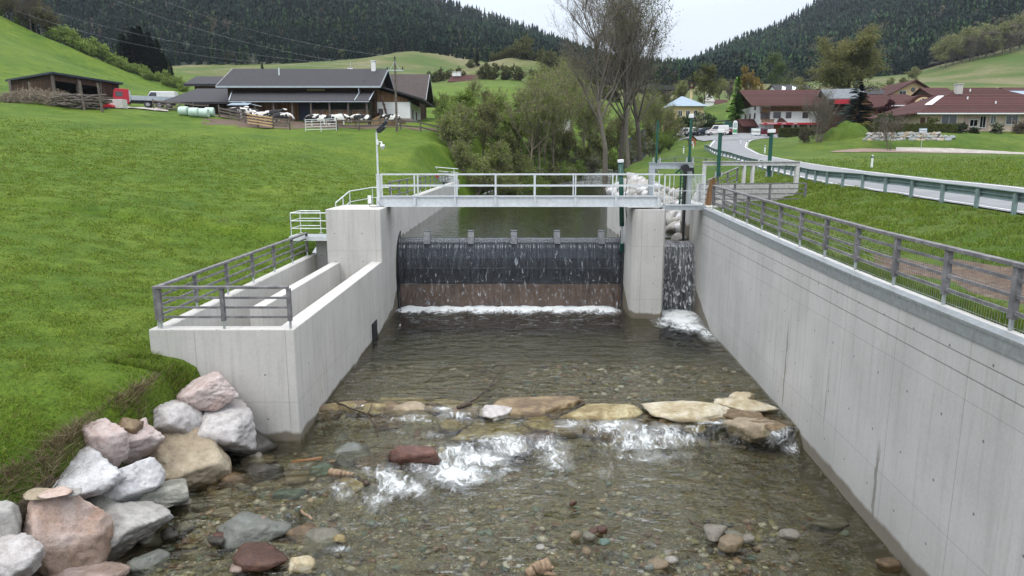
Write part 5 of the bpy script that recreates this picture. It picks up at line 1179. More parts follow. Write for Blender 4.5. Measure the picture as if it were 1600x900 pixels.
# ------------------------------------------------------------------ vegetation generators
def plant_np(kind, seed, H_=8., spread=.45, nb=9, leaves=2500, lc=((.10, .15, .03),), ls=.13, twigs=900, trunk=.16, lean=0., base=.25, stems=1, up=.7, tw=.02):
    """returns wood MB-like arrays and leaf arrays, numpy"""
    rs = np.random.RandomState(seed); segs = []; tips = []
    def grow(p, d, L_, r, lev):
        n = 4 if lev == 0 else 3; q = p.copy(); pts = [q.copy()]
        for i in range(n):
            d = d + rs.normal(0, .10 + .05 * lev, 3) + np.array([0, 0, .06 * up]); d /= np.linalg.norm(d)
            q2 = q + d * L_ / n; ra = r * (1 - .8 * i / n) + .004; rb = r * (1 - .8 * (i + 1) / n) + .004
            segs.append((q, q2, ra, rb, lev)); q = q2; pts.append(q.copy())
        if lev < 3:
            cnt = [nb, 6, 5][lev]
            for c in range(cnt):
                f = rs.uniform(base if lev == 0 else .2, 1.0); i = min(n - 1, int(f * n)); g_ = f * n - i; s = pts[i] * (1 - g_) + pts[i + 1] * g_
                th = rs.uniform(0, 6.28); sp_ = spread * rs.uniform(.7, 1.3); side = np.array([math.cos(th), math.sin(th), 0])
                dd = d * (1 - sp_) + side * sp_ + np.array([0, 0, .25 * up]); dd /= np.linalg.norm(dd)
                grow(s, dd, L_ * rs.uniform(.42, .62) * (1.15 - .5 * f if lev == 0 else 1), r * .45 * (1.1 - .5 * f), lev + 1)
        else: tips.append((pts[0], pts[-1], d))
        if lev == 2: tips.append((pts[0], pts[-1], d))
    for s in range(stems):
        th = rs.uniform(0, 6.28); off = np.array([math.cos(th), math.sin(th), 0]) * (0 if stems == 1 else rs.uniform(.05, .35) * H_ * .12)
        d0 = np.array([lean + (0 if stems == 1 else math.cos(th) * .28), (0 if stems == 1 else math.sin(th) * .28), 1.]); d0 /= np.linalg.norm(d0)
        grow(off, d0, H_ * .72 * (1 if stems == 1 else rs.uniform(.7, 1)), trunk * (1 if stems == 1 else .6), 0)
    V = []; F = []; nbv = 0
    for p, q, ra, rb, lev in segs:
        n = 7 if lev == 0 else 4 if lev == 1 else 3; d = q - p; u = np.array([0, 0, 1.]) if abs(d[2]) < .9 * np.linalg.norm(d) else np.array([1., 0, 0])
        x = np.cross(d, u); x /= np.linalg.norm(x); y = np.cross(x, d); y /= np.linalg.norm(y); a = np.arange(n) * 2 * np.pi / n
        ring = np.cos(a)[:, None] * x + np.sin(a)[:, None] * y; V += [p + ring * max(ra, tw * .5), q + ring * max(rb, tw * .5)]
        for i in range(n): F += [(nbv + i, nbv + (i + 1) % n, nbv + n + (i + 1) % n), (nbv + i, nbv + n + (i + 1) % n, nbv + n + i)]
        nbv += 2 * n
    T_ = tips; nt2 = len(T_)
    tw_v = []; tw_f = []
    for k in range(twigs):
        a, c, d = T_[rs.randint(nt2)]; s = a + (c - a) * rs.rand(); dd = d + rs.normal(0, .55, 3) + (0, 0, .2 * up); dd /= np.linalg.norm(dd); L_ = H_ * rs.uniform(.03, .085)
        sd_ = np.cross(dd, rs.normal(size=3)); sd_ /= np.linalg.norm(sd_) + 1e-6; e_ = s + dd * L_
        V += [np.array([s - sd_ * tw, s + sd_ * tw, e_])]; F.append((nbv, nbv + 1, nbv + 2)); nbv += 3
    LV = []; LF = []; LC = []
    if leaves:
        idx = rs.randint(nt2, size=leaves); A_ = np.array([T_[i][0] for i in idx]); B_ = np.array([T_[i][1] for i in idx])
        C_ = A_ + (B_ - A_) * rs.uniform(.1, 1.15, (leaves, 1)) + rs.normal(0, H_ * .022, (leaves, 3))
        u = rs.normal(size=(leaves, 3)); u /= np.linalg.norm(u, axis=1)[:, None]; v = np.cross(u, rs.normal(size=(leaves, 3))); v /= np.linalg.norm(v, axis=1)[:, None]
        s = ls * rs.uniform(.5, 1.3, (leaves, 1)); LV = np.stack([C_ - u * s * .5, C_ + v * s * .4, C_ + u * s * .6, C_ - v * s * .4], 1).reshape(-1, 3)
        I = np.arange(leaves) * 4; LF = np.stack([I, I + 1, I + 2, I + 3], 1)
        pal = np.array(lc); base_c = pal[rs.randint(len(pal), size=leaves)] * rs.uniform(.6, 1.35, (leaves, 1)); LC = np.repeat(base_c, 4, 0)
    return np.vstack(V), np.array(F), LV, LF, LC
def make_plant(name, label, cat, seed, group, bark='bark', **k):
    t = T(name, label, cat, group=group); v, f, lv, lf, lc_ = plant_np(name, seed, **k)
    npmesh('branches', v, f, M[bark], t)
    if len(lv): npmesh('foliage', lv, lf, M['leaf'], t, col=lc_)
    return t
def conifer_np(seed, H_=12., rad=.2, n=26, lc=((.02, .04, .02),), droop=.35, dens=1., start=.08):
    rs = np.random.RandomState(seed); V = []; F = []; C = []; nb = 0
    for k in range(int(n * 13)):
        f = start + (1 - start) * (k + rs.rand()) / (n * 13); z = f * H_; L_ = rad * H_ * (1 - f) ** .8 * rs.uniform(.7, 1.1) + .12; a = rs.rand() * 6.28
        dx, dy = math.cos(a), math.sin(a); m = max(4, int(L_ / (H_ * .016) * dens))
        for i in range(m):
            g_ = (i + .6) / m; c = np.array([dx * L_ * g_, dy * L_ * g_, z - droop * L_ * g_ * g_ + .08 * L_ * g_]); s = H_ * .030 * (1.25 - .5 * g_)
            for w in (-1, 1):
                o = np.array([-dy, dx, -.25]) * w * s * rs.uniform(.8, 1.8); tip = c + o + np.array([dx, dy, -.3]) * s * 1.1; V += [c, c + np.array([dx, dy, 0]) * s * 1.1, tip]; F.append((nb, nb + 1, nb + 2)); nb += 3
                C += [np.array(lc[rs.randint(len(lc))]) * rs.uniform(.6, 1.4)] * 3
    return np.array(V), np.array(F), np.array(C)
def make_conifer(name, label, cat, seed, group, H_=12., **k):
    t = T(name, label, cat, group=group); v, f, c = conifer_np(seed, H_, **k); npmesh('foliage', v, f, M['needles'], t, col=c)
    b = MB(); b.tube((0, 0, -.3), (0, 0, H_ * .96), H_ * .016, .02, 7); b.build('trunk', M['bark'], t); return t
def place(root, first, x, y, s=1., rot=None, label=None, dz=-.1, group=None, z=None):
    rot = random.Random(int(x * 97 + y * 31)).uniform(0, 6.28) if rot is None else rot; loc = (x, y, (gz(x, y) if z is None else z) + dz)
    if first: root.location = loc; root.rotation_euler = (0, 0, rot); root.scale = (s,) * 3; \
        (root.__setitem__('label', label) if label else None); return root
    return dup(root, loc, rot, s, label, group)
# ------------------------------------------------------------------ trees and shrubs
GREEN = ((.22, .31, .06), (.17, .26, .05), (.27, .34, .08)); OLIVE = ((.21, .22, .07), (.25, .24, .09), (.17, .20, .06)); BUD = ((.22, .18, .11), (.19, .17, .08), (.25, .20, .13))
BRIGHT = ((.22, .32, .05), (.18, .28, .05)); BLOSSOM = ((.45, .45, .38), (.14, .18, .05), (.12, .16, .04)); DARKG = ((.035, .065, .02), (.05, .085, .025))
# tall bare trees on the right bank of the pond
BIG = [(946, 262, 98, 24.5, 'tall bare tree with pale patchy trunk, leftmost of the riverbank giants', dict(leaves=2200, lc=OLIVE, trunk=.42, nb=15, twigs=4500, spread=.40, base=.22)),
 (968, 258, 104, 23.5, 'tall bare twisted tree behind the leftmost giant', dict(leaves=900, lc=OLIVE, trunk=.36, nb=13, twigs=3600, spread=.38, base=.3, lean=.03)),
 (982, 258, 102, 21.0, 'straight pale trunked bare tree in the middle of the riverbank group', dict(leaves=600, lc=OLIVE, trunk=.36, nb=12, twigs=2800, spread=.36, base=.35)),
 (1000, 252, 108, 24.0, 'tall riverbank tree with sparse green leaves on its right side', dict(leaves=7500, lc=((.12, .15, .03), (.15, .18, .04), (.10, .11, .04)), trunk=.40, nb=15, twigs=3600, spread=.46, base=.26, ls=.22, lean=.02))]
for i, (px, py, Y, h, lab, kw) in enumerate(BIG):
    t = make_plant('riverbank_tree', lab, 'tree', 40 + i, 'tall bare trees on the right river bank', bark='bark_light' if i in (0, 2) else 'bark', H_=h * 1.15, tw=.014, up=.95, **kw)
    a = A(px, py, Y); t.location = (a.x, Y, min(a.z, gz(a.x, Y)) - .3)
# riverside woods
spec = [('riverside_tree', 'tree', dict(H_=10, leaves=7500, lc=GREEN, ls=.24, twigs=1500, nb=11, base=.15, spread=.5, trunk=.16)),
 ('riverside_tree', 'tree', dict(H_=11, leaves=4600, lc=OLIVE, ls=.2, twigs=2600, nb=11, base=.2, spread=.42, trunk=.17)),
 ('bare_tree', 'tree', dict(H_=13, leaves=6500, lc=OLIVE + GREEN + GREEN, ls=.16, twigs=3000, nb=13, base=.3, spread=.36, trunk=.15, bark='twig')),
 ('riverside_shrub', 'shrub', dict(H_=5, leaves=3600, lc=BRIGHT, ls=.19, twigs=700, nb=7, stems=6, base=.1, spread=.5, trunk=.08)),
 ('bare_shrub', 'shrub', dict(H_=5, leaves=5200, lc=OLIVE + GREEN + GREEN, ls=.17, twigs=1300, nb=8, stems=8, base=.08, spread=.42, trunk=.06, bark='twig')),
 ('flowering_shrub', 'shrub', dict(H_=4.5, leaves=3200, lc=BLOSSOM, ls=.15, twigs=900, nb=7, stems=6, base=.1, spread=.5, trunk=.07)),
 ('riverside_tree', 'tree', dict(H_=9, leaves=4200, lc=DARKG + OLIVE, ls=.24, twigs=1600, nb=11, base=.08, spread=.52, trunk=.15))]
LABP = ['fresh green leafy tree in the dense riverside thicket', 'olive tree just coming into leaf in the riverside thicket', 'slim bare tree rising out of the riverside thicket', 'bright green bush at the edge of the riverside thicket', 'leafless brown bush at the edge of the riverside thicket', 'white flowering bush in the riverside thicket', 'dark olive tree deep in the riverside thicket']
PR = []
for i, (nm, cat, kw) in enumerate(spec): t = make_plant(nm, LABP[i], cat, 60 + i, 'riverside thicket trees and bushes', **kw); regkids(t); PR.append([t, True])
def put(i, px, Y, s=1., lab=None, grp=None, z=None):
    X = pxX(px, Y, gz(pxX(px, Y), Y)); r, f = PR[i]; o = place(r, f, X, Y, s, None, lab, z=z, group=grp); PR[i][1] = False; return o
for px, Y, i, s in [(705, 84, 4, .9), (725, 82, 4, .85), (745, 81, 4, 1.0), (765, 83, 4, .8), (700, 92, 3, .9), (715, 96, 0, .75), (690, 100, 6, .7), (735, 90, 4, 1.25), (755, 92, 1, .7), (775, 88, 4, 1.1), (790, 87, 3, .8), (800, 90, 6, .6),
    (820, 92, 3, .8), (835, 95, 5, .9), (850, 97, 3, .75), (862, 99, 5, .8), (875, 101, 3, .8), (740, 100, 0, .95), (765, 104, 0, 1.0), (790, 102, 0, .9), (815, 104, 0, 1.0), (780, 110, 2, .95), (835, 108, 6, .9), (850, 112, 2, 1.15),
    (870, 110, 6, .75), (885, 115, 1, 1.05), (862, 106, 2, 1.2), (830, 100, 2, 1.05), (842, 103, 2, 1.1), (880, 120, 2, 1.3), (900, 122, 6, .95), (910, 126, 2, 1.25), (905, 118, 5, 1.0), (925, 130, 6, .9), (718, 112, 0, .8), (700, 115, 1, .75), (680, 118, 0, .7),
    (730, 122, 6, .9), (760, 125, 1, .95), (800, 125, 0, .9), (930, 140, 2, 1.2), (890, 140, 2, 1.3), (950, 150, 6, 1.1), (975, 148, 1, 1.1), (995, 135, 6, .75), (1015, 126, 6, .7), (1025, 120, 2, .8), (1035, 130, 1, .75), (1045, 138, 6, .65), (1010, 140, 2, 1.0),
    (1030, 112, 3, .8), (1020, 105, 5, .6), (1046, 122, 3, .75), (985, 120, 5, .9), (960, 118, 3, .8), (710, 88, 4, .7), (870, 96, 4, .5), (885, 103, 3, .7), (900, 108, 3, .75), (915, 114, 6, .6), (820, 96, 4, .9), (1055, 150, 6, .6), (850, 92.5, 4, .5), (690, 88, 3, .5),
    (785, 83.5, 4, .7), (805, 85, 4, .75), (825, 88, 3, .6), (845, 90.5, 3, .65), (860, 94, 6, .5), (895, 98.5, 4, .5), (908, 103, 3, .6), (925, 112, 5, .8), (935, 120, 6, .8), (770, 96, 6, .9), (750, 98, 6, .8), (800, 97, 6, .8), (810, 112, 6, 1.05), (845, 118, 0, 1.0), (865, 118, 6, 1.1), (740, 130, 2, 1.0)]:
    if px <= 800 and Y >= 98: s *= .55
    elif px < 905 and i in (0, 1, 6) and Y > 94: s *= .72
    put(i, px, Y, s)
# hillside hedge on the upper left
HP = []
hs = [('hedge_bush', 'light green leafy bush in the row along the hillside edge', dict(H_=5, leaves=2600, lc=((.27, .36, .08), (.21, .30, .07)), ls=.3, twigs=300, nb=7, stems=5, base=.05, spread=.55, trunk=.07)),
      ('hedge_tree', 'brownish budding tree in the row along the hillside edge', dict(H_=9, leaves=1900, lc=((.14, .12, .06), (.13, .14, .05)), ls=.3, twigs=1500, nb=10, base=.15, spread=.45, trunk=.14)),
      ('hedge_tree', 'bare grey tree at the top of the hillside edge', dict(H_=12, leaves=0, twigs=3000, nb=12, base=.2, spread=.4, trunk=.14))]
for i, (nm, lab, kw) in enumerate(hs): t = make_plant(nm, lab, 'tree' if 'tree' in nm else 'bush', 90 + i, 'bushes and trees along the left hillside edge', **kw); regkids(t); HP.append([t, True])
rs = np.random.RandomState(12)
for px in np.arange(-60, 292, 7.5):
    i = 0 if px > 110 else int(rs.choice([0, 1, 2])); Y = 183 + rs.uniform(0, 6); px_ = px + rs.uniform(-3, 3); X = pxX(px_, Y, gz(pxX(px_, Y), Y)); X = pxX(px_, Y, gz(X, Y)); s = rs.uniform(.7, 1.15) * (1 if px < 180 else .75)
    o = place(HP[i][0], HP[i][1], X, Y, s, dz=-.6); HP[i][1] = False
# conifers of different colours
cs = [('spruce', 'dark spruce tree', dict(H_=18, rad=.2, n=24, lc=((.02, .042, .02), (.03, .055, .025)))), ('larch', 'fresh light green larch', dict(H_=17, rad=.21, n=26, lc=((.17, .32, .05), (.21, .37, .06), (.14, .27, .05)), droop=.15)),]
SPR = make_conifer('spruce_tree', 'small dark spruce at the end of the hillside bushes', 'tree', 7, None, **cs[0][2]); regkids(SPR)
a = A(268, 150, 200); place(SPR, True, pxX(268, 200, gz(a.x, 200)), 200, .42)
def pl(px, Y, s, lab, root=SPR, grp=None, dz=-.3): X = pxX(px, Y, 10); X = pxX(px, Y, gz(X, Y)); X = pxX(px, Y, gz(X, Y)); return place(root, False, X, Y, s, None, lab, dz=dz, group=grp)
for k, (px, s) in enumerate(((196, .75), (212, .9), (222, .95), (236, .9), (248, .8), (205, .7), (230, .7), (258, .6))): o = pl(px, 205 + k * 2, s, 'big dark spruce in the clump behind the hillside bushes', grp='dark spruce clump behind the hillside'); o.scale = (s * 1.5, s * 1.5, s)
pl(50, 190, .55, 'lone dark spruce between the bare trees at the top left'); pl(745, 330, .5, 'small dark spruce by the red roofed hillside house'); pl(410, 330, .35, 'tiny dark spruce alone in the far pasture')
LAR = make_conifer('larch_tree', 'tall bright green larch left of the inn', 'tree', 8, None, **cs[1][2])
a = A(1149, 196, 158); LAR.location = (a.x, 158, gz(a.x, 158) - .2); LAR.scale = (.68, .68, .72)
BS = make_conifer('blue_spruce', 'broad dark spruce between the inn and the bungalow', 'tree', 9, None, H_=8.6, rad=.42, n=16, lc=((.02, .035, .03), (.03, .05, .04)), droop=.12, dens=1.3, start=.02)
a = A(1337, 196, 110); BS.location = (a.x, 110, gz(a.x, 110) - .6)
# large round maple and friends
MP = make_plant('maple_tree', 'large round crowned olive brown tree rising above the village houses', 'tree', 21, None, H_=19.5, leaves=36000, lc=((.185, .185, .065), (.22, .205, .08), (.17, .19, .065)), ls=.28, twigs=5000, nb=16, base=.14, spread=.55, trunk=.5, up=.5, tw=.03)
a = A(1310, 190, 170); MP.location = (a.x, 170, gz(a.x, 170) - .5); MP.scale = (1.45, 1.45, 1.05)
def onep(nm, lab, px, Y, s, seed, H_, cat='tree', dz=-.3, **k):
    t = make_plant(nm, lab, cat, seed, None, H_=H_, **k); X = pxX(px, Y, 12); X = pxX(px, Y, gz(X, Y)); t.location = (X, Y, gz(X, Y) + dz); t.scale = (s, s, s) if not hasattr(s, '__len__') else s; return t
onep('broadleaf_tree', 'orange brown tree behind the left end of the inn roof', 1174, 185, 1, 22, 9.5, leaves=3000, lc=((.22, .15, .03), (.25, .18, .05)), ls=.35, twigs=500, nb=9, base=.1, spread=.5, trunk=.2, dz=4)
onep('broadleaf_tree', 'pale green tree behind the inn roof', 1213, 200, 1, 23, 13, leaves=3500, lc=((.13, .17, .07), (.10, .15, .06)), ls=.4, twigs=500, nb=10, base=.1, spread=.5, trunk=.2, dz=2)
onep('broadleaf_tree', 'olive tree behind the blue roofed building', 1100, 215, 1.0, 24, 13, leaves=5500, lc=((.12, .13, .04), (.10, .11, .03)), ls=.42, twigs=900, nb=11, base=.05, spread=.55, trunk=.2, dz=1)
onep('evergreen_shrub', 'dark green rounded shrub beside the car park', 1098, 150, (1, 1, .9), 25, 6.8, cat='shrub', leaves=6500, lc=DARKG, ls=.3, twigs=200, nb=9, stems=6, base=.02, spread=.6, trunk=.1)
onep('evergreen_shrub', 'second dark green shrub left behind the tallest green post', 1076, 152, .85, 26, 6.2, cat='shrub', leaves=5500, lc=DARKG, ls=.3, twigs=200, nb=9, stems=6, base=.02, spread=.6, trunk=.1)
onep('young_tree', 'small pale blossoming tree in front of the dark shrub', 1087, 138, 1, 27, 5.2, leaves=1500, lc=BLOSSOM, ls=.2, twigs=500, nb=8, base=.1, spread=.5, trunk=.06)
onep('bare_shrub', 'tall leafless multi stemmed shrub in front of the inn', 1280, 96, (1.1, 1.1, 1.15), 28, 7.2, cat='shrub', leaves=300, lc=BUD, ls=.1, tw=.011, twigs=900, nb=6, stems=11, base=.08, spread=.3, trunk=.08, bark='bark_light', up=1.1)
onep('bare_shrub', 'low brown leafless shrub left of the tall multi stemmed shrub', 1258, 97, 1, 29, 3.0, cat='shrub', leaves=900, lc=OLIVE, ls=.12, twigs=2200, nb=8, stems=9, base=.05, spread=.5, trunk=.05)
onep('young_tree', 'small bare leaning tree at the left end of the stone wall', 1390, 90, 1, 30, 5.6, leaves=120, lc=((.3, .1, .04),), ls=.1, twigs=900, nb=7, stems=3, base=.3, spread=.4, trunk=.09, bark='bark_light')
onep('shrub', 'small pale shrub in front of the bungalow entrance', 1459, 103, 1, 31, 2.5, cat='shrub', leaves=1500, lc=((.20, .22, .08), (.16, .18, .06)), ls=.13, twigs=500, nb=7, base=.3, spread=.55, trunk=.05)
onep('shrub', 'round dark clipped shrub at the right end of the hedge', 1496, 99.5, (1, 1, .8), 32, 2.4, cat='shrub', leaves=6000, lc=((.02, .045, .015), (.03, .055, .02)), ls=.12, twigs=50, nb=10, stems=5, base=.0, spread=.7, trunk=.05, up=.2)
onep('shrub', 'second dark clipped shrub right of the hedge end', 1521, 100, (1, 1, .8), 33, 1.9, cat='shrub', leaves=4000, lc=((.02, .045, .015), (.03, .055, .02)), ls=.12, twigs=50, nb=10, stems=5, base=.0, spread=.7, trunk=.05, up=.2)
onep('shrub', 'white flowering shrub under the right bungalow window', 1557, 101, 1, 34, 2.2, cat='shrub', leaves=3200, lc=BLOSSOM + DARKG, ls=.14, twigs=200, nb=9, stems=7, base=.0, spread=.7, trunk=.05)
onep('shrub', 'pale leafless shrub at the right end of the bungalow', 1592, 101, 1.1, 35, 2.2, cat='shrub', leaves=1500, lc=((.28, .22, .14),), ls=.1, twigs=900, nb=9, stems=7, base=.0, spread=.6, trunk=.05)
onep('shrub', 'yellow green shrub beside the broad dark spruce', 1353, 106, 1, 36, 2.2, cat='shrub', leaves=2500, lc=((.24, .24, .03), (.16, .2, .03)), ls=.14, twigs=80, nb=9, stems=6, base=.0, spread=.7, trunk=.05)
onep('red_leaved_tree', 'dark red leaved tree left of the round window house', 1382, 120, 1, 37, 5.2, leaves=5000, lc=((.06, .016, .02), (.05, .02, .02), (.08, .02, .02)), ls=.22, twigs=200, nb=10, base=.1, spread=.6, trunk=.12)
onep('evergreen_shrub', 'green shrubs in the garden below the red leaved tree', 1385, 110, 1, 38, 3.4, cat='shrub', leaves=3500, lc=((.04, .08, .02), (.06, .11, .02)), ls=.2, twigs=80, nb=9, stems=7, base=.0, spread=.7, trunk=.06)
# deciduous trees on the right pasture
DT = [make_plant('pasture_tree', 'pale budding tree at the upper edge of the right pasture', 'tree', 70, 'budding trees above the right pasture', H_=17, leaves=6500, lc=((.25, .28, .10), (.22, .21, .11), (.27, .30, .10)), ls=.5, twigs=1800, nb=12, base=.1, spread=.5, trunk=.25, tw=.05),
      make_plant('pasture_tree', 'greyish leafless tree at the upper edge of the right pasture', 'tree', 71, 'budding trees above the right pasture', H_=16, leaves=3500, lc=((.24, .20, .15), (.22, .21, .12)), ls=.4, twigs=3800, nb=13, base=.1, spread=.5, trunk=.25, tw=.05)]
for t in DT: regkids(t)
fl = [True, True]; rs = np.random.RandomState(3)
for px, Y in [(1478, 395), (1490, 402), (1503, 400), (1515, 396), (1528, 405), (1540, 398), (1552, 396), (1566, 400), (1580, 396), (1594, 402), (1610, 398), (1500, 415), (1535, 418), (1570, 415), (1600, 418), (1520, 412), (1585, 410), (1555, 412), (1470, 410), (1340, 330), (1355, 335), (1050, 240), (1062, 260), (1125, 250), (1140, 255), (1230, 260), (1245, 262)]:
    i = int(rs.rand() < .4); X = pxX(px, Y, 40); X = pxX(px, Y, gz(X, Y)); s = rs.uniform(.8, 1.2) * (.55 if Y < 340 else 1.); place(DT[i], fl[i], X, Y, s, dz=-1, label=None if Y > 340 else ['small olive budding tree standing among the far village gardens', 'small leafless tree standing among the far village gardens'][i]); fl[i] = False
for k, (px, Y, s) in enumerate([(1427, 300, .45), (1390, 260, .3), (1412, 262, .3)]): X = pxX(px, Y, 40); X = pxX(px, Y, gz(X, Y)); o = place(DT[0], False, X, Y, s, dz=-.5, label=['lone small green tree on the right pasture behind the bungalow', 'faint small tree left on the right pasture', 'faint small tree behind the yellow gable'][k])
# bushes on the mid hill (left of the giants)
MH = [True]; HB = make_plant('hill_bush', 'round olive bush on the far green hill behind the thicket', 'bush', 80, 'bushes on the far green hill', H_=9, leaves=2600, lc=((.10, .11, .04), (.13, .14, .04)), ls=.6, twigs=500, nb=9, stems=3, base=.0, spread=.6, trunk=.15, tw=.05); regkids(HB)
for px, Y, s in [(815, 345, 1.5), (824, 348, 1.2), (770, 352, .7), (780, 353, .7), (790, 350, .8), (800, 352, .7), (845, 345, .9), (855, 340, 1), (865, 338, 1.1), (875, 335, 1), (885, 330, 1.1), (895, 325, 1.2), (905, 318, 1.2), (760, 318, .5), (775, 312, .55), (850, 310, .7), (870, 300, .9), (890, 290, 1), (905, 280, 1), (700, 290, .6), (690, 280, .7), (680, 270, .6), (720, 268, .7), (755, 262, .7), (770, 262, .7), (790, 265, .8), (810, 262, .8), (835, 258, .8), (860, 250, .9), (880, 245, 1), (735, 330, .6), (670, 300, .4), (900, 240, .9), (920, 235, .9), (940, 230, .9), (960, 225, .8), (985, 220, .8), (1010, 215, .7), (1035, 212, .7)]:
    X = pxX(px, Y, 40); X = pxX(px, Y, gz(X, Y)); place(HB, MH[0], X, Y, s, dz=-.8); MH[0] = False
# hedge, mound
def hedge(name, label, pts, w, h, lc, seed, n=5000, ls=.14):
    """clipped hedge: box core with leaves on it"""
    t = T(name, label, 'hedge', (pts[0][0], pts[0][1], gz(*pts[0]))); o = t.location; b = MB(o); rs = np.random.RandomState(seed); LV = []; LC = []
    for i in range(len(pts) - 1):
        p, q = Vector((*pts[i], gz(*pts[i]) - .3)), Vector((*pts[i + 1], gz(*pts[i + 1]) - .3)); b.beam(p + Vector((0, 0, (h + .3) / 2)), q + Vector((0, 0, (h + .3) / 2)), w * .85, h + .2)
        d = (q - p); s = Vector((-d.y, d.x, 0)).normalized()
        for k in range(n // (len(pts) - 1)):
            f = rs.rand(); c = p + d * f; u = rs.rand()
            if u < .4: c = c + s * rs.uniform(-w / 2, w / 2) + Vector((0, 0, h + .3 + rs.normal(0, .05)))
            else: c = c + s * (w / 2 + rs.normal(0, .04)) * (1 if rs.rand() < .5 else -1) + Vector((0, 0, rs.uniform(0, h + .3)))
            c = np.array(c - o); a = rs.normal(size=3) * ls * .6; e_ = rs.normal(size=3) * ls * .6; LV += [c, c + a, c + e_]; LC += [np.array(lc[rs.randint(len(lc))]) * rs.uniform(.6, 1.4)] * 3
    co = b.build('core', simple('hedge_core', lc[0], .9, .4, 5.), t); V = np.array(LV); npmesh('foliage', V, np.arange(len(V)).reshape(-1, 3), M['leaf'], t, col=np.array(LC)); return t
hedge('hedge', 'long clipped green brown hedge in front of the bungalow', [(pxX(1345, 99, 10), 99), (pxX(1400, 99, 10), 98.5), (pxX(1490, 99, 10), 99)], 1.2, 1.15, ((.055, .065, .015), (.08, .085, .02)), 4, 9000)
hedge('hedge', 'dark clipped hedge in front of the inn', [(pxX(1216, 136, 12), 136), (pxX(1275, 134, 12), 134)], 1.4, 1.9, ((.05, .065, .015), (.07, .08, .018)), 5, 6000, .2)
V_ = []; n = 40
for j in range(n):
    for i in range(n):
        u, v = i / (n - 1) * 2 - 1, j / (n - 1) * 2 - 1; X0, Y0 = pxX(1318, 97.5, 10), 97.5; x, y = X0 + u * 3.9, Y0 + v * 3.2; r = math.hypot(u, v)
        V_.append((x, y, gz(x, y) - .25 + 2.4 * max(0, math.cos(min(r, 1) * math.pi / 2)) ** 1.3 * (1 + .9 * float(fbm(np.array([x * .9]), np.array([y * .9]), 2)[0]))))
I = np.arange(n * n).reshape(n, n); meta(npmesh('earth_mound', np.array(V_), np.stack([I[:-1, :-1], I[:-1, 1:], I[1:, 1:], I[1:, :-1]], -1).reshape(-1, 4), M['grass2'], smooth=True), kind='structure')
# dead leaf / woodchip strip and bare soil
M['chips'] = simple('reddish_wood_chips', (.22, .15, .12), .95, .5, 6., bump=.8, c2=(.38, .30, .27))
gpatch('woodchip_strip', [(1296, 1420), (1302, 1560), (1320, 1560), (1345, 1480)], [86.3, 88, 89.6, 90.6], .06, M['chips'], 60)
M['soil'] = simple('bare_brown_soil', (.10, .065, .045), .95, .5, 5., bump=.8, c2=(.16, .12, .08))
def soil(name, cx, cy, rx, ry, seed, m='soil', off=.02):
    V = []; n = 34
    for j in range(9):
        for i in range(n):
            a = 2 * math.pi * i / n; r = (j / 8) * (1 + .35 * math.sin(a * 3 + seed) + .2 * math.sin(a * 7 + seed * 2)); x, y = cx + rx * r * math.cos(a), cy + ry * r * math.sin(a); V.append((x, y, gz(x, y) + off - .03 * (j == 8)))
    F = []
    for j in range(8):
        for i in range(n): F.append((j * n + i, j * n + (i + 1) % n, (j + 1) * n + (i + 1) % n, (j + 1) * n + i))
    meta(npmesh(name, np.array(V), np.array(F), M[m], smooth=True), kind='structure')
soil('bare_soil', 11.2, 16.0, 1.25, 3.6, 1, off=.03); soil('bare_soil', 10.9, 10.0, 1.2, 2.6, 2, off=.03)
# ------------------------------------------------------------------ buildings
def window(t, o, face, u, z, w, h, at, mat_frame='frame_brown', glass='glass', sill=True, mull=1):
    """face: 'f' front (-y plane at y=at), 'r' right (+x plane), 'l' left (-x plane); u along the wall"""
    def bx(b, u0, u1, z0, z1, d0, d1):
        if face == 'f': b.box(u0, u1, at - d1, at - d0, z0, z1)
        elif face == 'r': b.box(at + d0, at + d1, u0, u1, z0, z1)
        else: b.box(at - d1, at - d0, u0, u1, z0, z1)
    b = MB(o); bx(b, u - w / 2, u + w / 2, z, z + h, .004, .03); p = b.build('window', M[glass], t)
    b = MB(o); f = .09
    bx(b, u - w / 2 - f, u + w / 2 + f, z + h, z + h + f, .003, .07); bx(b, u - w / 2 - f, u + w / 2 + f, z - f, z, .003, .09); bx(b, u - w / 2 - f, u - w / 2, z, z + h, .003, .07); bx(b, u + w / 2, u + w / 2 + f, z, z + h, .003, .07)
    for k in range(mull): c = u - w / 2 + w * (k + 1) / (mull + 1); bx(b, c - .035, c + .035, z, z + h, .031, .055)
    b.build('frame', M[mat_frame], p)
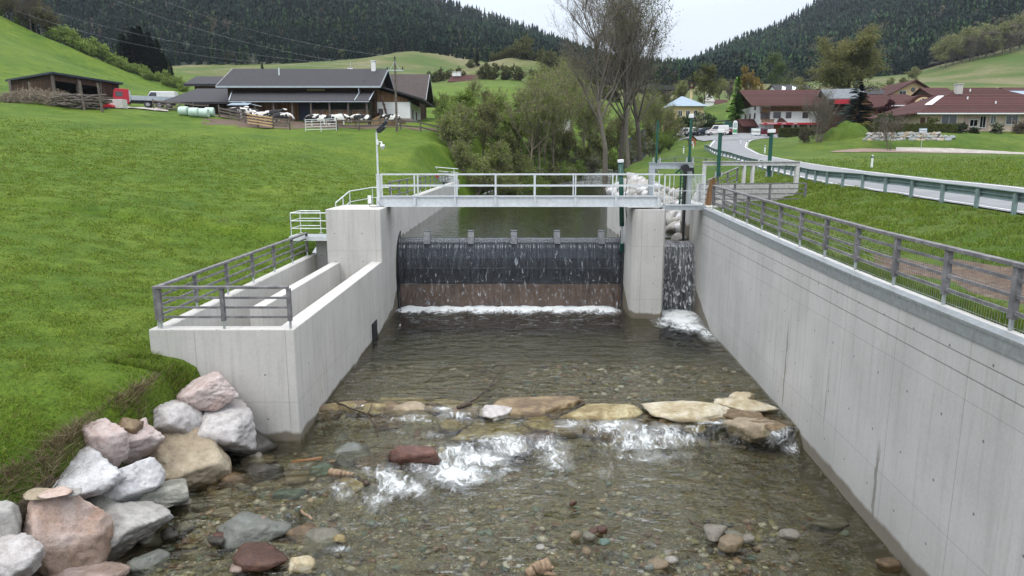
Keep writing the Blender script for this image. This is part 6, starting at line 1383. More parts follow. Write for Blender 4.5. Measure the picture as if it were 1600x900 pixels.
def gable(name, label, x0, x1, y0, y1, z0, ze, zr, walls, roof, ovx=.8, ovy=1.0, cat='house', rot=0, thick=.22, wins=(), axis='x', gablemat=None, chimneys=(), fascia=None, frame='frame_brown'):
    """axis-aligned gabled house, ridge along x (or y); rotated about its front centre"""
    cx, cy = (x0 + x1) / 2, y0; t = T(name, label, cat, (cx, cy, z0), rot); o = Vector((cx, cy, z0)); b = MB(o)
    if axis == 'x': ym = (y0 + y1) / 2; b.poly([(y0, z0 - 2), (y1, z0 - 2), (y1, ze), (ym, zr), (y0, ze)], 'x', x0, x1)
    else: xm = (x0 + x1) / 2; b.poly([(x0, z0 - 2), (x1, z0 - 2), (x1, ze), (xm, zr), (x0, ze)], 'y', y0, y1)
    b.build('wall', M[walls], t)
    if axis == 'x':
        s = (zr - ze) / (ym - y0); e0 = ze - s * ovy
        pts = [(y0 - ovy, e0), (ym, zr), (y1 + ovy, e0), (y1 + ovy, e0 + thick), (ym, zr + thick + .05), (y0 - ovy, e0 + thick)]
        b = MB(o); b.poly([(p[0], p[1] + .02) for p in pts], 'x', x0 - ovx, x1 + ovx)
    else:
        s = (zr - ze) / (xm - x0); e0 = ze - s * ovy; pts = [(x0 - ovy, e0), (xm, zr), (x1 + ovy, e0), (x1 + ovy, e0 + thick), (xm, zr + thick + .05), (x0 - ovy, e0 + thick)]
        b = MB(o); b.poly([(p[0], p[1] + .02) for p in pts], 'y', y0 - ovx, y1 + ovx)
    r = b.build('roof', M[roof], t)
    if gablemat and axis == 'x':
        for xx, d in ((x0, -.04), (x1, .04)):
            b = MB(o); b.poly([(y0 + .02, ze - .5), (y1 - .02, ze - .5), (y1 - .02, ze - .02), (ym, zr - .06), (y0 + .02, ze - .02)], 'x', *sorted((xx + d, xx + d * .1))); b.build('gable_cladding', M[gablemat], t)
    if gablemat and axis == 'y':
        b = MB(o); b.poly([(x0 + .02, ze - .3), (x1 - .02, ze - .3), (x1 - .02, ze - .02), (xm, zr - .06), (x0 + .02, ze - .02)], 'y', y0 - .04, y0 - .004); b.build('gable_cladding', M[gablemat], t)
    if fascia:
        b = MB(o)
        if axis == 'x': b.box(x0 - ovx, x1 + ovx, y0 - ovy - .05, y0 - ovy - .003, e0, e0 + thick + .02)
        for xx in (x0 - ovx - .06, x1 + ovx + .003):
            if axis == 'x': b.add([(xx, y0 - ovy, e0), (xx, ym, zr), (xx, y1 + ovy, e0), (xx, y1 + ovy, e0 + thick + .06), (xx, ym, zr + thick + .1), (xx, y0 - ovy, e0 + thick + .06)] + [(xx + .055, y0 - ovy, e0), (xx + .055, ym, zr), (xx + .055, y1 + ovy, e0), (xx + .055, y1 + ovy, e0 + thick + .06), (xx + .055, ym, zr + thick + .1), (xx + .055, y0 - ovy, e0 + thick + .06)],
                 [(0, 1, 4, 5), (1, 2, 3, 4), (6, 11, 10, 7), (7, 10, 9, 8), (0, 6, 7, 1), (1, 7, 8, 2), (5, 4, 10, 11), (4, 3, 9, 10), (0, 5, 11, 6), (2, 8, 9, 3)])
        b.build('gutter', M[fascia], r)
    for (x, y, zc, w, h, m) in chimneys:
        b = MB(o); b.box(x - w / 2, x + w / 2, y - w / 2, y + w / 2, zc, zc + h); b.box(x - w * .65, x + w * .65, y - w * .65, y + w * .65, zc + h + .003, zc + h + .1); b.build('chimney', M[m], r)
    for a in wins: window(t, o, *a, mat_frame=frame)
    return t, o, r
M['roof_grey'] = simple('grey_solar_roof', (.13, .145, .16), .6, .2, 1.)
# --- farm ---
Zf = 12.3
t, o, r = gable('barn', 'long dark log barn with charcoal roof behind the cattle yard', -38.6, -18.6, 96, 105.6, Zf, 17.9, 20.2, 'logs', 'roof_dark', ovx=1.0, ovy=1.3, cat='barn', fascia='chrome', gablemat='boards_dark',
    chimneys=((-19.5, 100.2, 20.0, .55, 1.4, 'plaster'),))
b = MB(o); b.tube((-32.3, 98.5, 18.6), (-32.3, 98.5, 20.3), .1, n=8); b.box(-33.0, -32.2, 98.3, 98.4, 18.75, 18.82); b.build('vent_pipe', M['galv_light'], r)
b = MB(o); b.beam((-39.2, 91.5, 15.25), (-39.2, 96, 16.9), .1, .1)
x0, x1 = pxX(358, 91.5, 15.3), pxX(577, 91.5, 15.3)
b = MB(o); b.add([(x0, 91.4, 15.15), (x1, 91.4, 15.15), (-18.7, 95.99, 16.75), (-38.0, 95.99, 16.75), (x0, 91.4, 15.33), (x1, 91.4, 15.33), (-18.7, 95.99, 16.93), (-38.0, 95.99, 16.93)], [(0, 3, 2, 1), (4, 5, 6, 7), (0, 1, 5, 4), (1, 2, 6, 5), (2, 3, 7, 6), (3, 0, 4, 7)]); lr = b.build('lean_to_roof', M['roof_dark'], t)
b = MB(o); b.box(x0, x1, 91.3, 91.4, 15.14, 15.26); b.beam((x0, 91.4, 15.38), (-38.0, 96, 16.98), .12, .1); b.beam((x1, 91.4, 15.38), (-18.7, 96, 16.98), .12, .1); b.beam((x1 - 1.9, 91.4, 15.38), (-20.6, 96, 16.98), .1, .1); b.build('gutter', M['chrome'], lr)
b = MB(o); b.add([(x0 - .1, 90.9, 14.75), (x0 + 2.6, 90.9, 14.75), (x0 + 3.0, 91.3, 15.05), (x0 + .4, 91.3, 15.05)], [(0, 1, 2, 3)]); b.add([(x0 - .1, 90.9, 14.7), (x0 + 2.6, 90.9, 14.7), (x0 + 3.0, 91.3, 15.0), (x0 + .4, 91.3, 15.0)], [(0, 3, 2, 1)]); b.build('blue_awning', M['roof_blue'], t)
for k in range(8):
    x = x0 + .8 + k * (x1 - x0 - 1.2) / 7; b = MB(o); b.box(x - .1, x + .1, 91.6, 91.8, Zf - 1, 15.2); b.build('post', M['old_wood'], t)
b = MB(o); b.box(x0 + 2.5, x0 + 8.2, 93.9, 94.0, Zf - 1, 15.6); b.build('board_wall', M['boards'], t)
b = MB(o); b.box(x0 + 8.3, x0 + 10.3, 93.8, 93.9, Zf - 1, 15.4); b.build('sliding_door', simple('dark_blue_door', (.03, .035, .06), .7), t)
b = MB(o); b.box(x0 + 10.4, x1 - .3, 94.3, 94.4, Zf - 1, 15.6); b.build('green_wall', simple('dark_green_boards', (.035, .05, .03), .8), t)
b = MB(o); xa, xb_ = x0 + 10.5, x1 - .2; b.box(xa, xb_, 92.2, 92.3, 12.6, 14.2); b.build('feed_fence_boards', M['boards'], t)
b = MB(o)
for k in range(6):
    a0, a1 = xa + k * (xb_ - xa) / 6, xa + (k + 1) * (xb_ - xa) / 6; b.beam((a0, 92.14, 12.7), (a1, 92.14, 14.1), .06, .1); b.beam((a0, 92.12, 14.1), (a1, 92.12, 12.7), .06, .1); b.box(a0 - .07, a0 + .07, 92.05, 92.16, 12.4, 14.25)
b.box(xa, xb_, 92.06, 92.13, 14.12, 14.24); b.build('cross_braces', M['old_wood'], t)
b = MB(o); b.box(-27.8, -25.4, 95.9, 95.99, 17.0, 17.25); b.build('hay_on_ledge', simple('pale_hay', (.35, .27, .12), .95, .4, 8.), t)
b = MB(o); b.tube((-20.5, 94.6, 17.2), (-20.5, 94.6, 15.6), .06, n=6); b.tube((-34.9, 91.3, 15.1), (-32.5, 91.4, 14.6), .05, n=6); b.build('downpipe', M['chrome'], t)
# white stable
gx0, gx1 = pxX(585, 97.2, 14), pxX(641, 97.2, 14)
t = T('stable', 'white plastered stable with dark roof at the right end of the barn', 'stable', (gx0, 97.2, Zf)); o = t.location
b = MB(o); b.box(gx0, gx1, 97.2, 108, Zf - 2, 15.65); b.build('wall', M['plaster'], t)
b = MB(o); b.poly([(gx0, 15.66), (gx1 - .3, 15.66), (gx1 - .2, 16.0), (gx0, 17.5)], 'y', 97.15, 97.3); b.build('gable_cladding', M['boards'], t)
b = MB(o); b.add([(gx0 - 1.2, 96.3, 18.15), (gx1 + 2.0, 96.3, 15.75), (gx1 + 2.0, 108.5, 15.75), (gx0 - 1.2, 108.5, 18.15), (gx0 - 1.2, 96.3, 18.4), (gx1 + 2.0, 96.3, 16.0), (gx1 + 2.0, 108.5, 16.0), (gx0 - 1.2, 108.5, 18.4)], [(0, 3, 2, 1), (4, 5, 6, 7), (0, 1, 5, 4), (1, 2, 6, 5), (2, 3, 7, 6), (3, 0, 4, 7)]); r = b.build('roof', M['roof_dark'], t)
window(t, o, 'f', gx0 + .9, 13.9, .45, .75, 97.2, mull=0); window(t, o, 'r', 99.5, 13.5, .6, 1.2, gx1); window(t, o, 'r', 103.2, 13.6, .6, 1.0, gx1)
b = MB(o); b.box(gx0 + .15, gx0 + .7, 97.12, 97.2, 12, 14.2); b.build('door', M['boards_dark'], t)
b = MB(o); b.box(gx1 + .002, gx1 + .03, 98.0, 99.0, 12.2, 15); b.build('stain', M['concrete_dry'], t)
t, o, r = gable('farmhouse', 'brown roofed building with black gable behind the white stable', pxX(600, 104, 19), pxX(647, 104, 19), 109, 118, Zf, 17.6, 21.0, 'boards_dark', 'roof_brown', ovx=1.2, ovy=1.4, cat='house', fascia='chrome', gablemat='boards_dark')
# low barn on the left
t = T('low_barn', 'low dark barn with a broad charcoal roof left of the log barn', 'barn', (pxX(300, 100), 100, Zf)); o = t.location
a = [A(250, 162, 95), A(358, 162, 95), A(390, 141, 104), A(308, 141, 104)]
b = MB(o); b.add([p for p in a] + [p + Vector((0, 0, .25)) for p in a], [(0, 3, 2, 1), (4, 5, 6, 7), (0, 1, 5, 4), (1, 2, 6, 5), (2, 3, 7, 6), (3, 0, 4, 7)]); b.build('roof', M['roof_dark'], t)
b = MB(o); b.box(a[0].x + 2.6, a[1].x, 96.5, 104, Zf - 1, a[0].z + .15); b.build('wall', M['boards_dark'], t)
t, o, r = gable('barn', 'small brown barn with flat dark roof behind the low barn', pxX(313, 108), pxX(395, 108), 108, 115, Zf, A(0, 131, 107).z, A(0, 124, 112).z, 'boards', 'roof_dark', ovx=1.2, ovy=1.0, cat='barn', thick=.35)
# wood shed at the far left (rotated; nearest corner to the camera)
c0 = A(88, 160, 88); shed_top = A(88, 114, 88).z; zg = gz(c0.x, 88) 
t = T('wood_shed', 'open brown timber shed with thin dark flat roof on the hillside', 'shed', (c0.x, 88, zg), 0); o = t.location
cR = A(184, 128, 99); cL = A(16, 122, 95.5)
P0 = Vector((c0.x, 88, zg)); PRr = Vector((cR.x, 99, zg)); PLl = Vector((cL.x, 95.5, zg)); PB = PRr + PLl - P0; up_ = Vector((0, 0, shed_top - zg - .25))
def wallq(b, p, q, z0, z1, th=.12):
    p = Vector((p.x, p.y, 0)); q = Vector((q.x, q.y, 0)); b.beam(p + Vector((0, 0, (z0 + z1) / 2)), q + Vector((0, 0, (z0 + z1) / 2)), th, z1 - z0)
b = MB(o); wallq(b, P0, PLl, zg - 1, shed_top - .2); b.build('side_wall', M['boards_dark'], t)
b = MB(o); wallq(b, PLl, PB, zg - 1, shed_top - .2); wallq(b, PB, PRr, zg - 1, shed_top - .2); b.build('back_wall', M['boards_dark'], t)
b = MB(o); wallq(b, P0, PRr, shed_top - .9, shed_top - .2); wallq(b, P0.lerp(PRr, .72), PRr, zg - 1, shed_top - .9); b.build('front_boards', M['boards_dark'], t)
for f in (0.0, .35, .7, 1.0):
    p = P0.lerp(PRr, f); b = MB(o); b.box(p.x - .14, p.x + .14, p.y - .3, p.y - .03, zg - 1, shed_top - .2); b.build('post', M['old_wood'], t)
ctr = (P0 + PB) / 2; rr_ = [ctr + (p - ctr) * 1.1 for p in (P0, PRr, PB, PLl)]
b = MB(o); v = [Vector((p.x, p.y, shed_top - .18)) for p in rr_] + [Vector((p.x, p.y, shed_top + .06)) for p in rr_]; b.add(v, [(0, 3, 2, 1), (4, 5, 6, 7), (0, 1, 5, 4), (1, 2, 6, 5), (2, 3, 7, 6), (3, 0, 4, 7)]); b.build('roof', simple('dark_blue_sheet_roof', (.02, .03, .045), .6), t)
# brushwood pile, stakes
t = T('brushwood_pile', 'long untidy pile of logs and brushwood in front of the shed', 'wood pile', (pxX(80, 84), 84, gz(pxX(80, 84), 84))); o = t.location
rs = np.random.RandomState(4)
for nm, m, n, xr, rr in (('logs', 'old_wood', 150, (100, 158), (.05, .13)), ('brushwood', 'twig', 900, (2, 112), (.012, .04)), ('pale_logs', 'bark_light', 40, (95, 155), (.05, .1))):
    b = MB(o)
    for k in range(n):
        px = rs.uniform(*xr); X = pxX(px, 84, 15); y = 84 + rs.uniform(-1.2, 1.2); top = (1.7 if px > 30 else 1.2) - abs(y - 84) * .4; z = gz(X, y) + rs.uniform(.05, max(.3, top)); L_ = rs.uniform(.8, 2.4) * (1 if nm != 'brushwood' else .6)
        a = rs.normal(0, .35) if nm != 'brushwood' else rs.uniform(0, 3.14); e_ = rs.normal(0, .10 if nm != 'brushwood' else .5); d = Vector((math.cos(a) * L_ / 2, math.sin(a) * L_ / 2, e_ * L_ / 2)); r = rs.uniform(*rr); b.tube(Vector((X, y, z)) - d, Vector((X, y, z)) + d, r, r * .8, 5)
    b.build(nm, M[m], t)
for i, (px, pt, Y, lab) in enumerate(((14, 125, 86, 'leftmost leaning stake before the shed'), (45, 128, 85.5, 'second pale stake from the left before the shed'), (124, 126, 82.5, 'tall grey stake holding the log pile in the middle'), (152, 130, 82.5, 'right tall stake holding the log pile'))):
    p = A(px, pt, Y); b = MB((p.x, Y, gz(p.x, Y))); b.tube((p.x + .25 * (i > 1), Y, gz(p.x, Y) - .3), (p.x, Y, p.z), .15, .12, 8); o_ = b.build('wooden_stake', M['old_wood'] if i > 1 else M['bark_light'], None); o_.location = (p.x, Y, gz(p.x, Y)); meta(o_, lab, 'stake', 'stakes around the log pile')
# farm track
gpatch('farm_track', [(158, 262), (160, 262), (168, 262)], [89.5, 92, 97], .14, M['gravel_path'])
# truck
def wheel(t, x, y, z, r, w=.28, side=-1):
    b = MB(); b.tube((x, y - w / 2, z), (x, y + w / 2, z), r, n=18); wh = b.build('wheel', M['tyre'], t); b = MB(); b.tube((x, y - w / 2 - .02, z), (x, y + w / 2 + .02, z), r * .58, n=14); b.build('rim', M['rim'], wh)
X_, Y_ = pxX(226, 98, 16), 98; zt_ = max(gz(X_ - 3, 97), gz(X_ + 3, 97), gz(X_, 99)); t = T('lorry', 'red lorry cab with grey tipper tray parked beside the shed', 'lorry', (X_, Y_, zt_ - .15), R(24)); t.scale = (.95, .9, .8)
b = MB(); b.poly([(-3.9, .55), (-1.9, .55), (-1.9, 2.95), (-3.55, 3.0), (-3.8, 2.6), (-3.95, 1.5)], 'y', -1.2, 1.2); b.build('cab', M['red_paint'], t, .06)
b = MB(); b.add([(-3.985, -1.05, 1.62), (-3.985, 1.05, 1.62), (-3.83, 1.05, 2.5), (-3.83, -1.05, 2.5)], [(0, 1, 2, 3)]); b.box(-3.55, -2.7, -1.225, -1.203, 1.7, 2.45); b.build('windscreen', M['glass'], t)
b = MB(); b.box(-3.99, -3.96, -.9, .9, .8, 1.35); b.box(-4.0, -3.9, -1.1, 1.1, .5, .72); b.build('grille', M['black'], t)
for y in (-.95, .95): b = MB(); b.box(-4.02, -3.97, y - .15, y + .15, .75, .92); b.build('headlight', M['white_plastic'], t)
b = MB(); b.box(-1.75, 3.9, -1.15, 1.15, 1.15, 1.9)
for k in range(7): b.box(-1.7 + k * .9, -1.62 + k * .9, -1.19, -1.153, 1.15, 1.9)
b.build('tipper_tray', M['chrome'], t, .02); b = MB(); b.box(-1.85, 3.7, -.45, .45, .7, 1.14); b.build('chassis', M['black'], t); b = MB(); b.box(-2.1, -1.78, -1.1, 1.1, .9, 2.7); b.build('cab_guard', M['galv'], t)
for x in (-2.9, .4, 1.9, 3.1):
    for y in (-1.0, 1.0): wheel(t, x, y, .5, .5)
def car(name, label, loc, rot, mat, kind='car', L_=4.3, group=None, cat='car', hood_open=False):
    t = T(name, label, cat, loc, rot, group); h = L_ / 2
    if kind == 'car': pr = [(-h, .3), (-h + .05, .75), (-h + 1.0, .92), (-h + 1.7, 1.42), (h - 1.2, 1.45), (h - .35, .98), (h, .9), (h, .3)]; gl = [(-h + 1.15, .95), (-h + 1.75, 1.36), (h - 1.25, 1.38), (h - .6, .98)]
    else: pr = [(-h, .35), (-h + .02, .95), (-h + .8, 1.15), (-h + 1.35, 1.95), (h - .1, 1.98), (h, 1.2), (h, .35)]; gl = [(-h + .98, 1.2), (-h + 1.42, 1.8), (-h + 2.2, 1.8), (-h + 2.2, 1.2)]
    b = MB(); b.poly(pr, 'y', -.85, .85); b.build('body', M[mat] if isinstance(mat, str) else mat, t, .09)
    b = MB(); b.poly(gl, 'y', -.865, .865); b.build('side_window', M['glass'], t)
    b = MB(); k = 2 if kind == 'car' else 2; p, q = pr[k], pr[k + 1]; b.add([(p[0] + .04, -.7, p[1] + .08), (p[0] + .04, .7, p[1] + .08), (q[0] - .03, .65, q[1] - .03), (q[0] - .03, -.65, q[1] - .03)], [(0, 1, 2, 3)]); 
    for v in b.v: v.x -= .05; v.z += .05
    b.build('windscreen', M['glass'], t)
    for x in (-h + .8, h - .85):
        for y in (-.78, .78): wheel(t, x, y, .31, .31, .2)
    for y in (-.6, .6): b = MB(); b.box(-h - .02, -h + .02, y - .16, y + .16, .6, .74); b.build('headlight', M['white_plastic'], t)
    if kind == 'van': b = MB(); b.box(-h + .3, h - .02, -.875, -.862, .95, 1.03); b.build('red_stripe', M['red_paint'], t)
    return t
M['paint_white'] = simple('white_car_paint', (.72, .72, .72), .3, .04); M['paint_dark'] = simple('dark_blue_car_paint', (.03, .04, .06), .25, .1); M['paint_grey'] = simple('silver_grey_paint', (.35, .37, .40), .3, .08); M['paint_wine'] = simple('wine_red_paint', (.12, .015, .02), .3, .1)
x_ = pxX(252, 105, 15); car('van', 'white van partly hidden behind the grey lorry tray', (x_, 105, gz(x_, 105) + .3), R(8), 'paint_white', 'van', 4.8, cat='van')
# things by the shed
x_ = pxX(180, 88, 15); z_ = gz(x_, 88); b = MB(); b.box(-1.15, 1.15, -.6, .6, 0, 1.1); o_ = b.build('concrete_block', M['concrete_dry'], None, .03); o_.location = (x_ , 88, z_); meta(o_, 'pale grey square block in front of the shed corner', 'block')
x_ = pxX(164, 87, 15); b = MB(); b.poly([(-1., .1), (1., .1), (.9, .35), (.3, .6), (-.9, .7)], 'y', -.4, .4); o_ = b.build('red_implement', M['red_paint'], None, .03); o_.location = (x_, 87, gz(x_, 87)); meta(o_, 'low red farm implement beside the pale block', 'implement')
t = T('bales', '', '') ; bpy.data.objects.remove(t)
M['bale_end'] = M['bale']
BL = ['leftmost of the pale green wrapped bales at the fence', 'second pale green wrapped bale from the left', 'third pale green wrapped bale from the left', 'smaller bale set back at the right end of the bale row', 'single wrapped bale beside the shed']
for i, (px, Y) in enumerate(((288, 86), (304, 86), (319, 86.3), (328, 88), (187, 89.5))):
    x_ = pxX(px, Y, 13.5); x_ = pxX(px, Y, gz(x_, Y)); b = MB(); b.tube((-.55, 0, .55), (.55, 0, .55), .56, n=22); o_ = b.build('silage_bale', M['bale'], None, .1, smooth=False, seg=3); o_.location = (x_, Y, gz(x_, Y) - .03); o_.rotation_euler = (0, 0, .1 * (i - 1)); meta(o_, BL[i], 'bale', 'wrapped silage bales')
# plank fences
def plank_fence(name, label, pts, step=2.4, h=1.3, rails=(.35, .72, 1.1), mat='old_wood'):
    P3 = [Vector((p[0], p[1], gz(p[0], p[1]))) for p in pts]; t = T(name, label, 'fence', P3[0]); o = t.location; al = along(P3, step)
    for p in al: p.z = gz(p.x, p.y)
    rs_ = random.Random(3)
    for p in al: b = MB(o); b.tube((p.x, p.y, p.z - .3), (p.x + rs_.uniform(-.05, .05), p.y, p.z + h + rs_.uniform(-.05, .12)), .09, .08, 7); b.build('post', M[mat], t)
    for z in rails:
        b = MB(o)
        for i in range(len(al) - 1): b.beam(al[i] + Vector((0, -.1, z + rs_.uniform(-.04, .04))), al[i + 1] + Vector((0, -.1, z + rs_.uniform(-.04, .04))), .05, .17)
        b.build('plank', M[mat], t)
    return t
def pp_(l): return [(pxX(px, Y, gz(pxX(px, Y, 13), Y)), Y) for px, Y in l]
plank_fence('plank_fence', 'grey wooden plank fence around the front of the cattle yard', pp_([(343, 88.5), (366, 87), (385, 84), (400, 81), (440, 79.5), (470, 79.5)]), 2.2, 1.45)
plank_fence('plank_fence', 'old wooden plank fence continuing right past the utility pole', pp_([(527, 80.5), (560, 81), (600, 82.5), (650, 84), (705, 87)]), 2.5, 1.3, (.5, 1.05))
plank_fence('plank_fence', 'grey plank fence between the lorry and the bales', pp_([(240, 93), (270, 92), (300, 91), (345, 90)]), 2.2, 1.3)
fa_ = pp_([(388, 81.6), (427, 79.4)]); P3 = [Vector((p[0], p[1], gz(*p))) for p in fa_]; t = T('yard_gate', 'gate of fresh yellow planks in the cattle yard fence', 'gate', P3[0])
for z in (.3, .62, .94, 1.25): b = MB(P3[0]); b.beam(P3[0] + Vector((0, -.2, z)), P3[1] + Vector((0, -.2, z)), .04, .14); b.build('plank', M['new_wood'], t)
g0, g1 = pp_([(478, 79.6), (526, 79.9)]); P3 = [Vector((*g0, gz(*g0))), Vector((*g1, gz(*g1)))]; t = T('tube_gate', 'silver tube gate in front of the cows', 'gate', P3[0]); b = MB(P3[0])
for z in (.2, .5, .8, 1.1, 1.3): b.tube(P3[0] + Vector((0, -.1, z)), P3[1] + Vector((0, -.1, z)), .03, n=6)
for f in (0, .5, 1): q = P3[0].lerp(P3[1], f); b.tube(q + Vector((0, -.1, -.2)), q + Vector((0, -.1, 1.35)), .035, n=6)
b.build('tubes', M['galv_light'], t)
soil('yard_soil', pxX(500, 87, 13), 87, 17, 5.5, 1.3, off=.05)
# cows
def cowmat():
    m, nt_, p = newmat('holstein_coat'); g = G(nt_); oi = g.n('ShaderNodeObjectInfo'); v = g.n('ShaderNodeVectorMath', operation='ADD'); g.l(g.obj(), v.inputs[0]); sc_ = g.n('ShaderNodeVectorMath', operation='SCALE'); g.l(oi.outputs['Location'], sc_.inputs[0]); sc_.inputs['Scale'].default_value = .37; g.l(sc_.outputs[0], v.inputs[1])
    k = g.mr(g.noise(v.outputs[0], 1.1, 2), .47, .49); g.l(g.mix(k, (.72, .70, .66), (.018, .017, .018)), p.inputs['Base Color']); p.inputs['Roughness'].default_value = .8; return m
M['cow'] = cowmat()
def skin_mesh(name, joints, edges, mat, parent, sub=2):
    me = bpy.data.meshes.new(name); me.from_pydata([j[:3] for j in joints], edges, []); o = link(name, me, parent); s = o.modifiers.new('skin', 'SKIN')
    for i, j in enumerate(joints): me.skin_vertices[0].data[i].radius = (j[3], j[4] if len(j) > 4 else j[3]); me.skin_vertices[0].data[i].use_root = (i == 0)
    sb = o.modifiers.new('sub', 'SUBSURF'); sb.levels = sub; sb.render_levels = sub; me.materials.append(mat); return o
def cow(label, px, Y, face, head='up', s=1., first=False):
    x_ = pxX(px, Y, 13); x_ = pxX(px, Y, gz(x_, Y)); t = T('cow', label, 'cow', (x_, Y, gz(x_, Y) + .02), 0 if face < 0 else math.pi, 'black and white cows in the yard')
    hz = {'up': (-1.35, 1.45, -1.75, 1.38), 'down': (-1.3, .95, -1.55, .5)}[head]
    J = [(.75, 0, 1.05, .30, .34), (.2, 0, 1.0, .36, .42), (-.4, 0, 1.02, .34, .40), (-.8, 0, 1.12, .25, .30), (hz[0] + .2, 0, (hz[1] + 1.12) / 2 + .06, .17), (hz[0], 0, hz[1], .15), (hz[2], 0, hz[3], .085),
        (.85, .2, .85, .17), (.82, .22, .52, .08), (.92, .22, .28, .065), (.86, .22, .04, .07), (.85, -.2, .85, .17), (.72, -.22, .52, .08), (.80, -.22, .28, .065), (.74, -.22, .04, .07),
        (-.7, .2, .8, .13), (-.7, .2, .42, .075), (-.72, .2, .04, .07), (-.7, -.2, .8, .13), (-.62, -.2, .42, .075), (-.6, -.2, .04, .07), (1.02, 0, 1.22, .06), (1.08, 0, .6, .03), (.55, 0, .62, .14)]
    E_ = [(0, 1), (1, 2), (2, 3), (3, 4), (4, 5), (5, 6), (0, 7), (7, 8), (8, 9), (9, 10), (0, 11), (11, 12), (12, 13), (13, 14), (2, 15), (15, 16), (16, 17), (2, 18), (18, 19), (19, 20), (0, 21), (21, 22), (0, 23)]
    skin_mesh('body', J, E_, M['cow'], t, 1)
    b = MB()
    for y in (-1, 1): b.add([(hz[0], y * .12, hz[1] + .08), (hz[0] + .06, y * .3, hz[1] + .1), (hz[0] - .05, y * .28, hz[1] + .0), (hz[0] - .02, y * .12, hz[1] - .0)], [(0, 1, 2, 3)])
    b.build('ears', M['cow'], t); t.scale = (s,) * 3; return t
cow('white headed cow standing alone at the left under the blue awning', 369, 89.5, 1, 'up')
cow('black and white cow behind the fresh plank gate, left one', 392, 89, -1, 'up'); cow('mostly white cow lying low behind the fresh plank gate', 407, 86, 1, 'down', .9)
cow('large black and white cow right of the plank gate', 428, 88.5, 1, 'up'); cow('white rumped cow at the right of the plank gate group', 441, 86, 1, 'down')
cow('long black and white cow behind the tube gate, left one', 497, 84.5, -1, 'down', 1.1); cow('black and white cow behind the tube gate, right one', 528, 84.2, 1, 'down', 1.1)
cow('white faced cow left of the utility pole', 566, 85.2, -1, 'down', 1.1); cow('cow with head down just right of the utility pole', 611, 86.5, -1, 'down', 1.)
# manure conveyor, dung heap
x_ = pxX(603, 93, 13); t = T('conveyor', 'dark rusty conveyor boom standing before the white stable wall', 'conveyor', (x_, 93, gz(x_, 93))); b = MB(t.location); p, q = Vector((pxX(606, 93, 13), 93, 13.0)), Vector((pxX(596, 93, 16), 93, 16.1)); b.beam(p, q, .25, .22)
for k in range(5): c = p.lerp(q, k / 5); b.beam(c + Vector((-.25, 0, .1)), c + Vector((.25, 0, .1)), .06, .06)
b.build('boom', simple('rusty_dark_iron', (.06, .035, .03), .9), t); b = MB(t.location); b.beam(p + Vector((-1.1, 0, -.2)), p + Vector((.2, 0, .6)), .08, .08); b.build('strut', M['chrome'], t)
V, F = rock_geo(55, 3, 12, 0, .15); o_ = npmesh('dung_heap', V * (2.6, 1.2, 1.3), F, simple('brown_dung', (.13, .085, .04), .95, .4, 4., bump=.8), smooth=True); o_.location = (pxX(607, 92, 13), 91.5, 12.2); meta(o_, 'brown dung heap in front of the white stable', 'heap')
V, F = rock_geo(56, 3, 12, 0, .15); o_ = npmesh('brushwood_heap', V * (1.5, 1.0, .7), F, simple('grey_brown_heap', (.10, .085, .07), .95, .4, 6., bump=.8), smooth=True); o_.location = (pxX(632, 94, 13), 94, 12.6); meta(o_, 'low grey heap against the stable corner', 'heap')
# utility pole and wires
p = A(620, 200, 82); q = A(618, 92, 82); t = T('utility_pole', 'tall wooden utility pole with cross arm in front of the stable', 'utility pole', (p.x, 82, gz(p.x, 82))); o = t.location; b = MB(o); b.tube((p.x, 82, gz(p.x, 82) - .3), (p.x, 82, q.z), .15, .11, 10); b.build('pole', M['old_wood'], t)
zc = A(618, 110, 82).z; b = MB(o); b.box(p.x - .95, p.x + .95, 81.9, 82.0, zc - .06, zc + .06); b.beam((p.x - .6, 81.9, zc), (p.x, 81.9, zc + 1.0), .04, .04); b.beam((p.x + .6, 81.9, zc), (p.x, 81.9, zc + 1.0), .04, .04); b.build('cross_arm', M['galv'], t)
for dx, dz in ((-.88, .06), (.88, .06), (0, 1.25)): b = MB(o); b.tube((p.x + dx, 81.95, zc + dz), (p.x + dx, 81.95, zc + dz + .28), .07, .09, 8); b.build('insulator', M['black'], t)
M['wire'] = simple('aluminium_wire', (.45, .46, .48), .5, .1)
def wire(lab, a, c, sag, r=.0055, n=24): b = MB(a); pts = [a.lerp(c, i / n) - Vector((0, 0, sag * 4 * (i / n) * (1 - i / n))) for i in range(n + 1)]; b.path(pts, r, n=4); o_ = b.build('power_line', M['wire'], None); o_.location = a; meta(o_, lab, 'power line', 'power lines crossing in front of the left forest')
wire('upper left power line falling from the top left to the utility pole', A(175, -2, 95), Vector((p.x - .88, 82, zc + .3)), 1.2); wire('long power line from the top edge centre left down to the pole', A(256, 1, 100), Vector((p.x, 82, zc + 1.5)), 1.0)
wire('lowest power line starting above the hillside at the left', A(55, 10, 110), Vector((p.x + .88, 82, zc + .3)), 1.6); wire('short power line crossing over the barn', A(20, 15, 112), Vector((p.x - .88, 82, zc + .3)), 2.2)
# cable car gondola
p = A(548, 108, 330); t = T('gondola', 'tiny dark cable car gondola hanging over the far pasture', 'gondola', p); b = MB(p); b.box(p.x - 1.2, p.x + 1.2, 329, 331, p.z - 1.1, p.z + .9); b.build('cabin', M['black'], t, .5); b = MB(p); b.tube((p.x, 330, p.z + .8), (p.x, 330, p.z + 3.4), .12, n=6); b.build('hanger', M['galv'], t); b = MB(p); b.box(p.x - 1.25, p.x + 1.25, 328.98, 328.995, p.z - .1, p.z + .5); b.build('window_band', M['white_plastic'], t)

